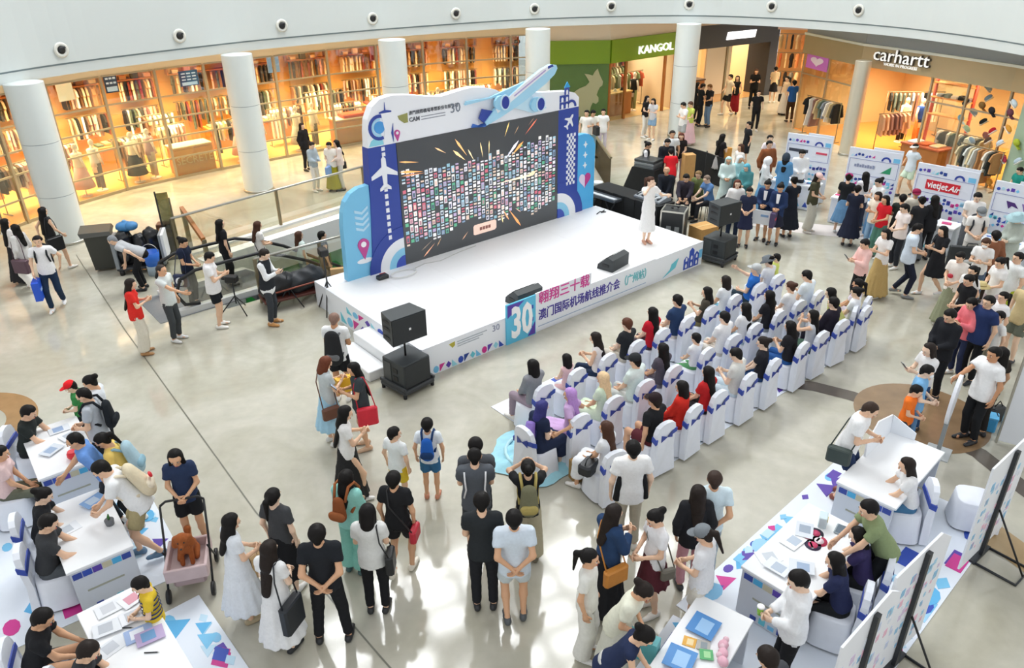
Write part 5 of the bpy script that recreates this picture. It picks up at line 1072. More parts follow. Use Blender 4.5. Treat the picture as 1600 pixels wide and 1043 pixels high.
    def grow(name, prims, col, cuts=(), k=.035):
        F, lo = field(prims, cell, k=k, cuts=cuts); n_ = F.shape; gx = lo[0]+cell*np.arange(n_[0])[:, None, None]; gy = lo[1]+cell*np.arange(n_[1])[None, :, None]; gz = lo[2]+cell*np.arange(n_[2])[None, None, :]
        if name in ('skirt', 'dress') and not sit: th = np.arctan2(gy, gx); F = F+.010*np.clip((P[2]+.02-gz)/.5, 0, 1)*np.cos(13*th+ph)
        F = F+.0042*np.sin(31*gx+9*np.sin(13*gz+ph))*np.sin(27*gz+7*gy+8*np.sin(11*gx+ph))
        v, q = nets(F, lo, cell)
        if len(q): obj(name, np_mesh(name, v*s, q, [cloth(col)]), root)
    def torso_cover(g, hem, sleeve, neck=.465, flare=0.0):
        c = [P_(P-t*(hem+.05), P+t*.05, (.176+g+flare)*bw, (.156+g+flare*.5)*bw, XL, .80), P_(P+t*.05, P+t*.2, (.152+g+flare*.4)*bw, (.130+g)*bw, XL, .76), P_(P+t*.2, P+t*.39, (.128+g)*bw, (.148+g)*bw, XL, .74), P_(sc-XL*sw*.9, sc+XL*sw*.9, .060+g*.5)]
        for i in (0, 1):
            sh, el, wr = J[i]
            if sleeve == 1: c.append(P_(sh, sh*.42+el*.58, .056+g*.5, .058+g*.6, flat=True))
            elif sleeve == 2: c += [P_(sh, el, .058+g*.6, .052+g*.6), P_(el, el*.08+wr*.92, .052+g*.6, .040+g*.5, flat=True)]
        return c
    hemcut = lambda hem: (P-t*hem, -t)
    neckcut = lambda nk: (P+t*nk, t)
    tk, tc = top; bk, bc = bottom
    if sit and tk not in ('dress', 'robe'): hem0 = .02
    else: hem0 = .10
    def skirt_prims(zh, rh, wz=.06):
        if sit:
            c = [P_(P-t*.04, P+t*.06, .165*bw, .150*bw, XL, .78)]
            ends = []
            for i in (0, 1):
                hip, kn, an = J[2+i]; f_ = 1.0; c.append(P_(hip, kn, .115, .095)); ends.append(kn)
                if zh < .4: c.append(P_(kn, kn*.35+an*.65, .095, .11, flat=True))
            c.append(P_((J[2][0]+J[3][0])/2, (J[2][1]+J[3][1])/2, .11, .10)); return c
        cen = (J[2][2]+J[3][2])/2; bot = A3(cen[0], cen[1]*(1-zh)+P[1]*zh, zh)
        return [P_(P+t*wz, P*.55+bot*.45, .156*bw, max(.165*bw, .150*bw+(rh-.15)*.45), XL, .92), P_(P*.55+bot*.45, bot, max(.165*bw, .150*bw+(rh-.15)*.45), rh, XL, .96, flat=True)]
    g = {'tee': .014, 'loose': .028, 'tank': .008, 'shirt': .020, 'jacket': .022, 'dress': .012, 'robe': .035, 'vest': .024, 'crop': .012}[tk]
    sl = {'tee': 1, 'loose': 1, 'tank': 0, 'shirt': 2, 'jacket': 2, 'dress': 1, 'robe': 2, 'vest': 0, 'crop': 1}[tk]
    if tk in ('dress', 'robe'):
        zh, rh = (.28, .30) if tk == 'dress' else (.05, .30)
        if bk == 'mini': zh, rh = .52, .25
        if bk == 'sheath': zh, rh = .34, .215
        grow('dress', torso_cover(g, .0, sl)+skirt_prims(zh, rh), tc, [neckcut(.53)])
    else:
        hem = {'jacket': .16, 'loose': .12, 'crop': -.06}.get(tk, hem0)
        if sit: hem = min(hem, .03)
        if tk == 'vest':
            gr = [P_(J[i][0], J[i][1], .060, .054) for i in (0, 1)]+[P_(J[i][1], J[i][1]*.1+J[i][2]*.9, .052, .042, flat=True) for i in (0, 1)]
            grow('shirt', torso_cover(.010, .04, 0)+gr, '#eef0f1', [neckcut(.535)])
        grow({'jacket': 'jacket', 'shirt': 'shirt', 'vest': 'vest'}.get(tk, 'top'), torso_cover(g, hem+.04, sl), tc, [hemcut(hem), neckcut(.53)])
    if bk in ('tr', 'wide', 'flare', 'sh', 'bike'):
        wcut = (P+t*.07, t); c = [P_(P-t*.05, P+t*.1, .150*bw, .140*bw, XL, .76)]; cuts = [wcut]
        for i in (0, 1):
            hip, kn, an = J[2+i]
            if bk == 'sh': c.append(P_(hip, hip*.28+kn*.72, .098*bw, .098, flat=True))
            elif bk == 'bike': c.append(P_(hip, hip*.45+kn*.55, .092*bw, .085, flat=True))
            elif bk == 'wide': c += [P_(hip, kn, .098*bw, .100), P_(kn, kn*.07+an*.93, .100, .118, flat=True)]
            elif bk == 'flare': c += [P_(hip, kn, .094*bw, .075), P_(kn, kn*.0+an*1.0, .075, .12, flat=True)]
            else: c += [P_(hip, kn, .093*bw, .070), P_(kn, kn*.05+an*.95, .068, .058, flat=True)]
        grow('shorts' if bk in ('sh', 'bike') else 'trousers', c, bc, cuts, .02)
    elif bk in ('skirt', 'mini', 'long') and tk not in ('dress', 'robe'):
        zh, rh = {'skirt': (.36, .27), 'mini': (.55, .22), 'long': (.10, .29)}[bk]
        grow('skirt', skirt_prims(zh, rh), bc, [(P+t*.08, t)])
    for i in (0, 1):
        hip, kn, an = J[2+i]; o = obj('shoe', shoe_mesh(shoe, min(lod, 1)), root, tuple((an-A3(0, 0, .085))*s)); o.scale = (s, s, s); o.rotation_euler = (0, 0, R(-8 if i == 0 else 8))
    Hm = Matrix.Translation(Vector(hc*s)) @ hdir.to_4x4() @ Matrix.Scale(s*hk, 4)
    if hair:
        st_, hcol = hair; o = obj('hair', hair_mesh(st_, hcol), root)
        hr = Matrix.Rotation(R(head_yaw), 3, 'Z') @ Matrix.Rotation(R(max(hp*.35-lean*.3, -9)), 3, 'X') if st_ in ('long', 'verylong') else hdir
        o.matrix_local = Matrix.Translation(Vector(hc*s)) @ hr.to_4x4() @ Matrix.Scale(s*hk*1.03, 4)
    if cap: o = obj('cap' if cap[0] != 'hood' else 'hood', cap_mesh(*cap), root); o.matrix_local = Hm
    fr = dict(root=root, s=s, P=P, t=t, sc=sc, fwd=fwd, J=J, x=x, y=y, z=z, rz=R(face-90), h=h, hc=hc, sw=sw, sit=sit, face=face); PEOPLE.append(fr); return fr
def by_head(px, py, h, z=0.0): q = floor_at(px, py, h+z-.01); return q[0], q[1]
def world_of(fr, v):
    c_, s_ = math.cos(fr['rz']), math.sin(fr['rz']); v = np.asarray(v)*fr['s']; return (fr['x']+c_*v[0]-s_*v[1], fr['y']+s_*v[0]+c_*v[1], fr['z']+v[2])
# --- things people carry
def backpack(fr, col, label, col2=None, big=1.0):
    base = fr['sc']-fr['t']*(.40*big)-fr['fwd']*.155; t = empty('backpack', world_of(fr, base), fr['rz'], label=label, cat='backpack')
    t.rotation_euler = (-math.atan2(fr['t'][1], fr['t'][2]), 0, fr['rz']); s_ = fr['s']; col2 = col2 or col
    F, lo = field([P_((0, -.06, .05), (0, -.05, .36*big), .145*big, .115*big, XL, .62)], .02, k=.02); v, q = nets(F, lo, .02); o = obj('pack_body', np_mesh('pack_body', v*s_, q, [cloth(col)]), t)
    F, lo = field([P_((-.05, -.13, .08), (.05, -.13, .08), .075, .075, A3(0, 0, 1), .55)], .02); v, q = nets(F, lo, .02); obj('front_pocket', np_mesh('front_pocket', v*s_, q, [cloth(col2)]), t)
    for sd in (-1, 1):
        MB().tube([tuple(np.array(p_)*s_) for p_ in ((sd*.08, -.02, .36*big), (sd*.10, .07, .445), (sd*.105, .20, .43), (sd*.115, .285, .30), (sd*.13, .22, .14), (sd*.12, .04, .05))], .021*s_, 6).build('strap', cloth(col2), t)
    return t
def shoulder_bag(fr, side, col, label, size=(.30, .10, .22), drop=.50, cross=False, strapcol=None):
    sd = side; hip = fr['sc']+XL*sd*(fr['sw']+.09)-fr['t']*drop+fr['fwd']*(-.06); t = empty('shoulder_bag', world_of(fr, hip), fr['rz'], label=label, cat='bag'); s_ = fr['s']
    w_, d_, h_ = (v*s_ for v in size); MB().box(-d_/2, d_/2, -w_/2, w_/2, -h_, 0, bev=.025).build('bag_body', mat(col, .5, noise=.12, scale=12), t)
    a = fr['sc']+fr['t']*.065+XL*(sd*fr['sw']*(.75 if not cross else -.55)); a = (a-hip)*s_; f_ = fr['fwd']*s_
    pts = [np.array((0, w_*.42, -.01)), a+f_*.11-fr['t']*.16*s_+XL*(.03*sd*s_), a+f_*.05, a, a-f_*.07, a-f_*.14-fr['t']*.2*s_+XL*(.03*sd*s_), np.array((0, -w_*.42, -.01))]
    MB().tube([tuple(p_) for p_ in pts], .010*s_, 5).build('strap', mat(strapcol or col, .5), t); return t
def hand_bag(fr, side, col, label, size=(.32, .12, .36), handle=.12, name='paper_bag', cat='bag', mark=None):
    wr = fr['J'][0 if side > 0 else 1][2]; el = fr['J'][0 if side > 0 else 1][1]; d = (wr-el)/np.linalg.norm(wr-el); p = world_of(fr, wr+d*.09); t = empty(name, p, fr['rz'], label=label, cat=cat)
    w_, d_, h_ = size; MB().add([(-d_/2, -w_/2, -handle-h_), (d_/2, -w_/2, -handle-h_), (d_/2, w_/2, -handle-h_), (-d_/2, w_/2, -handle-h_), (-d_/2, -w_/2, -handle), (d_/2, -w_/2, -handle), (d_/2, w_/2, -handle), (-d_/2, w_/2, -handle)], [(3, 2, 1, 0), (0, 1, 5, 4), (1, 2, 6, 5), (2, 3, 7, 6), (3, 0, 4, 7), (4, 5, 6, 7)]).build('bag_body', mat(col, .5), t)
    for x in (-d_/2, d_/2): MB().tube([(x, -w_*.25, -handle), (x*.4, -w_*.15, -.02), (x*.4, w_*.15, -.02), (x, w_*.25, -handle)], .006, 5).build('handle', mat(col, .5), t)
    if mark: MB().box(-d_/2-.004, d_/2+.004, -w_*.25, w_*.25, -handle-h_*.55, -handle-h_*.4).build('printed_mark', mat(mark, .5), t)
    return t
def phone(fr, side, label, col='#26292c'):
    wr = fr['J'][0 if side > 0 else 1][2]; p = world_of(fr, wr+fr['fwd']*.10+fr['t']*.04); t = empty('phone', p, fr['rz'], label=label, cat='phone')
    Mx = Matrix.Rotation(R(-40), 4, 'X'); MB().box(-.038, .038, -.005, .005, -.03, .12, 0, Mx, .004).build('phone_body', mat(col, .3), t); MB().box(-.034, .034, -.007, -.005, -.024, .114, 0, Mx).build('display', mat('#9fb4c9', .2, emit=.2), t)
# ------------------------------------------------------------ the people in the hall
K = '#120f0e'; BR = '#4b3023'; DK = '#241c18'
def stand(hx, hy, h, face, pose, hair, top, bot, shoe, label, sex='f', lean=0, **kw):
    s = h/1.70; zt = (.95+.64*math.cos(R(lean))+.11)*s if lean else h
    x, y = by_head(hx, hy, zt)
    if lean:
        off = (.64*math.sin(R(lean))-.175*math.sin(R(lean)))*s; x -= math.cos(R(face))*off; y -= math.sin(R(face))*off
    return person(x, y, .0, h, face, pose, hair, top, bot, shoe, label, sex, lean, **kw)
def seat(r_, k, h, pose, hair, top, bot, shoe, label, sex='f', turn=0, lean=4, **kw):
    x, y, a = CH[(r_, k)]; f_ = math.degrees(SA)+90+turn; x -= math.cos(R(f_))*.06; y -= math.sin(R(f_))*.06
    return person(x, y, 0, h, f_, pose, hair, top, bot, shoe, label, sex, lean, sit=1, **kw)
def sit_at(hx, hy, h, face, pose, hair, top, bot, shoe, label, sex='f', lean=10, stool=True, **kw):
    s = h/1.70; x, y = by_head(hx, hy, .56+.75*s*math.cos(R(lean))); off = .60*math.sin(R(lean))*s; x -= math.cos(R(face))*off; y -= math.sin(R(face))*off
    return person(x, y, 0, h, face, pose, hair, top, bot, shoe, label, sex, lean, sit=1, **kw)
WH = '#eceded'; BL = '#202226'; NV = '#25304a'; GY = '#8b8f93'; SHW = '#e8e6e1'
# --- far side, by the shops
stand(1089, 129, 1.62, 0, 'ph', ('long', K), ('tee', BL), ('tr', '#2a2624'), BL, 'woman in black leaning against the column near the black fronted shop')
stand(1097, 131, 1.74, 10, 'ph', ('short', K), ('tee', '#1e1f22'), ('tr', '#1e1f22'), BL, 'man in black tee and trousers looking at phone beside the jeans wearer', 'm')
stand(1111, 132, 1.74, 200, 'lo', ('short', '#6b4a24'), ('tee', '#232327'), ('tr', '#6d87a5'), BL, 'man in black tee and blue jeans outside the black fronted shop', 'm')
stand(1142, 117, 1.74, 190, 'wk', ('short', K), ('tee', '#d9cbb4'), ('sh', '#1f2022'), SHW, 'man in beige shirt and black shorts walking past the black shop', 'm', walk=.2)
stand(1153, 119, 1.64, 250, 'st', ('long', K), ('tank', '#1d1d20'), ('wide', '#9c2730'), BL, 'woman in black top and wide crimson trousers')
stand(1182, 108, 1.76, 265, 'ph', ('long', BR), ('loose', '#19191b'), ('tr', '#19191b'), BL, 'tall person all in black at the black shop pier')
stand(1186, 142, 1.62, 265, 'st', ('short', K), ('tee', '#1c1c1f'), ('tr', '#1c1c1f'), SHW, 'boy in black tee with white print facing the hall', 'm')
stand(1213, 105, 1.63, 80, 'lo', ('bun', K), ('tee', '#d8c09c'), ('mini', '#1f1f22'), SHW, 'woman in tan top and black mini skirt at the corridor end')
f = stand(1231, 120, 1.64, 200, 'st', ('pony', K), ('tee', '#dcc7ad'), ('long', '#d9d6d2'), BL, 'woman in beige top and pale grey long skirt at corridor mouth')
shoulder_bag(f, 1, '#17181a', 'black shoulder bag on the woman in the pale grey skirt', (.4, .14, .34))
stand(1242, 126, 1.72, 90, 'st', ('short', K), ('tee', '#2d62b0'), ('tr', '#4a3626'), BL, 'man in bright blue tee walking away by the shop window', 'm')
stand(1268, 128, 1.64, 200, 'ph', ('pony', BR), ('tee', '#df9a8c'), ('tr', '#8c8168'), SHW, 'woman in salmon top behind the pink heart poster window')
stand(1171, 191, 1.63, 190, 'st', ('bun', K), ('tee', '#232529'), ('sh', '#232529'), BL, 'woman in dark navy walking alone across the far hall')
stand(1070, 160, 1.72, 200, 'ph', ('short', K), ('tee', '#f2f2f2'), ('sh', '#aeb1b3'), SHW, 'man in white tee and grey shorts before the fifth column', 'm')
stand(1081, 159, 1.64, 200, 'lo', ('short', BR), ('tee', '#c9d86a'), ('long', '#e3bfc6'), SHW, 'woman in lime top and pink long skirt before the fifth column')
stand(1010, 150, 1.63, 320, 'lo', ('verylong', K), ('tee', '#2a2728'), ('tr', '#e9e6dd'), SHW, 'woman with long hair and white trousers outside the green shop')
stand(1022, 154, 1.62, 230, 'ph', ('long', K), ('tee', '#cfd0d4'), ('sh', '#8fb0d0'), SHW, 'woman in grey top and denim shorts outside the green shop')
stand(943, 171, 1.64, 262, 'st', ('short', K), ('loose', '#f6f6f6'), ('tr', '#d9cfdb'), SHW, 'woman in white tee and pale patterned trousers right of the backdrop')
stand(917, 173, 1.72, 250, 'st', ('short', K), ('tee', '#f1eee8'), ('tr', '#4f8490'), BL, 'man in cream tee peeking behind the right wing of the backdrop', 'm')
f = stand(926, 172, 1.73, 290, 'ph', ('short', K), ('tee', '#f4f2e9'), ('tr', '#8ba7b0'), BL, 'man in white tee with dark bag behind the backdrop right wing', 'm')
hand_bag(f, 1, '#26272a', 'dark bag held by the man behind the backdrop right wing', (.3, .14, .3), .05, 'tote_bag')
stand(471, 193, 1.66, 330, 'st', ('verylong', K), ('jacket', '#1e1d20'), ('tr', '#232226'), BL, 'woman in black with very long hair at the lit shop windows')
f = stand(485, 222, 1.62, 330, 'lo', ('bun', DK), ('shirt', '#a9b6bf'), ('tr', '#e9e6df'), SHW, 'woman in grey blue shirt and white trousers before the lit shop')
f = stand(514, 222, 1.60, 260, 'lo', ('short', K), ('loose', '#efeae2'), ('long', '#a9a22e'), BL, 'woman in cream top and olive yellow skirt before the lit shop')
hand_bag(f, 1, '#7fa3d6', 'small blue and white bag held before the lit shop', (.3, .1, .3), .1)
f = stand(527, 219, 1.64, 200, 'lo', ('long', K), ('shirt', '#e9d9d2'), ('tr', '#d9d6cf'), BL, 'woman in pale blouse with black bag at the backdrop left edge')
shoulder_bag(f, 1, '#1b1b1e', 'black leather shoulder bag near the backdrop left edge', (.36, .12, .24))
for (px, py, c1, hr, lb) in ((131, 173, '#f0d9bd', 'short', 'shopper in cream top inside the lit shop right of first column'), (147, 167, '#3a2a24', 'bun', 'shopper in dark brown inside the lit shop right of first column')):
    stand(px, py, 1.66, 60, 'st', (hr, K), ('tee', c1), ('tr', '#5a4030'), BL, lb)
# --- left of the stage
f = stand(6, 343, 1.62, 60, 'st', ('verylong', K), ('tee', '#e9e5e2'), ('long', '#2a292b'), BL, 'woman with long black hair and black skirt at the left edge')
f = stand(22, 352, 1.64, 170, 'st', ('long', K), ('shirt', '#d8d6d3'), ('wide', '#efece4'), SHW, 'woman in pale top and wide white trousers near the left edge', walk=.15)
shoulder_bag(f, -1, '#5d4550', 'large mauve brown slouchy shoulder bag near the left edge', (.4, .16, .34))
f = stand(65, 325, 1.66, 60, 'wk', ('verylong', K), ('tank', '#2b2b2d'), ('sh', '#eceae4'), SHW, 'woman in white shorts striding past the first column', walk=.24)
shoulder_bag(f, 1, '#1d1e21', 'large black tote on the woman by the first column', (.42, .14, .36), .42)
f = stand(57, 370, 1.74, 290, 'wk', ('short', K), ('tee', '#f0f0f2'), ('tr', '#22344c'), '#f2f2f2', 'man in white tee with backpack straps carrying a blue bag', 'm', walk=.16)
backpack(f, '#2a2c2f', 'dark backpack worn by the man with the blue bag'); hand_bag(f, 1, '#2356cf', 'bright blue carrier bag held by the walking man', (.36, .14, .42), .08, mark='#9fbdf0')
f = stand(172, 372, 1.68, 190, 'r1', ('buzz', GY), ('tee', '#b3b6b9'), ('tr', '#1d1e21'), BL, 'cleaner in grey shirt bending over the wheelie bin', 'm', lean=62)
f = stand(282, 372, 1.63, 350, 'lo', ('bun', K), ('tee', '#20283c'), ('tr', '#26272b'), BL, 'woman in navy top waiting at the escalator landing')
b = shoulder_bag(f, 1, '#1f2c50', 'navy bag with a round white panda face patch', (.34, .12, .3), .52)
MB().lathe([(.1, .0), (.1, .012)], 16, 0, Matrix.Translation((.055, 0, -.15)) @ Matrix.Rotation(R(90), 4, 'Y')).build('face_patch', mat('#f2f2f2', .6), b)
for yy in (-.035, .035): MB().ell((.07, yy, -.14), (.006, .02, .024), 8, 6).build('dark_spot', M_BLACK, b)
def esc_at(px, py, off=0.0):
    A = (EO[0]-math.sin(EA)*off, EO[1]+math.cos(EA)*off); B = (A[0]+math.cos(EA), A[1]+math.sin(EA)); s_, z_ = wall_at(A, B, px, py); return A[0]+math.cos(EA)*s_, A[1]+math.sin(EA)*s_, z_, s_
def rider(px, py, h, off, *a, **k):
    x, y, z, s_ = esc_at(px, py, off); step = 0.022 if s_ < .95 else -.25*int((s_-.95)/.38)-.01; return person(x, y, max(z-h, step) if s_ > .95 else step, h, *a, **k)
rider(345, 358, 1.64, .15, 40, 'st', ('long', K), ('tee', '#1e1f22'), ('tr', '#1e1f22'), BL, 'woman in black stepping onto the escalator')
f = rider(400, 353, 1.62, .3, 45, 'lo', ('long', BR), ('tee', '#efece8'), ('tr', '#8a8f96'), BL, 'brown haired woman in white top riding the escalator')
shoulder_bag(f, 1, '#26262a', 'small black sling bag on the brown haired escalator rider', (.2, .07, .16), .5, True)
rider(466, 362, 1.63, .2, 40, 'st', ('long', BR), ('tee', '#dfeee8'), ('tr', '#8a9aa6'), BL, 'woman with long brown hair lower down on the escalator')
rider(502, 362, 1.74, -.1, 30, 'st', ('short', K), ('tank', '#2b333d'), ('tr', '#3a4250'), BL, 'man in a dark tank top lowest on the escalator', 'm')
f = stand(250, 415, 1.70, 350, 'r1', ('buzz', '#3a3431'), ('tee', '#d6dcda'), ('tr', '#45494c'), '#e4e4e2', 'older man in pale tee resting a hand on the handrail', 'm', skin=1)
stand(322, 395, 1.72, 10, 'ph', ('short', K), ('loose', '#f0efef'), ('sh', '#1f2328'), '#f0eee9', 'man in white tee and black shorts by the escalator', 'm')
f = stand(408, 390, 1.74, 355, 'ph', ('short', DK), ('vest', '#2b2e33'), ('tr', '#3c4045'), '#c08a4e', 'man in black waistcoat and tan boots holding a phone', 'm'); phone(f, 1, 'dark phone held by the man in the waistcoat')
stand(198, 437, 1.64, 20, 'ph', ('verylong', DK), ('loose', '#e0332c'), ('wide', '#ddd6c6'), '#b98a5a', 'woman in bright red top and cream wide trousers')
f = stand(520, 492, 1.73, 85, 'lo', ('buzz', '#8b6f62'), ('tee', '#eef0f0'), ('sh', '#1e1f22'), SHW, 'bald man in white tee wearing a big black backpack', 'm', skin=3)
backpack(f, '#2a2b2d', 'big black backpack with grey trim before the stage steps', '#6f7173', 1.15)
# --- standing crowd, lower middle
f = stand(503, 560, 1.63, 35, 'ph', ('bob', '#6b3a26'), ('tee', '#c9d2d4'), ('skirt', '#a9d3ea'), '#e9e9e6', 'woman in grey tee and light blue skirt with brown bag')
shoulder_bag(f, 1, '#6b4433', 'brown leather crossbody bag over the light blue skirt', (.3, .1, .22), .52, True); hand_bag(f, -1, '#f2bb2a', 'yellow paper bag beside the light blue skirt', (.3, .12, .26), .02)
f = stand(556, 567, 1.62, 200, 'ph', ('verylong', K), ('loose', '#3c4448'), ('bike', '#3a4146'), '#caa88a', 'woman in charcoal tee and shorts with a red bag')
shoulder_bag(f, -1, '#d5233a', 'red tote bag on the woman in charcoal', (.34, .1, .34), .45); phone(f, 1, 'phone held by the woman in charcoal with red bag')
f = stand(533, 637, 1.64, 20, 'ph', ('verylong', K), ('tee', '#f0eeec'), ('long', '#2c2c2d'), '#f0efec', 'woman in white top and black patterned skirt holding phone', walk=.14)
stand(615, 672, 1.36, 60, 'st', ('short', K), ('tee', '#eef2f2'), ('sh', '#e0c13c'), '#33353a', 'boy in white tee and yellow shorts', 'm', kid=True, head_yaw=-35)
f = stand(667, 658, 1.38, 88, 'st', ('short', K), ('tee', '#e4ebf2'), ('sh', '#3a6f9c'), '#c9876a', 'boy in white tee and blue shorts with blue backpack', 'm', kid=True)
backpack(f, '#2c68c4', 'small blue backpack on the boy in blue shorts', '#24406e', .85)
stand(743, 690, 1.74, 95, 'ph', ('short', K), ('tee', '#54585e'), ('sh', '#2f3338'), '#3d4145', 'man partly hidden behind the man in grey tee', 'm')
stand(741, 706, 1.72, 92, 'ph', ('buzz', K), ('loose', '#565b62'), ('sh', '#3b4046'), '#3d4145', 'man in slate grey tee with white side seams', 'm')
f = stand(825, 722, 1.64, 92, 'fc', ('bun', K), ('tee', '#202123'), ('wide', '#b8b096'), '#6f6a58', 'woman in black tee raising a phone to film the stage')
backpack(f, '#7d7c62', 'olive camouflage backpack on the woman filming', '#b9a866', .9)
stand(990, 692, 1.76, 95, 'st', ('short', K), ('loose', '#f3f4f3'), ('tr', '#b9b2a0'), '#d8d5cc', 'man in white tee with black side panels behind the chairs', 'm')
f = stand(537, 740, 1.62, 70, 'lo', ('long', K), ('shirt', '#9adcd2'), ('wide', '#8fd2c4'), '#4f6f72', 'woman in mint green outfit with a brown backpack')
backpack(f, '#8e5230', 'round brown leather backpack on the woman in mint', '#a0603a', .72)
f = stand(614, 740, 1.66, 80, 'st', ('short', K), ('tee', '#232427'), ('sh', '#26272a'), '#e7e1d2', 'woman in black tee and black shorts with belt bag', walk=.12)
shoulder_bag(f, 1, '#c22a3c', 'red and black sling bag over black shorts', (.26, .09, .2), .5, True, '#26272a')
f = stand(425, 767, 1.64, 70, 'st', ('pony', K), ('tee', '#46484b'), ('skirt', '#1f2023'), '#e6e4e0', 'woman with ponytail in charcoal tee and black skirt')
f = stand(353, 808, 1.63, 40, 'lo', ('long', K), ('dress', '#e3e8ee'), ('', ''), '#b9a888', 'woman in pale white dress holding a straw hat')
f2 = hand_bag(f, -1, '#c9a878', 'tan straw tote held against the pale dress', (.3, .12, .3), .1, 'straw_bag')
f = stand(494, 824, 1.76, 95, 'bk', ('short', K), ('tee', '#23262b'), ('tr', '#1f2024'), '#26282b', 'man in black tee and trousers with hands behind his back', 'm', stance=.17)
f = stand(415, 852, 1.62, 70, 'lo', ('verylong', DK), ('dress', '#e9eaea'), ('', ''), '#26282b', 'woman with very long hair in long white dress')
shoulder_bag(f, 1, '#20252c', 'quilted black tote on the woman in the long white dress', (.36, .12, .42), .46)
f = stand(572, 795, 1.64, 90, 'lo', ('bob', K), ('loose', '#dfe0dd'), ('tr', '#1f2023'), '#2b2d30', 'woman with bob hair in loose pale top and black trousers')
shoulder_bag(f, 1, '#1d1f22', 'black fabric shoulder bag over the loose pale top', (.26, .1, .3), .34)
stand(752, 777, 1.76, 92, 'lo', ('short', K), ('tee', '#2c3033'), ('tr', '#23252a'), '#2c2e31', 'man in dark tee and black trousers standing behind slate grey man', 'm')
stand(803, 801, 1.72, 93, 'bk', ('short', K), ('loose', '#d3dfea'), ('sh', '#ccd6da'), '#53585c', 'man in pale blue tee with hands behind his back', 'm', walk=.05, skin=1)
f = stand(1092, 762, 1.63, 90, 'st', ('long', DK), ('jacket', '#25262a'), ('tr', '#d09aa2'), '#3a3a3c', 'woman in black jacket and dusty pink trousers')
f = stand(1118, 739, 1.72, 85, 'bk', ('buzz', '#3d2f28'), ('tee', '#d3e6ef'), ('tr', '#a9b4ba'), SHW, 'man in pale blue tee beside the woman in black jacket', 'm')
f = stand(1107, 827, 1.64, 150, 'lo', ('pony', DK), ('loose', '#e9eaed'), ('sh', '#e2ddd2'), '#2f3236', 'woman in grey cap and white tee standing near the brochure tables', cap=('cap', '#7b8186'))
f = stand(1030, 798, 1.63, 200, 'lo', ('bun', K), ('tee', '#f0f0f2'), ('mini', '#5a2b33'), '#e5e1da', 'woman in white tee and maroon mini skirt')
shoulder_bag(f, -1, '#6f6b60', 'small taupe bag over the maroon mini skirt', (.2, .08, .16), .46, True)
f = stand(955, 793, 1.66, 30, 'ph', ('long', DK), ('shirt', '#2c4468'), ('long', '#222326'), '#2a2a2c', 'woman with wavy hair in navy blouse and black skirt')
shoulder_bag(f, 1, '#d08a3a', 'tan orange shoulder bag over the navy blouse', (.34, .1, .24), .44, True)
f = stand(921, 862, 1.62, 340, 'st', ('pony', K), ('tee', '#e6e6df'), ('wide', '#e6e6df'), '#f1f1ee', 'woman with ponytail dressed all in cream white')
f = stand(1003, 912, 1.62, 330, 'lo', ('bun', DK), ('loose', '#e8e9d6'), ('skirt', '#d9d9cc'), SHW, 'woman in pale cream tee bending near the bottom brochure table', lean=22)
hand_bag(f, 1, '#58a9ae', 'teal see through tote held by the woman in cream tee', (.34, .14, .3), .02, 'tote_bag')
f = stand(1006, 983, 1.62, 345, 'tb', ('bun', K), ('tank', '#27314f'), ('skirt', '#c9c9c4'), SHW, 'woman in navy sleeveless top leaning over the brochure table', lean=34)
f = stand(272, 702, 1.64, 285, 'lo', ('long', K), ('tee', '#2c3a58'), ('sh', '#202226'), '#8a4a3c', 'woman in navy polo pushing the dog pram')
# --- lower left tables
sit_at(150, 480+157, 1.7, 0, 'tb', ('short', K), ('tee', '#2a302f'), ('tr', '#26282b'), BL, 'unused', 'm') if 0 else None
f = sit_at(37, 636, 1.72, 10, 'tb', ('short', K), ('tee', '#2a302f'), ('sh', '#26282b'), '#e2e2df', 'man in black tee seated at the left table', 'm', lean=14)
stand(143, 588, 1.63, 190, 'lo', ('bun', K), ('tee', '#dfe3e8'), ('tr', '#26282b'), SHW, 'woman with hair bun behind the man with small black backpack')
stand(113, 598, 1.28, 200, 'lo', ('short', K), ('tee', '#3f8f4f'), ('sh', '#33363a'), SHW, 'child in red cap and green top at the left table', 'm', kid=True, cap=('cap', '#e8252c'))
f = stand(133, 607, 1.72, 190, 'lo', ('buzz', K), ('tee', '#b9bfc6'), ('tr', '#232529'), SHW, 'man in grey tee with small black backpack at left table', 'm')
backpack(f, '#23272c', 'small black backpack on the man in grey tee', None, .85)
f = stand(112, 680, 1.74, 205, 'r1', ('buzz', K), ('tee', '#6a95d6'), ('tr', '#30343a'), SHW, 'man in sky blue tee leaning towards the left table', 'm', lean=24, skin=1)
f = stand(161, 678, 1.62, 190, 'lo', ('pony', K), ('tee', '#f0cf74'), ('tr', '#2a2c30'), SHW, 'woman in yellow tee with pale blue backpack', lean=14)
backpack(f, '#a9c6d2', 'pale blue backpack on the woman in yellow tee', '#8fb4c4', 1.0)
f = stand(157, 722, 1.74, 200, 'tb', ('short', K), ('loose', '#eef0f0'), ('sh', '#b0a47c'), '#5f7f9c', 'man in white tee and khaki shorts leaning over the middle table', 'm', lean=26, walk=.14)
bp0 = backpack(f, '#dfd2b4', 'cream canvas backpack with a red badge over khaki shorts', '#e9dec6', 1.0); MB().ell((0, -.2, .17), (.045, .02, .045), 10, 6).build('red_badge', mat('#d8232f', .5), bp0)
f = sit_at(-4, 700, 1.66, 20, 'lp', ('short', K), ('loose', '#e6c9c6'), ('tr', '#66695a'), BL, 'person in pink top and camouflage trousers cut by left edge')
f = sit_at(60, 766, 1.64, 25, 'tb', ('bun', K), ('tee', '#26282b'), ('tr', '#2b2d30'), BL, 'woman in black tee seated at the middle left table', lean=14)
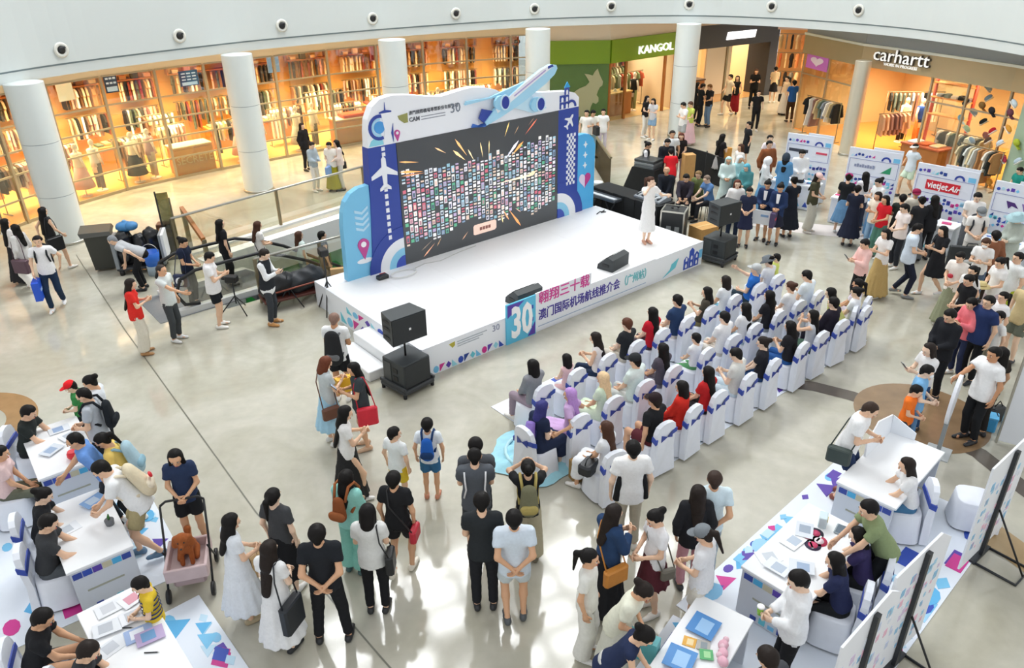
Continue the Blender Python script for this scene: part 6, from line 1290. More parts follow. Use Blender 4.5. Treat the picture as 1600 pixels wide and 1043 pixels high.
f = sit_at(66, 808, 1.74, 25, 'tb', ('short', K), ('tee', '#3c3e41'), ('tr', '#565b60'), BL, 'man in dark grey tee seated at the middle left table', 'm', lean=12)
f = sit_at(56, 957, 1.72, 20, 'tb', ('short', K), ('tee', '#232427'), ('tr', '#3a3d40'), BL, 'man in black tee with white lanyard at the bottom left table', 'm', lean=18)
f = sit_at(128, 1008, 1.70, 15, 'tb', ('short', DK), ('tee', '#35383c'), ('tr', '#3a3d40'), BL, 'person with curly dark hair at the bottom edge left table', lean=20)
stand(223, 905, 1.30, 205, 'lo', ('short', K), ('tee', '#e3c33a'), ('sh', '#6d7376'), '#e9e6dd', 'boy in yellow and navy striped tee by the bottom left table', 'm', kid=True)
boy = PEOPLE[-1]
for q in range(7):
    z_ = boy['P'][2]-.05+.075*q; r_ = .172-.004*abs(q-3)
    MB().add([tuple(np.array((r_*1.06*math.cos(a), r_*.84*math.sin(a), z_+dz))*boy['s']) for dz in (0, .03) for a in [i*math.pi/10 for i in range(20)]], [(i, (i+1) % 20, 20+(i+1) % 20, 20+i) for i in range(20)]).build('navy_stripe', cloth('#2f3f6b'), boy['root'])
# --- behind and right of the stage
sing = person(*sp(7.28, .85, SH), 1.66, 285, 'sing', ('pony', BR), ('dress', '#f4f3f1'), ('sheath', ''), '#d9a68c', 'singer in white dress performing on the stage', head_yaw=25, skin=2, stance=.06)
stand(1011, 222, 1.63, 340, 'lo', ('bun', K), ('vest', '#2a2b2e'), ('skirt', '#26272a'), BL, 'woman in black waistcoat and white shirt behind the sound desk')
stand(1043, 217, 1.74, 270, 'lo', ('short', K), ('jacket', '#23262d'), ('tr', '#23262d'), BL, 'man in dark suit and tie behind the sound desk', 'm')
stand(1051, 205, 1.74, 270, 'st', ('short', DK), ('tee', '#e8e8e8'), ('tr', '#5a5d62'), BL, 'man in pale tee standing behind the suited man', 'm')
stand(1065, 208, 1.63, 260, 'lo', ('long', '#5b2a1e'), ('tee', '#2a2628'), ('tr', '#d9b6bd'), BL, 'woman with auburn hair in black top behind the sound desk')
stand(1049, 233, 1.60, 90, 'lo', ('short', K), ('loose', '#d6232c'), ('tr', '#2a2c30'), BL, 'person in red jersey with back to the stage', lean=20)
sit_at(1042, 262, 1.74, 250, 'lp', ('buzz', '#caa489'), ('jacket', '#262a33'), ('tr', '#262a33'), BL, 'bald man in dark suit seated at the sound desk', 'm')
sit_at(1073, 272, 1.72, 250, 'tb', ('short', K), ('jacket', '#3a3640'), ('tr', '#2a2c33'), BL, 'man in dark jacket seated working the mixing console', 'm')
sit_at(1107, 274, 1.72, 200, 'tb', ('buzz', '#7a6b5e'), ('tee', '#5f86b8'), ('tr', '#2a2c33'), BL, 'man in blue patterned shirt seated right of the mixer', 'm')
sit_at(1092, 268, 1.66, 230, 'lp', ('short', '#8a6f4a'), ('shirt', '#6f7a4c'), ('tr', '#3a3f33'), BL, 'person in olive shirt seated behind the mixer')
f = stand(1128, 210, 1.64, 30, 'ph', ('verylong', K), ('tee', '#2a2628'), ('mini', '#a9a7a6'), SHW, 'woman with very long hair and grey mini skirt filming the stage')
hand_bag(f, -1, '#e0a048', 'orange paper bag beside the grey mini skirt', (.3, .12, .34), .05)
stand(1158, 226, 1.63, 200, 'st', ('verylong', BR), ('tee', '#e9e4de'), ('long', '#caa57e'), BL, 'woman with long brown hair behind the mint costumes')
stand(1139, 245, 1.62, 260, 'lo', ('long', '#bfe0dc'), ('robe', '#d9ece8'), ('', ''), SHW, 'person with pale mint wig in white and mint costume')
stand(1155, 243, 1.62, 300, 'lo', ('long', '#f1f4f6'), ('robe', '#a9d8dc'), ('', ''), SHW, 'person with white wig in pale turquoise gown')
stand(1169, 256, 1.60, 220, 'lo', ('bob', '#5aa9bf'), ('robe', '#4f8f94'), ('', ''), SHW, 'person with blue wig in teal cape')
stand(1204, 212, 1.66, 270, 'st', ('short', K), ('tee', '#f1e6ea'), ('tr', '#8a8f96'), SHW, 'woman in pale pink top behind the man in brown jacket')
stand(1203, 221, 1.76, 280, 'st', ('short', K), ('jacket', '#8e5433'), ('tr', '#2d2c2c'), BL, 'man in rust brown jacket near the first booth', 'm')
stand(1199, 246, 1.63, 330, 'lo', ('long', '#f3f3f4'), ('shirt', '#eef0f2'), ('long', '#7db2dd'), SHW, 'person with white hood and light blue skirt near the first booth', cap=('hood', '#f1f2f4'))
stand(1229, 241, 1.66, 60, 'lo', ('long', K), ('robe', '#5f96c4'), ('', ''), BL, 'person in long blue robe with dark hood', cap=('hood', '#35404c'))
stand(1254, 234, 1.73, 260, 'lo', ('short', K), ('shirt', '#f0f1f2'), ('tr', '#3a3d42'), BL, 'booth staff man in white shirt behind the first booth table', 'm')
f = stand(1201, 282, 1.66, 240, 'lo', ('bun', K), ('jacket', '#28395e'), ('mini', '#22262f'), BL, 'cabin crew woman in navy uniform holding a white board')
b = empty('white_board', world_of(f, A3(0, .36, .78)), f['rz'], label='small white printed board held by the cabin crew woman', cat='board'); MB().box(-.28, .28, -.012, .012, -.19, .19).build('board_sheet', mat('#eef3f8', .5), b); MB().box(-.2, .0, .013, .016, .02, .08).build('printed_mark', mat('#8fb4dc'), b)
f = stand(1221, 287, 1.67, 240, 'lo', ('bun', K), ('jacket', '#28395e'), ('mini', '#26293a'), BL, 'cabin crew woman in navy uniform and white scarf, hands clasped')
for fr in PEOPLE[-2:]:
    MB().add([tuple(np.array(q)*fr['s']) for q in ((-.05, .135, 1.44), (.05, .135, 1.44), (.03, .165, 1.2), (-.03, .165, 1.2), (-.05, .118, 1.44), (.05, .118, 1.44), (.03, .15, 1.2), (-.03, .15, 1.2))], [(0, 1, 2, 3), (7, 6, 5, 4), (0, 4, 5, 1), (1, 5, 6, 2), (2, 6, 7, 3), (3, 7, 4, 0)]).build('white_scarf', mat('#f2f3f5', .6), fr['root'])
hand_bag(f, 1, '#4c3f63', 'violet printed gift bag held by the cabin crew woman', (.34, .12, .38), .03, mark='#d8414f')
stand(1153, 282, 1.66, 260, 'st', ('long', '#5e2e20'), ('shirt', '#f0efee'), ('tr', '#26324a'), '#f1efe9', 'woman with auburn hair in white shirt behind the right speaker', skin=2)
stand(1172, 293, 1.62, 250, 'lo', ('pony', K), ('tee', '#2a3048'), ('mini', '#2a2f4a'), BL, 'woman in navy top between the white shirt and cabin crew')
stand(1243, 278, 1.65, 95, 'ph', ('bun', K), ('dress', '#20242e'), ('', ''), BL, 'woman in black dress with back turned at the first booth')
stand(1277, 271, 1.66, 320, 'lo', ('long', DK), ('loose', '#4b4a38'), ('wide', '#cdc9bc'), '#eeeae2', 'woman in pink cap, olive tee and wide beige trousers', cap=('cap', '#e7c3bd'))
stand(1327, 273, 1.64, 60, 'lo', ('bun', DK), ('tee', '#23262a'), ('skirt', '#6f9cc6'), SHW, 'woman in black tee and denim skirt at the second booth', cap=('cap', '#b0306e'))
stand(1355, 270, 1.63, 90, 'lo', ('long', K), ('tee', '#e9e9ec'), ('tr', '#3a4152'), BL, 'woman with straight black hair close to the second booth board')
stand(1341, 291, 1.62, 60, 'lo', ('short', K), ('dress', '#23283a'), ('', ''), BL, 'woman in dark navy dress at the second booth')
f = stand(1377, 279, 1.66, 190, 'ph', ('bun', K), ('loose', '#eef0f0'), ('flare', '#6b9cc9'), '#eef0f0', 'woman in white top and flared blue jeans', stance=.16)
stand(1375, 300, 1.60, 210, 'ph', ('long', DK), ('loose', '#efe3d2'), ('tr', '#8fb0d0'), SHW, 'woman in cream top next to the red tee')
stand(1387, 306, 1.63, 200, 'lo', ('long', K), ('tee', '#d2232f'), ('wide', '#4f7a6b'), SHW, 'woman in red tee and green wide trousers')
stand(1412, 305, 1.63, 60, 'lo', ('short', K), ('tee', '#2c332f'), ('tr', '#2c2f33'), BL, 'person in dark green black tee at the third booth')
stand(1433, 297, 1.66, 250, 'st', ('short', '#7d2440'), ('shirt', '#e5e1d2'), ('tr', '#5a5f66'), BL, 'person with maroon hat in cream shirt at third booth', cap=('cap', '#8e2347'))
stand(1443, 309, 1.63, 80, 'lo', ('bun', K), ('tee', '#2b2c30'), ('long', '#6b7076'), BL, 'woman in grey pinafore over black tee at third booth')
stand(1464, 307, 1.66, 95, 'lo', ('long', K), ('jacket', '#26272b'), ('tr', '#26272b'), BL, 'woman in big black jacket at the third booth')
stand(1417, 319, 1.65, 190, 'lo', ('short', K), ('loose', '#efe3df'), ('tr', '#2c2f36'), SHW, 'woman in pale tee holding striped cloth by the red tee')
stand(1432, 350, 1.74, 340, 'lo', ('short', K), ('loose', '#d5e2f0'), ('tr', '#23293a'), '#8b8f90', 'man in pale blue tee and navy trousers reading a leaflet', 'm', walk=.12)
f = stand(1478, 354, 1.66, 190, 'ph', ('long', K), ('dress', '#242529'), ('mini', ''), '#ecebea', 'woman in short black dress walking left', walk=.2)
shoulder_bag(f, 1, '#2a3238', 'dark bag carried by the woman in short black dress', (.32, .12, .24), .3)
stand(1388, 358, 1.64, 200, 'ph', ('verylong', K), ('tee', '#efeeec'), ('long', '#bda169'), SHW, 'woman in white top and khaki long skirt')
f = stand(1356, 374, 1.63, 190, 'ph', ('short', K), ('shirt', '#f0c4bc'), ('tr', '#202124'), BL, 'woman in pink blouse and black trousers on her phone'); phone(f, 1, 'phone held by the woman in pink blouse')
stand(1529, 301, 1.72, 250, 'lo', ('short', K), ('tee', '#f3f1ee'), ('tr', '#6a6d72'), SHW, 'man in white tee between the third and fourth booths', 'm')
f = stand(1534, 324, 1.72, 255, 'lo', ('short', K), ('tee', '#eceae6'), ('tr', '#d9d6cf'), SHW, 'man in grey cap carrying a large flat black case', 'm', cap=('cap', '#7d8285'))
backpack(f, '#33363b', 'dark backpack on the man in grey cap')
b = empty('portfolio_case', world_of(f, A3(.08, .36, .52)), f['rz'], label='large flat black case with a white oval badge', cat='case'); MB().box(-.46, .46, -.06, .06, -.34, .34, bev=.02).build('case_body', mat('#2f3336', .6), b); MB().lathe([(.1, 0), (.1, .01)], 18, 0, Matrix.Translation((0, .06, .0)) @ Matrix.Rotation(R(-90), 4, 'X') @ Matrix.Diagonal((1.2, .5, 1, 1))).build('oval_badge', mat('#e6e8e8', .5), b); MB().tube([(-.12, 0, .34), (-.1, 0, .42), (.1, 0, .42), (.12, 0, .34)], .012, 6).build('handle', M_DARK, b)
stand(1558, 362, 1.70, 90, 'st', ('short', K), ('jacket', '#8a5a42'), ('tr', '#4a3c34'), BL, 'person in brown jacket turned towards the fourth booth', 'm')
f = stand(1543, 372, 1.64, 230, 'ph', ('short', BR), ('tee', '#eeeeed'), ('tr', '#5a6a80'), SHW, 'woman in white mask and white top beside the brown jacket')
MB().ell(tuple((f['hc']+A3(0, .075, -.045))*f['s']), (.052, .034, .042), 10, 7).build('face_mask', mat('#f5f7f8', .7), f['root'])
f = stand(1504, 394, 1.66, 215, 'lo', ('short', K), ('loose', '#eee7df'), ('long', '#8f9378'), '#e4e0d6', 'woman in cream tee with red print and olive pleated skirt')
MB().ell(tuple(A3(.05, .145, 1.18)*f['s']), (.06, .03, .05), 10, 6).build('red_print', mat('#b8283c', .6), f['root'])
stand(1522, 417, 1.60, 200, 'st', ('pony', K), ('tee', '#f2f0ee'), ('tr', '#d9d3c8'), SHW, 'woman with bobble ponytail in white tee by the olive skirt')
stand(1519, 430, 1.63, 190, 'lo', ('pony', K), ('tee', '#1f2023'), ('sh', '#a9c3dc'), SHW, 'woman in black tee and pale denim shorts facing left')
f = stand(1568, 403, 1.64, 190, 'lo', ('pony', K), ('tee', '#f0f0ef'), ('tr', '#d9c8cf'), SHW, 'woman with ponytail in white tee holding a straw hat')
b = empty('straw_hat', world_of(f, A3(0, .32, 1.08)), f['rz'], label='straw hat held by the woman with ponytail', cat='hat'); MB().lathe([(.17, 0), (.17, .01), (.085, .02), (.08, .09), (.03, .1), (0, .1)], 18).build('brim_and_crown', mat('#d6c58a', .8, noise=.15, scale=40), b); MB().lathe([(.087, .02), (.086, .04)], 18).build('hat_band', mat('#a5925e', .7), b)
stand(1593, 396, 1.70, 190, 'st', ('short', K), ('tee', '#eef2f1'), ('sh', '#b9cc3e'), SHW, 'man in white tee and lime shorts near right edge', 'm')
stand(1524, 466, 1.62, 195, 'ph', ('short', K), ('shirt', '#ee7d86'), ('tr', '#2b3350'), SHW, 'woman with short hair in coral pink sweater')
stand(1547, 464, 1.74, 200, 'st', ('short', K), ('loose', '#2b3a66'), ('tr', '#1f2023'), BL, 'man in navy blue tee and black trousers watching the stage', 'm')
stand(1570, 458, 1.55, 190, 'st', ('pony', K), ('tee', '#efefef'), ('tr', '#c9c3b4'), SHW, 'girl in white tee behind the navy tee man')
stand(1563, 490, 1.40, 195, 'st', ('short', K), ('tee', '#f0f0ee'), ('sh', '#c9bfa8'), SHW, 'boy in white tee beside the navy tee man', 'm', kid=True)
stand(1490, 484, 1.76, 200, 'lo', ('short', K), ('jacket', '#24262b'), ('tr', '#202226'), BL, 'man in black suit jacket facing left', 'm')
f = stand(1458, 537, 1.63, 190, 'ph', ('long', DK), ('tee', '#ecebea'), ('tr', '#33507a'), '#2a2c30', 'woman in white tee and jeans holding up a phone'); phone(f, 1, 'phone raised by the woman in white tee and jeans')
f = stand(1446, 571, 1.58, 330, 'lo', ('short', K), ('tee', '#7db3de'), ('tr', '#5f86ad'), SHW, 'person in light blue tee and face mask beside the boy', 'm')
MB().ell(tuple((f['hc']+A3(0, .075, -.045))*f['s']), (.052, .034, .042), 10, 7).build('face_mask', mat('#f5f7f8', .7), f['root'])
stand(1429, 604, 1.30, 320, 'lo', ('short', K), ('tee', '#f0782a'), ('sh', '#3c4046'), SHW, 'boy in bright orange tee on the brown floor disc', 'm', kid=True)
stand(1568, 545, 1.66, 100, 'st', ('long', K), ('tee', '#3a3430'), ('tr', '#2a2826'), BL, 'woman with long black hair behind the white tee presenter')
stand(1556, 545, 1.74, 195, 'r1', ('short', K), ('loose', '#f3f4f4'), ('tr', '#202225'), BL, 'man in white tee and black trousers on the brown disc', 'm', skin=3)
stand(1612, 440, 1.70, 200, 'st', ('short', K), ('tee', '#c9b68a'), ('sh', '#6f7568'), '#33353a', 'man in khaki cut by the right edge', 'm')
stand(1594, 334, 1.68, 200, 'lo', ('short', K), ('robe', '#b9c2b9'), ('', ''), SHW, 'person in straw hat and grey green robe at fourth booth', cap=('straw', '#a9c9cf'))
stand(1597, 262, 1.50, 190, 'lo', ('short', K), ('tee', '#23897c'), ('tr', '#2a5a5a'), SHW, 'child in teal top beside the accessory wall', 'm')
stand(1431, 226, 1.62, 200, 'wk', ('short', K), ('loose', '#d6e0ea'), ('sh', '#cfe3cf'), '#33353a', 'woman in white visor and mint shorts walking behind booths', walk=.2, cap=('visor', '#f4f2ec'))
# --- lower right
f = stand(1358, 628, 1.74, 325, 'ph', ('buzz', '#3b2c24'), ('loose', '#f2f3f3'), ('sh', '#28385a'), '#8a4a3c', 'man in white tee and navy shorts beside the ring toss desk', 'm', lean=12)
shoulder_bag(f, 1, '#33403c', 'dark green sling bag on the man in navy shorts', (.32, .12, .24), .42, True)
f = sit_at(1424, 718, 1.64, 165, 'tb', ('long', DK), ('tee', '#efefef'), ('tr', '#4a7aa0'), SHW, 'woman with long hair seated at the upper right desk', lean=12)
f = stand(1357, 786, 1.72, 175, 'rf', ('short', K), ('tee', '#8b9a70'), ('tr', '#202225'), BL, 'man in olive green tee leaning on the right table', 'm', lean=30)
f = sit_at(1348, 828, 1.63, 150, 'tb', ('long', K), ('tee', '#3d3660'), ('tr', '#202225'), BL, 'woman with long black hair and purple top at the right table', lean=14)
f = sit_at(1312, 868, 1.64, 150, 'tb', ('long', K), ('tee', '#2c3254'), ('tr', '#202225'), BL, 'woman in navy seated nearest the lower right table end', lean=14)
f = stand(1258, 896, 1.74, 170, 'lo', ('short', K), ('shirt', '#eef0f2'), ('tr', '#1f2023'), BL, 'man in white long sleeved shirt holding a green cup', 'm')
wr = f['J'][0][2]; b = empty('paper_cup', world_of(f, wr+f['fwd']*.1), f['rz'], label='green and white paper cup held by the white shirt man', cat='cup'); MB().lathe([(.028, -.06), (.038, .04)], 12).build('cup_wall', mat('#8cc63f', .5), b); MB().lathe([(.041, .04), (.041, .055), (.03, .06)], 12).build('lid', mat('#f4f4f4', .5), b)
f = stand(1208, 1022, 1.70, 120, 'lo', ('short', DK), ('tee', '#4a4d52'), ('tr', '#33363a'), BL, 'dark haired person cut by the bottom edge', 'm')
# --- seated audience, front row
seat(0, 0, 1.68, 'lp', ('bob', K), ('shirt', '#8f9196'), ('tr', '#a0909c'), SHW, 'woman in grey cardigan at the left end of the front row')
seat(0, 1, 1.25, 'lp', ('bob', K), ('tank', '#efc9c8'), ('tr', '#e9c0c0'), SHW, 'girl in pale pink top in the front row', kid=True, feet=.34)
seat(0, 2, 1.64, 'ph', ('long', DK), ('tank', '#efe9e6'), ('tr', '#26344e'), '#5a6a5a', 'woman with long hair and bare arms in the front row', turn=25, feet=.6)
seat(0, 3, 1.68, 'lp', ('short', '#5a3524'), ('tee', '#2c2f33'), ('tr', '#c9c3b6'), SHW, 'brown haired person in black tee in the front row')
seat(0, 4, 1.66, 'lp', ('verylong', K), ('tee', '#cc2233'), ('tr', '#4a3c46'), BL, 'woman with long hair in red top in the front row')
seat(0, 5, 1.74, 'lp', ('short', K), ('tee', '#2e4468'), ('tr', '#e2dfd6'), SHW, 'man in navy polo in the front row', 'm')
seat(0, 6, 1.66, 'ph', ('long', K), ('tee', '#4b463c'), ('tr', '#77704f'), SHW, 'woman in olive trousers lounging in the front row', turn=25, lean=-10, feet=.75)
seat(0, 7, 1.63, 'lp', ('bob', DK), ('tee', '#eceff0'), ('tr', '#8fcbe6'), SHW, 'woman in white tee and sky blue trousers in the front row')
seat(0, 8, 1.70, 'pt', ('buzz', '#b9b6b2'), ('tee', '#2f6fc4'), ('tr', '#2f3f4a'), BL, 'man in grey cap and royal blue tee in the front row', 'm', turn=15, lean=-6, cap=('cap', '#b9bcbc'))
x, y = by_head(1214, 399, 1.22); person(x, y, 0, 1.22, 150, 'st', ('short', K), ('tee', '#d6e079'), ('sh', '#f0b21e'), SHW, 'small boy in lime top and yellow shorts by the front row', 'm', kid=True)
seat(0, 9, 1.64, 'ph', ('bun', K), ('tee', '#eceef0'), ('tr', '#dfe6f0'), SHW, 'woman in grey bucket hat at right end of the front row', cap=('bucket', '#6f757a'))
# middle row
seat(1, 0, 1.64, 'wd', ('long', '#b98fd0'), ('dress', '#d3b1de'), ('', ''), '#f0c420', 'performer in lilac wig and costume in the middle row', turn=30)
seat(1, 1, 1.64, 'lp', ('long', '#e6c79c'), ('dress', '#d9ead0'), ('', ''), SHW, 'performer in blonde wig and pale green costume in the middle row', turn=15)
seat(1, 2, 1.72, 'lp', ('buzz', K), ('loose', '#dfece8'), ('tr', '#c9ccc9'), SHW, 'man in black cap and pale tee in the middle row', 'm', cap=('cap', '#2b2d30'), turn=10)
seat(1, 3, 1.62, 'lp', ('long', K), ('tee', '#5a5560'), ('tr', '#7a7580'), BL, 'woman with long black hair beside the black cap man')
seat(1, 4, 1.30, 'lp', ('short', K), ('tee', '#eef0f2'), ('tr', '#5fa06a'), SHW, 'boy in white tee in the middle row', 'm', kid=True, feet=.34)
seat(1, 5, 1.70, 'lp', ('short', K), ('tee', '#f0f0f0'), ('tr', '#d3cfc6'), SHW, 'man in white tee with black strap in the middle row', 'm')
seat(1, 6, 1.64, 'lp', ('verylong', K), ('loose', '#e9eaeb'), ('tr', '#b9d3e3'), SHW, 'woman in white blouse with long dark hair in the middle row')
seat(1, 7, 1.66, 'lp', ('verylong', K), ('tee', '#26262b'), ('tr', '#8f979c'), BL, 'woman in black with very long hair in the middle row')
seat(1, 8, 1.60, 'lp', ('bun', BR), ('dress', '#f1f0ee'), ('', ''), SHW, 'woman in white dress in the middle row')
seat(1, 9, 1.72, 'ph', ('short', K), ('tee', '#e6eff6'), ('tr', '#e4e6ea'), SHW, 'man in pale blue tee at right end of the middle row', 'm')
# rear row
f = seat(2, 0, 1.64, 'lp', ('long', BR), ('dress', '#eef0f3'), ('', ''), SHW, 'woman in white dress at the left end of the rear row', turn=15)
b = empty('handbag', world_of(f, A3(-.22, .2, .52)), f['rz'], label='black handbag lying beside the woman in white dress', cat='bag'); MB().box(-.17, .17, -.11, .11, -.02, .16, bev=.04).build('bag_body', mat('#23262a', .5), b); MB().tube([(-.12, 0, .15), (-.08, 0, .24), (.08, 0, .24), (.12, 0, .15)], .012, 6).build('handle', M_DARK, b)
f = seat(2, 1, 1.70, 'face' if 0 else 'f1', ('short', DK), ('tee', '#232427'), ('sh', '#5e2b33'), SHW, 'man in black beret and black tee in the rear row', 'm', cap=('cap', '#2b1f22'))
seat(2, 2, 1.62, 'lp', ('bob', K), ('shirt', '#d93428'), ('tr', '#a82a24'), BL, 'woman in bright red jacket in the rear row', turn=15)
seat(2, 3, 1.64, 'lp', ('long', K), ('tee', '#c42a2c'), ('tr', '#2b2c30'), BL, 'woman with black hair and dark red tee in the rear row')
seat(2, 4, 1.72, 'ph', ('short', K), ('tee', '#dcdcd6'), ('tr', '#cfe0ea'), SHW, 'man in pale grey tee in the rear row', 'm', turn=12)
seat(2, 5, 1.64, 'lp', ('bun', DK), ('tee', '#2a2a30'), ('tr', '#2b4a78'), SHW, 'woman in black and white top in the rear row', turn=20)
x, y = CH[(2, 5)][:2]; 
seat(2, 6, 1.64, 'ph', ('verylong', K), ('tee', '#26262a'), ('tr', '#2c5a9a'), BL, 'woman in black tee and blue jeans in the rear row')
seat(2, 7, 1.64, 'fc', ('long', K), ('tank', '#cfd2d6'), ('long', '#3f5a4c'), BL, 'woman in grey top and green skirt taking a picture', turn=25)
seat(2, 8, 1.72, 'lp', ('short', K), ('jacket', '#26222e'), ('tr', '#26222e'), BL, 'man in dark jacket in the rear row', 'm')
x, y = by_head(1322, 452, 1.28); person(x, y, 0, 1.66, 150, 'lp', ('verylong', K), ('shirt', '#dfe08c'), ('tr', '#e3e3d6'), SHW, 'woman in pale yellow shirt leaning at the rear row end', lean=26, sit=1)
seat(2, 9, 1.62, 'lp', ('bun', K), ('tee', '#eef1f5'), ('tr', '#e6dfe6'), SHW, 'woman in white tee at right end of the rear row', turn=10)
x, y = by_head(1343, 437, 1.28); person(x, y, 0, 1.62, 140, 'lp', ('pony', K), ('tee', '#e6dcee'), ('tr', '#e3dfe6'), SHW, 'woman in lilac tee right of the rear row', sit=1)
# costumed woman with her skirts spread on the floor
x, y = by_head(838, 630, 1.30)
cw = person(x, y, 0, 1.64, 40, 'lo', ('verylong', '#3a3a78'), ('dress', '#26304a'), ('', ''), '#e8e2dc', 'woman with blue and purple wig in a costume left of chairs', sit=1, lean=8)
q_ = cw; t = empty('tulle_train', (0, 0, .012), 0, label='pale turquoise tulle train spread on the floor behind the costumed woman', cat='dress train')
c0 = floor_at(838, 712); m = MB(); rs = random.Random(4); n = 40; vs = [(c0[0], c0[1], .16)]
for k, (rr, hz_) in enumerate(((.2, .15), (.4, .10), (.58, .05), (.72, .006))):
    for i in range(n): a = 2*math.pi*i/n; r_ = rr*(1+.10*math.sin(5*a+k)+.05*rs.random()); vs.append((c0[0]+r_*math.cos(a)*1.05, c0[1]+r_*math.sin(a), hz_+.03*(k < 3)*math.sin(9*a)))
fs = [(0, 1+i, 1+(i+1) % n) for i in range(n)] + [(1+k*n+i, 1+(k+1)*n+i, 1+(k+1)*n+(i+1) % n, 1+k*n+(i+1) % n) for k in range(3) for i in range(n)]
m.add(vs, fs, smooth=True); m.build('tulle_layer', mat('#a5dcea', .7, noise=.15, scale=9, bump=.3), t)
MB().tube([(c0[0]+.5*math.cos(a), c0[1]+.5*math.sin(a), .10) for a in [i*.3 for i in range(14)]], .03, 6).build('ruffle', mat('#bfe8f1', .7), t)
hd_ = world_of(cw, cw['hc']); 
MB().tube([tuple(A3(0, -.11, 1.0)), tuple(A3(.02, -.17, .78)), tuple(A3(.0, -.19, .58)), tuple(A3(-.02, -.2, .42))], [.07, .095, .085, .03], 10).build('purple_wig_tail', mat('#8a6fc0', .6, noise=.2, scale=20), cw['root'])
t = empty('paper_bag', (*floor_at(908, 745), 0), R(25), label='brown paper bag with white tissue on the floor by chairs', cat='bag'); MB().box(-.17, .17, -.1, .1, 0, .34).build('bag_body', mat('#a8834a', .7), t); MB().add([(-.1, -.05, .34), (.1, -.05, .34), (.05, .05, .44), (-.06, .04, .42)], [(0, 1, 2, 3), (3, 2, 1, 0)]).build('tissue', mat('#f3f1ec', .8), t)
t = empty('handbag', (*floor_at(1292, 552), 0), R(40), label='large black bag hanging behind the rear row chairs', cat='bag'); MB().box(-.2, .2, -.12, .12, 0, .42, bev=.05).build('bag_body', mat('#20232a', .6, noise=.15), t); MB().tube([(-.12, 0, .4), (-.1, 0, .55), (.1, 0, .55), (.12, 0, .4)], .014, 6).build('handle', M_DARK, t)
# pram with a brown poodle
pr_ = empty('dog_pram', (*floor_at(305, 902), 0), R(15), label='pink grey dog pram with black frame and wheels', cat='pram')
MB().box(-.24, .24, -.32, .22, .30, .36, bev=.02).build('basket_floor', mat('#c9b3b2', .7), pr_)
for a, b, c_, d_ in ((-.26, -.22, -.34, .24), (.22, .26, -.34, .24), (-.26, .26, -.36, -.32), (-.26, .26, .20, .24)): MB().box(a, b, c_, d_, .30, .50, bev=.015).build('basket_side', mat('#cdb6b6', .7, noise=.1), pr_)
for sx in (-.27, .27):
    MB().tube([(sx, -.36, .09), (sx, .1, .62), (sx, .34, 1.0)], .015, 6).build('frame_tube', M_BLACK, pr_); MB().tube([(sx, .24, .09), (sx, -.1, .6)], .013, 6).build('frame_tube', M_BLACK, pr_)
    for sy in (-.36, .26): MB().lathe([(.09, -.02), (.095, 0), (.09, .02)], 16, 0, Matrix.Translation((sx, sy, .095)) @ Matrix.Rotation(R(90), 4, 'Y')).build('wheel', M_BLACK, pr_)
MB().tube([(-.27, .34, 1.0), (-.2, .38, 1.03), (.2, .38, 1.03), (.27, .34, 1.0)], .017, 6).build('handlebar', M_BLACK, pr_); MB().box(-.2, .2, -.28, .15, .14, .26, bev=.03).build('lower_basket', mat('#b79f9f', .7), pr_)
dg = empty('poodle', (pr_.location[0], pr_.location[1], .36), R(195), label='small brown curly poodle sitting in the pram', cat='dog')
F_, lo_ = field([P_((0, -.12, .12), (0, .06, .24), .105, .09), P_((0, .06, .24), (0, .12, .38), .07, .065), P_((0, .12, .42), (0, .14, .44), .085, .08), P_((0, .18, .40), (0, .25, .385), .04, .03), P_((-.085, .11, .44), (-.10, .10, .33), .035, .045), P_((.085, .11, .44), (.10, .10, .33), .035, .045), P_((-.06, .1, .18), (-.06, .14, .03), .035, .03), P_((.06, .1, .18), (.06, .14, .03), .035, .03), P_((-.09, -.1, .08), (-.10, .04, .04), .05, .04), P_((.09, -.1, .08), (.10, .04, .04), .05, .04), P_((0, -.2, .16), (0, -.25, .28), .03, .045)], .016)
v_, q2 = nets(F_, lo_, .016); obj('body', np_mesh('body', v_, q2, [mat('#9c5424', .9, noise=.3, scale=30, bump=1.0)]), dg)
for sx in (-.035, .035): MB().ell((sx, .212, .435), (.012, .01, .012), 8, 6).build('eye', M_BLACK, dg)
MB().ell((0, .278, .39), (.016, .012, .012), 8, 6).build('nose', M_BLACK, dg)

# crumpled sacks and covers
def lump(name, prims, col, parent, amp=.02, fq=17, rough=.35):
    c_ = .03; F, lo = field(prims, c_, k=.05); n_ = F.shape; gx = lo[0]+c_*np.arange(n_[0])[:, None, None]; gy = lo[1]+c_*np.arange(n_[1])[None, :, None]; gz = lo[2]+c_*np.arange(n_[2])[None, None, :]
    F = F+amp*np.sin(fq*gx+3*np.sin(fq*.6*gz))*np.sin(fq*.9*gz+2*gy*fq*.5)+amp*.6*np.sin(fq*1.7*(gx+gy)+1)
    v, q = nets(F, lo, c_); obj(name, np_mesh(name, v, q, [mat(col, rough, noise=.2, scale=14, bump=.4)]), parent)
lump('rubbish_sack', [P_((-.36, 0, .42), (-.34, .03, .85), .24, .20), P_((-.34, .03, .85), (-.33, .03, 1.0), .12, .03)], '#1a1b1d', cart_)
lump('rubbish_sack', [P_((.02, -.05, .40), (.05, 0, .78), .24, .18), P_((.05, 0, .78), (.05, 0, .92), .10, .03)], '#202225', cart_)
lump('rubbish_sack', [P_((.33, .03, .42), (.30, .0, .88), .2, .2)], '#17181a', cart_)
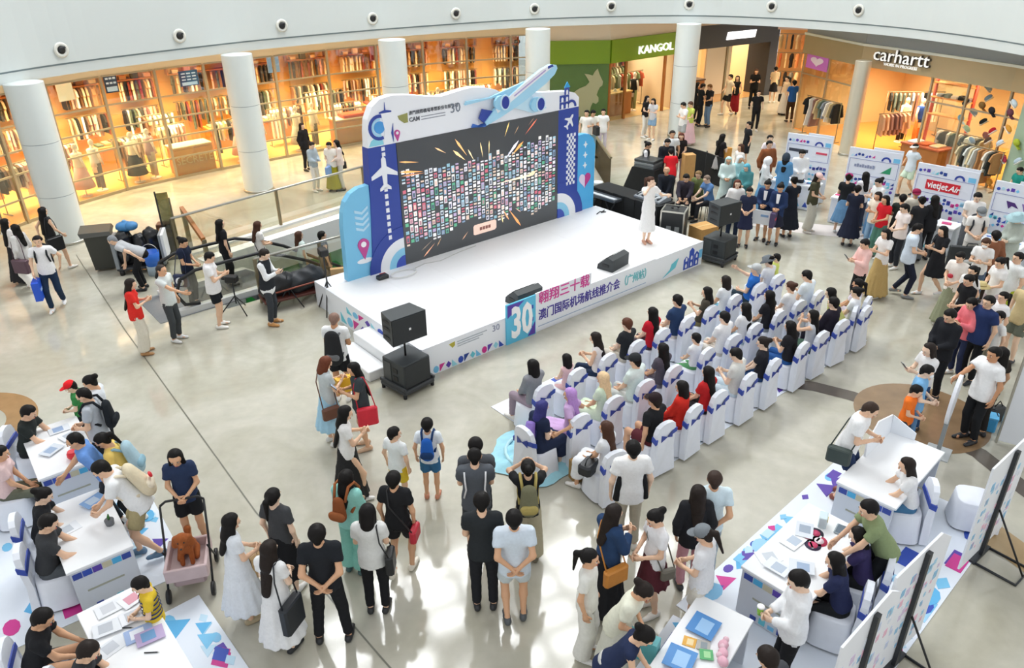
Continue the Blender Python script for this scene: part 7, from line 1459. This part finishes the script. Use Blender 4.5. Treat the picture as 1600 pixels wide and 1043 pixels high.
lump('black_cover', [P_((-.58, 0, .42), (-.15, .03, .52), .2, .24), P_((-.4, 0, .6), (-.3, 0, .66), .16, .12)], '#1d1f22', trolley_, .018, 13, .6)
lump('black_cover', [P_((.05, 0, .45), (.55, 0, .5), .25, .22), P_((.3, 0, .62), (.45, 0, .68), .15, .12)], '#25282c', trolley_, .018, 12, .6)

for fr in PEOPLE:
    lb = fr['root']['label']; k_ = fr['s']
    if 'black side panels' in lb:
        for sd in (-1, 1): MB().tube([tuple(A3(sd*.150, -.04, 1.30)*k_), tuple(A3(sd*.165, -.05, 1.1)*k_), tuple(A3(sd*.185, -.05, .87)*k_)], [.02, .045, .05], 8).build('black_side_panel', cloth('#222326'), fr['root'])
    if 'white side seams' in lb:
        for sd in (-1, 1): MB().tube([tuple(A3(sd*.135, -.075, 1.44)*k_), tuple(A3(sd*.130, -.125, 1.34)*k_), tuple(A3(sd*.118, -.132, 1.2)*k_), tuple(A3(sd*.150, -.115, 1.06)*k_)], .012, 6).build('white_seam', cloth('#e8eaec'), fr['root'])
# ------------------------------------------------------------ airline booths along the right
M_BOARD = mat('#e4e9f2', .5)
def art(t, w_, y, z0, z1, seed, depth=.008, parent=None):
    """printed geometric shapes spread over a band of a board"""
    rs = random.Random(seed); n = int(w_/.11)
    cols = [M_MAG, M_BLUE, M_SKYBLUE, M_CYAN, M_PURPLE, mat('#1d3f8f'), mat('#b9dff0')]
    for k in range(n):
        a = .05+(w_-.1)*k/n; b = a+(w_-.1)/n*.8; h_ = min(z1-z0, b-a)*1.0; zz = z0+(z1-z0-h_)*rs.random(); kind = rs.randrange(4)
        if kind == 0: P = [(a, zz), (b, zz), (b, zz+h_)]
        elif kind == 1: P = [((a+b)/2+(b-a)/2*math.cos(i*.785), zz+h_/2+h_/2*math.sin(i*.785)) for i in range(8)]
        elif kind == 2: P = [(a, zz), (b, zz), (b, zz+h_), (a, zz+h_)]
        else: P = [((a+b)/2, zz), (b, zz+h_/2), ((a+b)/2, zz+h_), (a, zz+h_/2)]
        MB().prism(P, y-depth, y, plane='xz').build('print_mark', rs.choice(cols), t)
def booth(p0, p1, label, logo, seed):
    A = floor_at(*p0, 2.0); B = floor_at(*p1, 2.0); loc, rz, L = wall_frame(A, B)
    t = empty('display_board', loc, rz, label=label, cat='display board'); Hh = 1.98
    MB().box(0, L, 0, .05, .03, Hh, bev=.005).build('panel', M_BOARD, t); MB().box(L*.45, L, .012, .045, Hh, Hh+.07).build('raised_tab', M_BOARD, t)
    for x in (.1, L-.1): MB().box(x-.04, x+.04, -.2, .3, 0, .03).build('foot', M_STEEL, t)
    art(t, L*.55, 0, Hh-.24, Hh-.12, seed); 
    MB().prism([(L*.72+.13*math.cos(a), Hh-.27+.13*math.sin(a)) for a in [i*math.pi/8 for i in range(9)]] + [(L*.72+.08*math.cos(a), Hh-.27+.08*math.sin(a)) for a in [math.pi-i*math.pi/8 for i in range(9)]], -.008, 0, plane='xz').build('arc_print', M_DBLUE, t); MB().box(L*.85, L*.97, -.008, 0, Hh-.27, Hh-.15).build('print_mark', M_SKYBLUE, t)
    for a, b, c_, d_ in ((.06, L-.06, Hh-.30, Hh-.29), (.06, L-.06, Hh-.74, Hh-.73), (.05, .06, Hh-.74, Hh-.29), (L-.06, L-.05, Hh-.74, Hh-.29)): MB().box(a, b, -.008, 0, c_, d_).build('frame_line', mat('#7f86b8'), t)
    logo(t, L, Hh-.52); art(t, L, 0, Hh-1.02, Hh-.78, seed+1); art(t, L, 0, .98, 1.16, seed+2); art(t, L, 0, .8, .96, seed+6); art(t, L*.95, 0, .5, .75, seed+3); art(t, L*.95, 0, .2, .45, seed+4)
    # table in front
    u = Vector((math.cos(rz), math.sin(rz))); v = Vector((u.y, -u.x)); c_ = Vector((loc[0], loc[1]))+u*L*.5+v*.62
    tb = empty('booth_table', (c_.x, c_.y, 0), rz, label=label.split(' with')[0].replace('display board', 'white table before the display board'), cat='table')
    MB().box(-L*.52, L*.52, -.3, .3, .70, .75, bev=.008).build('table_top', mat('#f1f3f6', .45), tb); MB().box(-L*.5, L*.5, -.27, -.24, .02, .70).build('front_panel', M_BOARD, tb)
    for s_ in (-1, 1): MB().box(s_*L*.48-.02, s_*L*.48+.02, -.24, .26, 0, .70).build('end_panel', M_BOARD, tb)
    art_t = tb; rs = random.Random(seed+9)
    for k in range(5): MB().prism([(-L*.45+k*L*.18, .1), (-L*.45+k*L*.18+.16, .1), (-L*.45+k*L*.18+.08, .26)], -.278, -.27, plane='xz').build('print_mark', rs.choice([M_BLUE, M_CYAN, M_SKYBLUE, M_PURPLE]), tb)
    for k in range(4):
        x = -L*.4+k*L*.24; o = empty('leaflet_stack', (c_.x+u.x*x, c_.y+u.y*x, .75), rz+rs.uniform(-.4, .4), label='stack of leaflets on the ' + label.split(' with')[0].replace('white display board', 'booth table').replace('display board', 'booth table') + ', %s from left' % ordn[k], cat='leaflets', group='leaflets on booth tables')
        MB().box(-.11, .11, -.08, .08, 0, .02+.02*(k % 3)).build('sheets', mat(rs.choice(['#eff4fa', '#7fb8e6', '#d7577f', '#3f4f9c', '#e9eef2']), .5), o); MB().box(-.08, .03, -.05, .05, .02+.02*(k % 3), .022+.02*(k % 3)).build('printed_mark', mat(rs.choice(['#3f68b8', '#c9408a', '#66c3d8'])), o)
    return t
def lg1(t, L, z): MB().box(.1, L*.5, -.01, 0, z, z+.09).build('logo_bar', mat('#3f4350'), t); MB().box(L*.68, L*.92, -.01, 0, z+.01, z+.07).build('logo_bar', mat('#d34a63'), t)
def lg2(t, L, z):
    for k in range(8): MB().box(.2+k*.07, .255+k*.07, -.01, 0, z, z+.07+.02*(k % 2)).build('logo_letter', mat('#8b93ad'), t)
    MB().prism([(L*.66, z-.08), (L*.84, z-.08), (L*.84, z+.13)], -.01, 0, plane='xz').build('green_tail', mat('#2f9a6a'), t)
def lg3(t, L, z):
    MB().box(L*.2, L*.76, -.012, 0, z-.12, z+.13).build('red_logo_panel', mat('#d0202f', .5), t); obj('lettering', text_mesh('vietjet', .24, .004, mat('#ffffff', .5), 'CENTER', 0, .004, sx=.85), t, (L*.40, -.018, z+.01)); obj('lettering', text_mesh('Air', .2, .004, mat('#ffffff', .5), 'CENTER', .3, .004), t, (L*.67, -.018, z))
def lg4(t, L, z):
    for k, c_ in ((.42, '#4a2a72'), (.72, '#8d78b5')): MB().prism([(L*k-.14, z+.08), (L*k+.05, z+.06), (L*k+.15, z-.06), (L*k, z-.02), (L*k-.06, z-.1)], -.01, 0, plane='xz').build('wing_emblem', mat(c_), t)
booth((1232, 206), (1303, 216), 'first white display board from the left with dark and red logo bars', lg1, 21)
booth((1329, 228), (1412, 240), 'second white display board from the left with green tail emblem', lg2, 31)
booth((1436, 252), (1532, 270), 'third white display board from the left with red airline panel', lg3, 41)
booth((1558, 280), (1640, 296), 'fourth white display board from the left with violet wing emblems', lg4, 51)
r0 = strip([floor_at(1180, 345), floor_at(1260, 357), floor_at(1340, 364), floor_at(1420, 372)], .9, .004); r0.build('booth_carpet', mat('#d7d0cc', .6, noise=.1, scale=3), None, label='pale carpet strip laid along the front of the booths', cat='carpet')
# ------------------------------------------------------------ service tables, lower left and right
M_TOP = mat('#f4f6f8', .4); M_TPAN = mat('#d3d8e0', .5)
def desk(x, y, rz, L, w_, label, front=-1, name='service_table'):
    """white box table; visitors stand on the side given by front"""
    t = empty(name, (x, y, 0), rz, label=label, cat='table')
    MB().box(-L/2, L/2, -w_/2, w_/2, .71, .75, bev=.008).build('table_top', M_TOP, t)
    yf = front*(w_/2-.02); MB().box(-L/2+.02, L/2-.02, min(yf, yf-front*.03), max(yf, yf-front*.03), .02, .71).build('front_panel', M_TPAN, t)
    for s_ in (-1, 1):
        MB().box(s_*(L/2-.02)-.015, s_*(L/2-.02)+.015, -w_/2+.03, w_/2-.03, .02, .71).build('end_panel', M_TPAN, t)
        xs = s_*(L/2-.005)
        for k, c_ in enumerate((M_DBLUE, M_BLUE, M_PURPLE, mat('#c9c3a8'), mat('#4fb0e0'), M_DBLUE)):
            a = -w_/2+.05+k*(w_-.1)/6; MB().box(min(xs, xs+s_*.006), max(xs, xs+s_*.006), a, a+(w_-.1)/6*.92, .60, .685).build('print_mark', c_, t)
        MB().box(min(xs, xs+s_*.006), max(xs, xs+s_*.006), -w_*.3, w_*.25, .36, .385).build('caption_line', mat('#a8a99a'), t)
        for k in range(5): a = -w_/2+.08+k*.12; MB().box(min(xs, xs+s_*.006), max(xs, xs+s_*.006), a, a+.08, .05, .05+.06+.03*(k % 2)).build('print_mark', (M_CYAN, M_DBLUE, M_SKYBLUE)[k % 3], t)
    return t
def on_desk(t, name, dx, dy, rot, label, cat, parts, group=None):
    c_, s_ = math.cos(t.rotation_euler[2]), math.sin(t.rotation_euler[2]); o = empty(name, (t.location[0]+c_*dx-s_*dy, t.location[1]+s_*dx+c_*dy, .751), t.rotation_euler[2]+rot, label=label, cat=cat, group=group)
    for nm, mb, m_ in parts: mb.build(nm, m_, o)
    return o
SHN = [0]
def sheet(t, dx, dy, rot, col, label, w_=.21, h_=.29, mark=None, nm='leaflet'):
    P = [('sheet', MB().box(-w_/2, w_/2, -h_/2, h_/2, 0, .006), mat(col, .5))]
    if mark: P.append(('printed_mark', MB().box(-w_*.35, w_*.3, -h_*.3, h_*.2, .006, .008), mat(mark, .5)))
    o = on_desk(t, nm, dx, dy, rot, label, 'leaflet', P); SHN[0] += 1; o.location[2] += .0085*(SHN[0] % 5); return o
def floor_mat(x, y, rz, x0, x1, y0, y1, label, seed, n=26, zo=0.0):
    t = empty('printed_mat', (x, y, zo), rz, label=label, cat='mat'); MB().box(x0, x1, y0, y1, .002, .010).build('mat_sheet', mat('#e6edf6', .5), t); rs = random.Random(seed)
    cols = [M_SKYBLUE, mat('#9fd0ee'), M_BLUE, mat('#86c4ea'), M_PURPLE, mat('#c3e1f2'), mat('#9fd0ee'), M_MAG, mat('#5fb4e4'), M_SKYBLUE]
    for k in range(n):
        s_ = rs.uniform(.14, .4); edge = rs.random() < .7; a = rs.uniform(x0+.02, x1-s_-.02); b = rs.choice([y0+.03, y1-s_*.8-.03]) if edge else rs.uniform(y0+.03, y1-s_); kd = k % 4
        if kd == 0: P = [(a, b), (a+s_, b), (a+s_/2, b+s_*.7)]
        elif kd == 1: P = [(a, b), (a+s_, b), (a+s_, b+s_*.6), (a, b+s_*.6)]
        elif kd == 2: P = [(a+s_/2+s_/2*math.cos(i*.6283), b+s_*.35+s_*.33*math.sin(i*.6283)) for i in range(10)]
        else: P = [(a+s_/2, b), (a+s_, b+s_*.35), (a+s_/2, b+s_*.7), (a, b+s_*.35)]
        MB().prism(P, .010, .0106+.00015*k).build('print_mark', rs.choice(cols), t)
def spare_chair(x, y, rz, label):
    c_ = copy_tree(chair0); c_.location = (x, y, .011); c_.rotation_euler = (0, 0, rz); tag(c_, label, 'chair', 'white covered chairs at the service tables')
# left tables
LA = R(-53)
T1 = desk(-6.87, 9.52, LA+R(1), 1.45, .80, 'white service table at the left with seated man in black', 1); T2 = desk(-5.58, 7.72, LA+R(1), 1.5, .78, 'white service table with small potted plant, lower left', 1); T3 = desk(-4.15, 5.85, LA+R(4), 1.75, .72, 'white table covered with forms at the bottom left', 1)
floor_mat(-5.75, 7.95, LA, -2.7, 1.05, -1.75, .95, 'white and blue printed mat under the two left tables', 61, 60); floor_mat(-4.1, 5.95, LA+R(4), -.95, 1.8, -1.6, .85, 'white and blue printed mat under the bottom left table', 62, 44, .019)
on_desk(T2, 'potted_plant', .15, .26, 0, 'small grey pot with a green sprout on the left table', 'plant', [('pot', MB().lathe([(.05, 0), (.06, .08), (.055, .085)], 12), mat('#6d7074', .6)), ('sprout', MB().tube([(0, 0, .08), (.01, 0, .13), (0, .01, .17)], [.012, .018, .006], 6).tube([(0, 0, .1), (.03, .01, .15)], [.01, .004], 5), mat('#3f7a3a', .6))])
on_desk(T1, 'pot', .5, .12, 0, 'round red pot on the leftmost table', 'pot', [('bowl', MB().lathe([(.05, 0), (.085, .05), (.08, .1), (.06, .12)], 16), mat('#dd2433', .4)), ('rim', MB().lathe([(.062, .12), (.066, .128), (.05, .13)], 16), mat('#f0525a', .4))])
for k, (dx, dy, col, mk_) in enumerate(((-.45, .1, '#dfe4ea', '#8fa6c9'), (-.15, .2, '#e9edf2', '#b9c2cc'), (.1, -.1, '#d7dfe8', '#9fb4d0'))): sheet(T1, dx, dy, .3*k, col, 'printed sheet on the leftmost table, %s from its far end' % ordn[k], mark=mk_)
sheet(T2, -.45, .2, .4, '#8fb8e8', 'blue leaflet held over the middle left table', mark='#cfe2f6'); sheet(T2, -.1, -.2, .2, '#e9edf2', 'white form by the seated man in grey', mark='#c3cad2')
for k, (dx, dy, col, mk_) in enumerate(((-.7, -.05, '#e3e6ea', '#c9ccd2'), (-.66, .2, '#e8eaee', '#d79aa8'), (-.4, -.16, '#dfe3e8', '#b9bec6'), (-.38, .12, '#e6e9ee', '#c3c8d0'), (-.12, -.2, '#e1e5ea', '#c3c8d0'), (-.1, .08, '#9fb6de', '#e7edf6'), (.02, .16, '#b9a6cc', '#6f9cc8'))): sheet(T3, dx, dy, .25*math.sin(k*2), col, 'form lying on the bottom left table, %s from its far end' % ordn[k], mark=mk_)
for k, (dx, dy) in enumerate(((-.28, .0), (.25, .1))): on_desk(T3, 'pen', dx, dy, .9, 'dark pen on the bottom left table, %s from far end' % ordn[k], 'pen', [('barrel', MB().tube([(-.08, 0, .008), (.06, 0, .008)], .007, 6), M_DARK), ('tip', MB().tube([(.06, 0, .008), (.085, 0, .008)], [.006, .001], 6), M_STEEL)])
for k, (hx, hy) in enumerate(((70, 745), )): pass
c_ = math.cos(LA); s_ = math.sin(LA)
def ld(T, dx, dy): a = T.rotation_euler[2]; return T.location[0]+math.cos(a)*dx-math.sin(a)*dy, T.location[1]+math.sin(a)*dx+math.cos(a)*dy
# right tables
RA = R(43)
TR1 = desk(5.38, 8.76, RA+R(1), 1.75, .82, 'white desk with an upright white flap at the upper right', 1); TR2 = desk(3.62, 7.13, RA, 1.65, .86, 'white table with forms and fans at the lower right', 1); TB = desk(1.98, 5.72, R(53), 1.35, .66, 'white brochure table at the bottom right of centre', 1)
floor_mat(4.3, 7.75, RA, -2.2, 2.3, -1.32, .98, 'white and blue printed mat under the two right tables', 71, 56); floor_mat(2.0, 5.7, R(53), -.9, .85, -.6, .7, 'white and blue printed mat under the bottom brochure table', 72, 18, .019)
on_desk(TR1, 'folded_flap', .05, .22, 0, 'tall white folded board standing on the upper right desk', 'board', [('board_leaf', MB().add([(-.1, .14, 0), (.78, .14, 0), (.78, .16, .30), (.2, .16, .46), (-.1, .16, .22), (-.1, .17, 0), (.78, .17, 0), (.78, .18, .30), (.2, .18, .46), (-.1, .18, .22)], [(0, 1, 2, 3, 4), (9, 8, 7, 6, 5), (0, 5, 6, 1), (1, 6, 7, 2), (2, 7, 8, 3), (3, 8, 9, 4), (4, 9, 5, 0)]), mat('#f3f6fa', .5)), ('end_leaf', MB().add([(.76, .15, 0), (.80, -.2, 0), (.80, -.2, .12), (.76, .15, .30), (.78, .15, 0), (.82, -.2, 0), (.82, -.2, .12), (.78, .15, .30)], [(0, 1, 2, 3), (7, 6, 5, 4), (3, 2, 6, 7), (1, 5, 6, 2)]), mat('#e9eef4', .5))])
rs = random.Random(8)
for k, (dx, dy, col, mk_) in enumerate(((-.55, .1, '#e8ecf2', '#b9c6d6'), (-.35, -.1, '#dfe5ec', '#9fb4d0'), (-.45, .28, '#eef1f5', '#c9d0d8'), (.0, .2, '#f0f2f5', '#b9c6d6'), (.28, .2, '#d9dfe8', '#9aa7b8'))): sheet(TR2, dx, dy, .5*k, col, 'white form on the lower right table, %s from the near end' % ordn[k], mark=mk_)
fan = lambda c1, c2: [('fan_blade', MB().lathe([(.1, 0), (.1, .006)], 16), mat(c1, .5)), ('fan_print', MB().lathe([(.06, .006), (.06, .008)], 12), mat(c2, .5)), ('handle', MB().box(.09, .22, -.012, .012, 0, .008), mat('#e9e9ea', .5))]
for k, (dx, dy, c1, c2) in enumerate(((.12, .0, '#3a2f4c', '#d8456f'), (.24, -.02, '#d23a60', '#f3dfe6'), (.34, .08, '#2f2a3c', '#c9406a'), (.22, .12, '#efe6ea', '#c9406a'))): on_desk(TR2, 'hand_fan', dx, dy, k*1.3, 'round printed hand fan in the pile on the right table, %s' % ordn[k], 'fan', fan(c1, c2), 'hand fans on the right table')
on_desk(TR2, 'display_holder', .55, .1, .4, 'clear holder with a yellow card on the lower right table', 'holder', [('holder_body', MB().box(-.08, .08, -.05, .05, 0, .16, bev=.01), mat('#cfe0e6', .2)), ('yellow_card', MB().ell((0, -.055, .1), (.05, .006, .04), 10, 6), mat('#e6c840', .5))])
on_desk(TR2, 'device', .62, -.12, .2, 'grey tablet device lying at the far end of the right table', 'device', [('shell', MB().box(-.1, .1, -.07, .07, 0, .02, bev=.008), mat('#9aa5ad', .4)), ('display', MB().box(-.085, .085, -.055, .055, .02, .022), mat('#5a6a78', .2))])
for k, (dx, dy, col, mk_, w_, h_) in enumerate(((.25, .08, '#4f8fd0', '#9cc6ee', .3, .3), (-.3, .1, '#4f8fd0', '#9cc6ee', .3, .3), (-.02, .12, '#e9b04a', '#f4dca8', .13, .14), (.02, -.02, '#b9b6b0', '#8f9aa0', .13, .14), (-.08, -.1, '#58b070', '#a5dca0', .13, .14), (-.45, -.15, '#e3e4e4', '#a8b0a8', .3, .24))): sheet(TB, dx, dy, .12*k, col, '%s picture brochure on the bottom brochure table, %s from far end' % (['blue sea', 'second blue sea', 'orange', 'grey', 'green', 'pale'][k], ordn[k]), w_, h_, mk_)
for k, (dx, dy) in enumerate(((.12, -.2), (.02, -.24), (-.08, -.28))): on_desk(TB, 'plush_toy', dx, dy, .5*k, 'pink plush toy on the bottom brochure table, %s from far end' % ordn[k], 'toy', [('body', MB().ell((0, 0, .045), (.07, .055, .045), 10, 7), mat('#e9b6c6', .8)), ('head', MB().ell((.07, 0, .06), (.035, .035, .035), 8, 6), mat('#f0cbd6', .8))])
x, y = ld(TR1, .55, -1.0); spare_chair(x, y, RA+.5, 'empty white covered chair turned beside the upper right desk')
# display panels on black stands seen from behind
def stand_panel(x, y, rz, label, seed, w_=1.25, h_=1.8):
    t = empty('exhibition_stand', (x, y, 0), rz, label=label, cat='display panel')
    MB().add([(-w_/2, 0, .12), (w_/2, 0, .12), (w_/2, 0, h_-.22), (w_/2-.3, 0, h_), (-w_/2, 0, h_-.05), (-w_/2, .025, .12), (w_/2, .025, .12), (w_/2, .025, h_-.22), (w_/2-.3, .025, h_), (-w_/2, .025, h_-.05)], [(0, 1, 2, 3, 4), (9, 8, 7, 6, 5), (0, 5, 6, 1), (1, 6, 7, 2), (2, 7, 8, 3), (3, 8, 9, 4), (4, 9, 5, 0)]).build('panel', mat('#eef1f6', .5), t)
    rs = random.Random(seed)
    for k in range(60):
        a = rs.uniform(-w_/2+.05, w_/2-.12); b = rs.uniform(.25, h_-.4); s_ = rs.uniform(.03, .09); MB().box(a, a+s_, -.004, 0, b, b+s_*1.3).build('show_through_print', mat(rs.choice(['#a8d2ea', '#c9d3ea', '#e9b9cc', '#8fc0e0', '#dfe6f0', '#d9c9e2']), .6), t)
    MB().box(-.035, .035, -.05, -.004, .03, h_-.06).build('post', M_DARK, t)
    MB().tube([(-.22, -.02, .02), (-.22, -.55, .02), (.22, -.55, .02), (.22, -.02, .02)], .018, 6).build('floor_frame', M_DARK, t); MB().tube([(0, -.05, .82), (0, -.55, .02)], .013, 6).build('strut', M_BLACK, t); MB().box(-.24, .24, -.05, .03, .0, .04).build('foot_bar', M_DARK, t)
stand_panel(6.28, 7.78, RA-R(5), 'rear of white display panel on black stand by right edge', 81); stand_panel(4.34, 6.06, RA-R(5), 'rear of white display panel on black stand at the bottom right', 82); stand_panel(3.45, 5.25, RA-R(2), 'white display panel rising from the bottom edge', 83)
# plain white booth wall and oval board at the right edge
t = empty('booth_wall', (7.95, 10.3, 0), R(-32), label='plain white booth wall at the right edge', cat='booth wall'); MB().box(0, 1.6, 0, .06, .05, 1.9).build('white_sheet', mat('#e9edf2', .5), t); MB().box(-.03, .0, -.02, .08, 0, 1.95).build('edge_post', M_STEEL, t); MB().box(1.6, 1.63, -.02, .08, 0, 1.95).build('edge_post', M_STEEL, t)
t = empty('oval_board', (6.85, 10.05, 0), R(52), label='white oval board standing on a grey post at the brown disc', cat='board')
MB().prism([(.33*math.cos(a), 1.02+.42*math.sin(a)) for a in [i*math.pi/14 for i in range(28)]], -.025, .025, plane='xz').build('oval_panel', mat('#eef1f7', .4), t); MB().box(-.05, .05, -.03, .03, 0, .7).build('post', mat('#9aa0a2', .4), t); MB().box(-.2, .2, -.18, .18, 0, .02).build('base', mat('#b9bec0', .4), t)
t = empty('cool_box', (*floor_at(1537, 668), 0), R(-30), label='blue cool box standing on the floor by the white booth wall', cat='box'); MB().box(-.16, .16, -.11, .11, 0, .24, bev=.02).build('box_body', mat('#3f9fd6', .5), t); MB().box(-.165, .165, -.115, .115, .24, .28, bev=.01).build('lid', mat('#5fb4e4', .5), t); MB().tube([(-.16, 0, .26), (-.1, 0, .36), (.1, 0, .36), (.16, 0, .26)], .01, 6).build('handle', M_DARK, t)
t = empty('shoulder_pack', (*floor_at(1553, 657), 0), R(10), label='black bag leaning against the blue cool box', cat='bag'); MB().box(-.12, .12, -.07, .07, 0, .3, bev=.03).build('bag_body', M_DARK, t); MB().tube([(-.08, 0, .29), (0, 0, .4), (.08, 0, .29)], .01, 6).build('strap', M_BLACK, t)
# green inflatable stand at the left edge
t = empty('green_stand', (*floor_at(-26, 700), 0), 0, label='mint green costume stand with a black strap at the left edge', cat='stand'); MB().lathe([(.32, 0), (.30, .3), (.24, .7), (.14, .95), (.0, 1.0)], 20).build('cone_body', mat('#7fc9a8', .6), t); MB().tube([(.1, -.1, .95), (.25, -.1, .6), (.33, -.05, .2), (.5, 0, .03)], .025, 6).build('strap', M_BLACK, t)

# every seated person who is not in the rows sits on a chair or stool of their own
rowxy = [(v[0], v[1]) for v in CH.values()]
for fr in PEOPLE:
    if fr['sit'] != 1 or min(math.hypot(fr['x']-a, fr['y']-b) for a, b in rowxy) < .16: continue
    who = fr['root']['label'].split()[:8]
    while who[-1] in ('at', 'the', 'in', 'with', 'and', 'of', 'a', 'right', 'left', 'to', 'on', 'by', 'behind', 'nearest', 'working', 'seated'): who.pop()
    x = fr['x']+math.cos(R(fr['face']))*.04; y = fr['y']+math.sin(R(fr['face']))*.04
    if fr['y'] < 17: spare_chair(x, y, R(fr['face']-90), 'white covered chair under the ' + ' '.join(who))
    else:
        t = empty('stool', (x, y, 0), R(fr['face']-90), label='black stool under the ' + ' '.join(who), cat='stool'); MB().lathe([(.18, .43), (.19, .45), (.18, .48)], 16).build('seat', M_DARK, t)
        for k in range(4): a = k*math.pi/2+.78; MB().tube([(.13*math.cos(a), .13*math.sin(a), .43), (.17*math.cos(a), .17*math.sin(a), 0)], .014, 6).build('leg', M_STEEL, t)

# ------------------------------------------------------------ details that belong to one part of a thing become sub-parts of it
SUB = {'banquet_chair': {'sash': 'back_cover', 'bow': 'back_cover'}, 'subwoofer': {'grille': 'cabinet', 'rear_handle': 'cabinet', 'rear_plate': 'cabinet', 'castor': 'dolly'},
       'loudspeaker': {'grille': 'cabinet', 'badge': 'cabinet', 'side_slot': 'cabinet', 'pole_socket': 'cabinet'}, 'stage_monitor': {'grille': 'cabinet', 'handle_slot': 'cabinet'},
       'stage': {'lettering': 'title_panel', 'rule_line': 'title_panel', 'purple_wedge': 'anniversary_panel', 'window_mark': 'anniversary_panel', 'arch_print': 'facade_print', 'logo_line': 'front_panel', 'shield_logo': 'front_panel', 'bridge_print': 'front_panel', 'blue_edge_print': 'front_panel'},
       'display_board': {k: 'panel' for k in ('print_mark', 'frame_line', 'arc_print', 'logo_bar', 'logo_letter', 'green_tail', 'red_logo_panel', 'lettering', 'wing_emblem')},
       'service_table': {'print_mark': 'end_panel', 'caption_line': 'end_panel'}, 'booth_table': {'print_mark': 'front_panel'}, 'printed_mat': {'print_mark': 'mat_sheet'}, 'exhibition_stand': {'show_through_print': 'panel'},
       'backpack': {'front_pocket': 'pack_body', 'red_badge': 'pack_body'}, 'flight_case': {'latch_plate': 'case_body'}, 'shoulder_bag': {'face_patch': 'bag_body', 'dark_spot': 'bag_body'}, 'paper_bag': {'printed_mark': 'bag_body'},
       'backdrop': {'runway_dash': 'blue_column', 'checker_print': 'blue_column', 'chevron': 'left_wing', 'small_cloud': 'left_wing', 'diamond': 'right_wing', 'heart_half': 'right_wing', 'window_band': 'fuselage', 'cockpit_window': 'fuselage', 'fuselage_top': 'fuselage', 'intake': 'nacelle', 'intake_rim': 'nacelle', 'tower_deck': 'tower_print', 'tower_edge': 'tower_print', 'facade_arch': 'facade_frame', 'caption_line': 'cloud_top', 'lettering': 'cloud_top', 'shield_logo': 'cloud_top', 'pin_hole': 'map_pin'},
       'person': {'face_mask': 'body', 'navy_stripe': 'top', 'white_scarf': 'jacket', 'red_print': 'top', 'purple_wig_tail': 'hair_none'}, 'mixing_console': {'fader': 'console_body'}, 'keyboard': {'key_bed': 'console_body'}, 'led_screen': {'button_character': 'screen_button'},
       'menu_screen': {'icon': 'panel', 'caption_bar': 'panel'}, 'cardboard_box': {'tape': 'carton', 'flap': 'carton'}, 'air_nozzle': {'vane': 'bore'}, 'leaflet': {'printed_mark': 'sheet'}, 'leaflet_stack': {'printed_mark': 'sheets'}, 'phone': {'display': 'phone_body'}}
for root in [o for o in C.objects if o.parent is None]:
    rule = SUB.get(root.name.split('.')[0])
    if not rule: continue
    kids = list(root.children); idx = {}
    for k in kids: idx.setdefault(k.name.split('.')[0], k)
    for k in kids:
        tgt = idx.get(rule.get(k.name.split('.')[0], ''))
        if tgt is not None and tgt is not k and tgt.location.length < 1e-6: k.parent = tgt
bpy.context.view_layer.update()
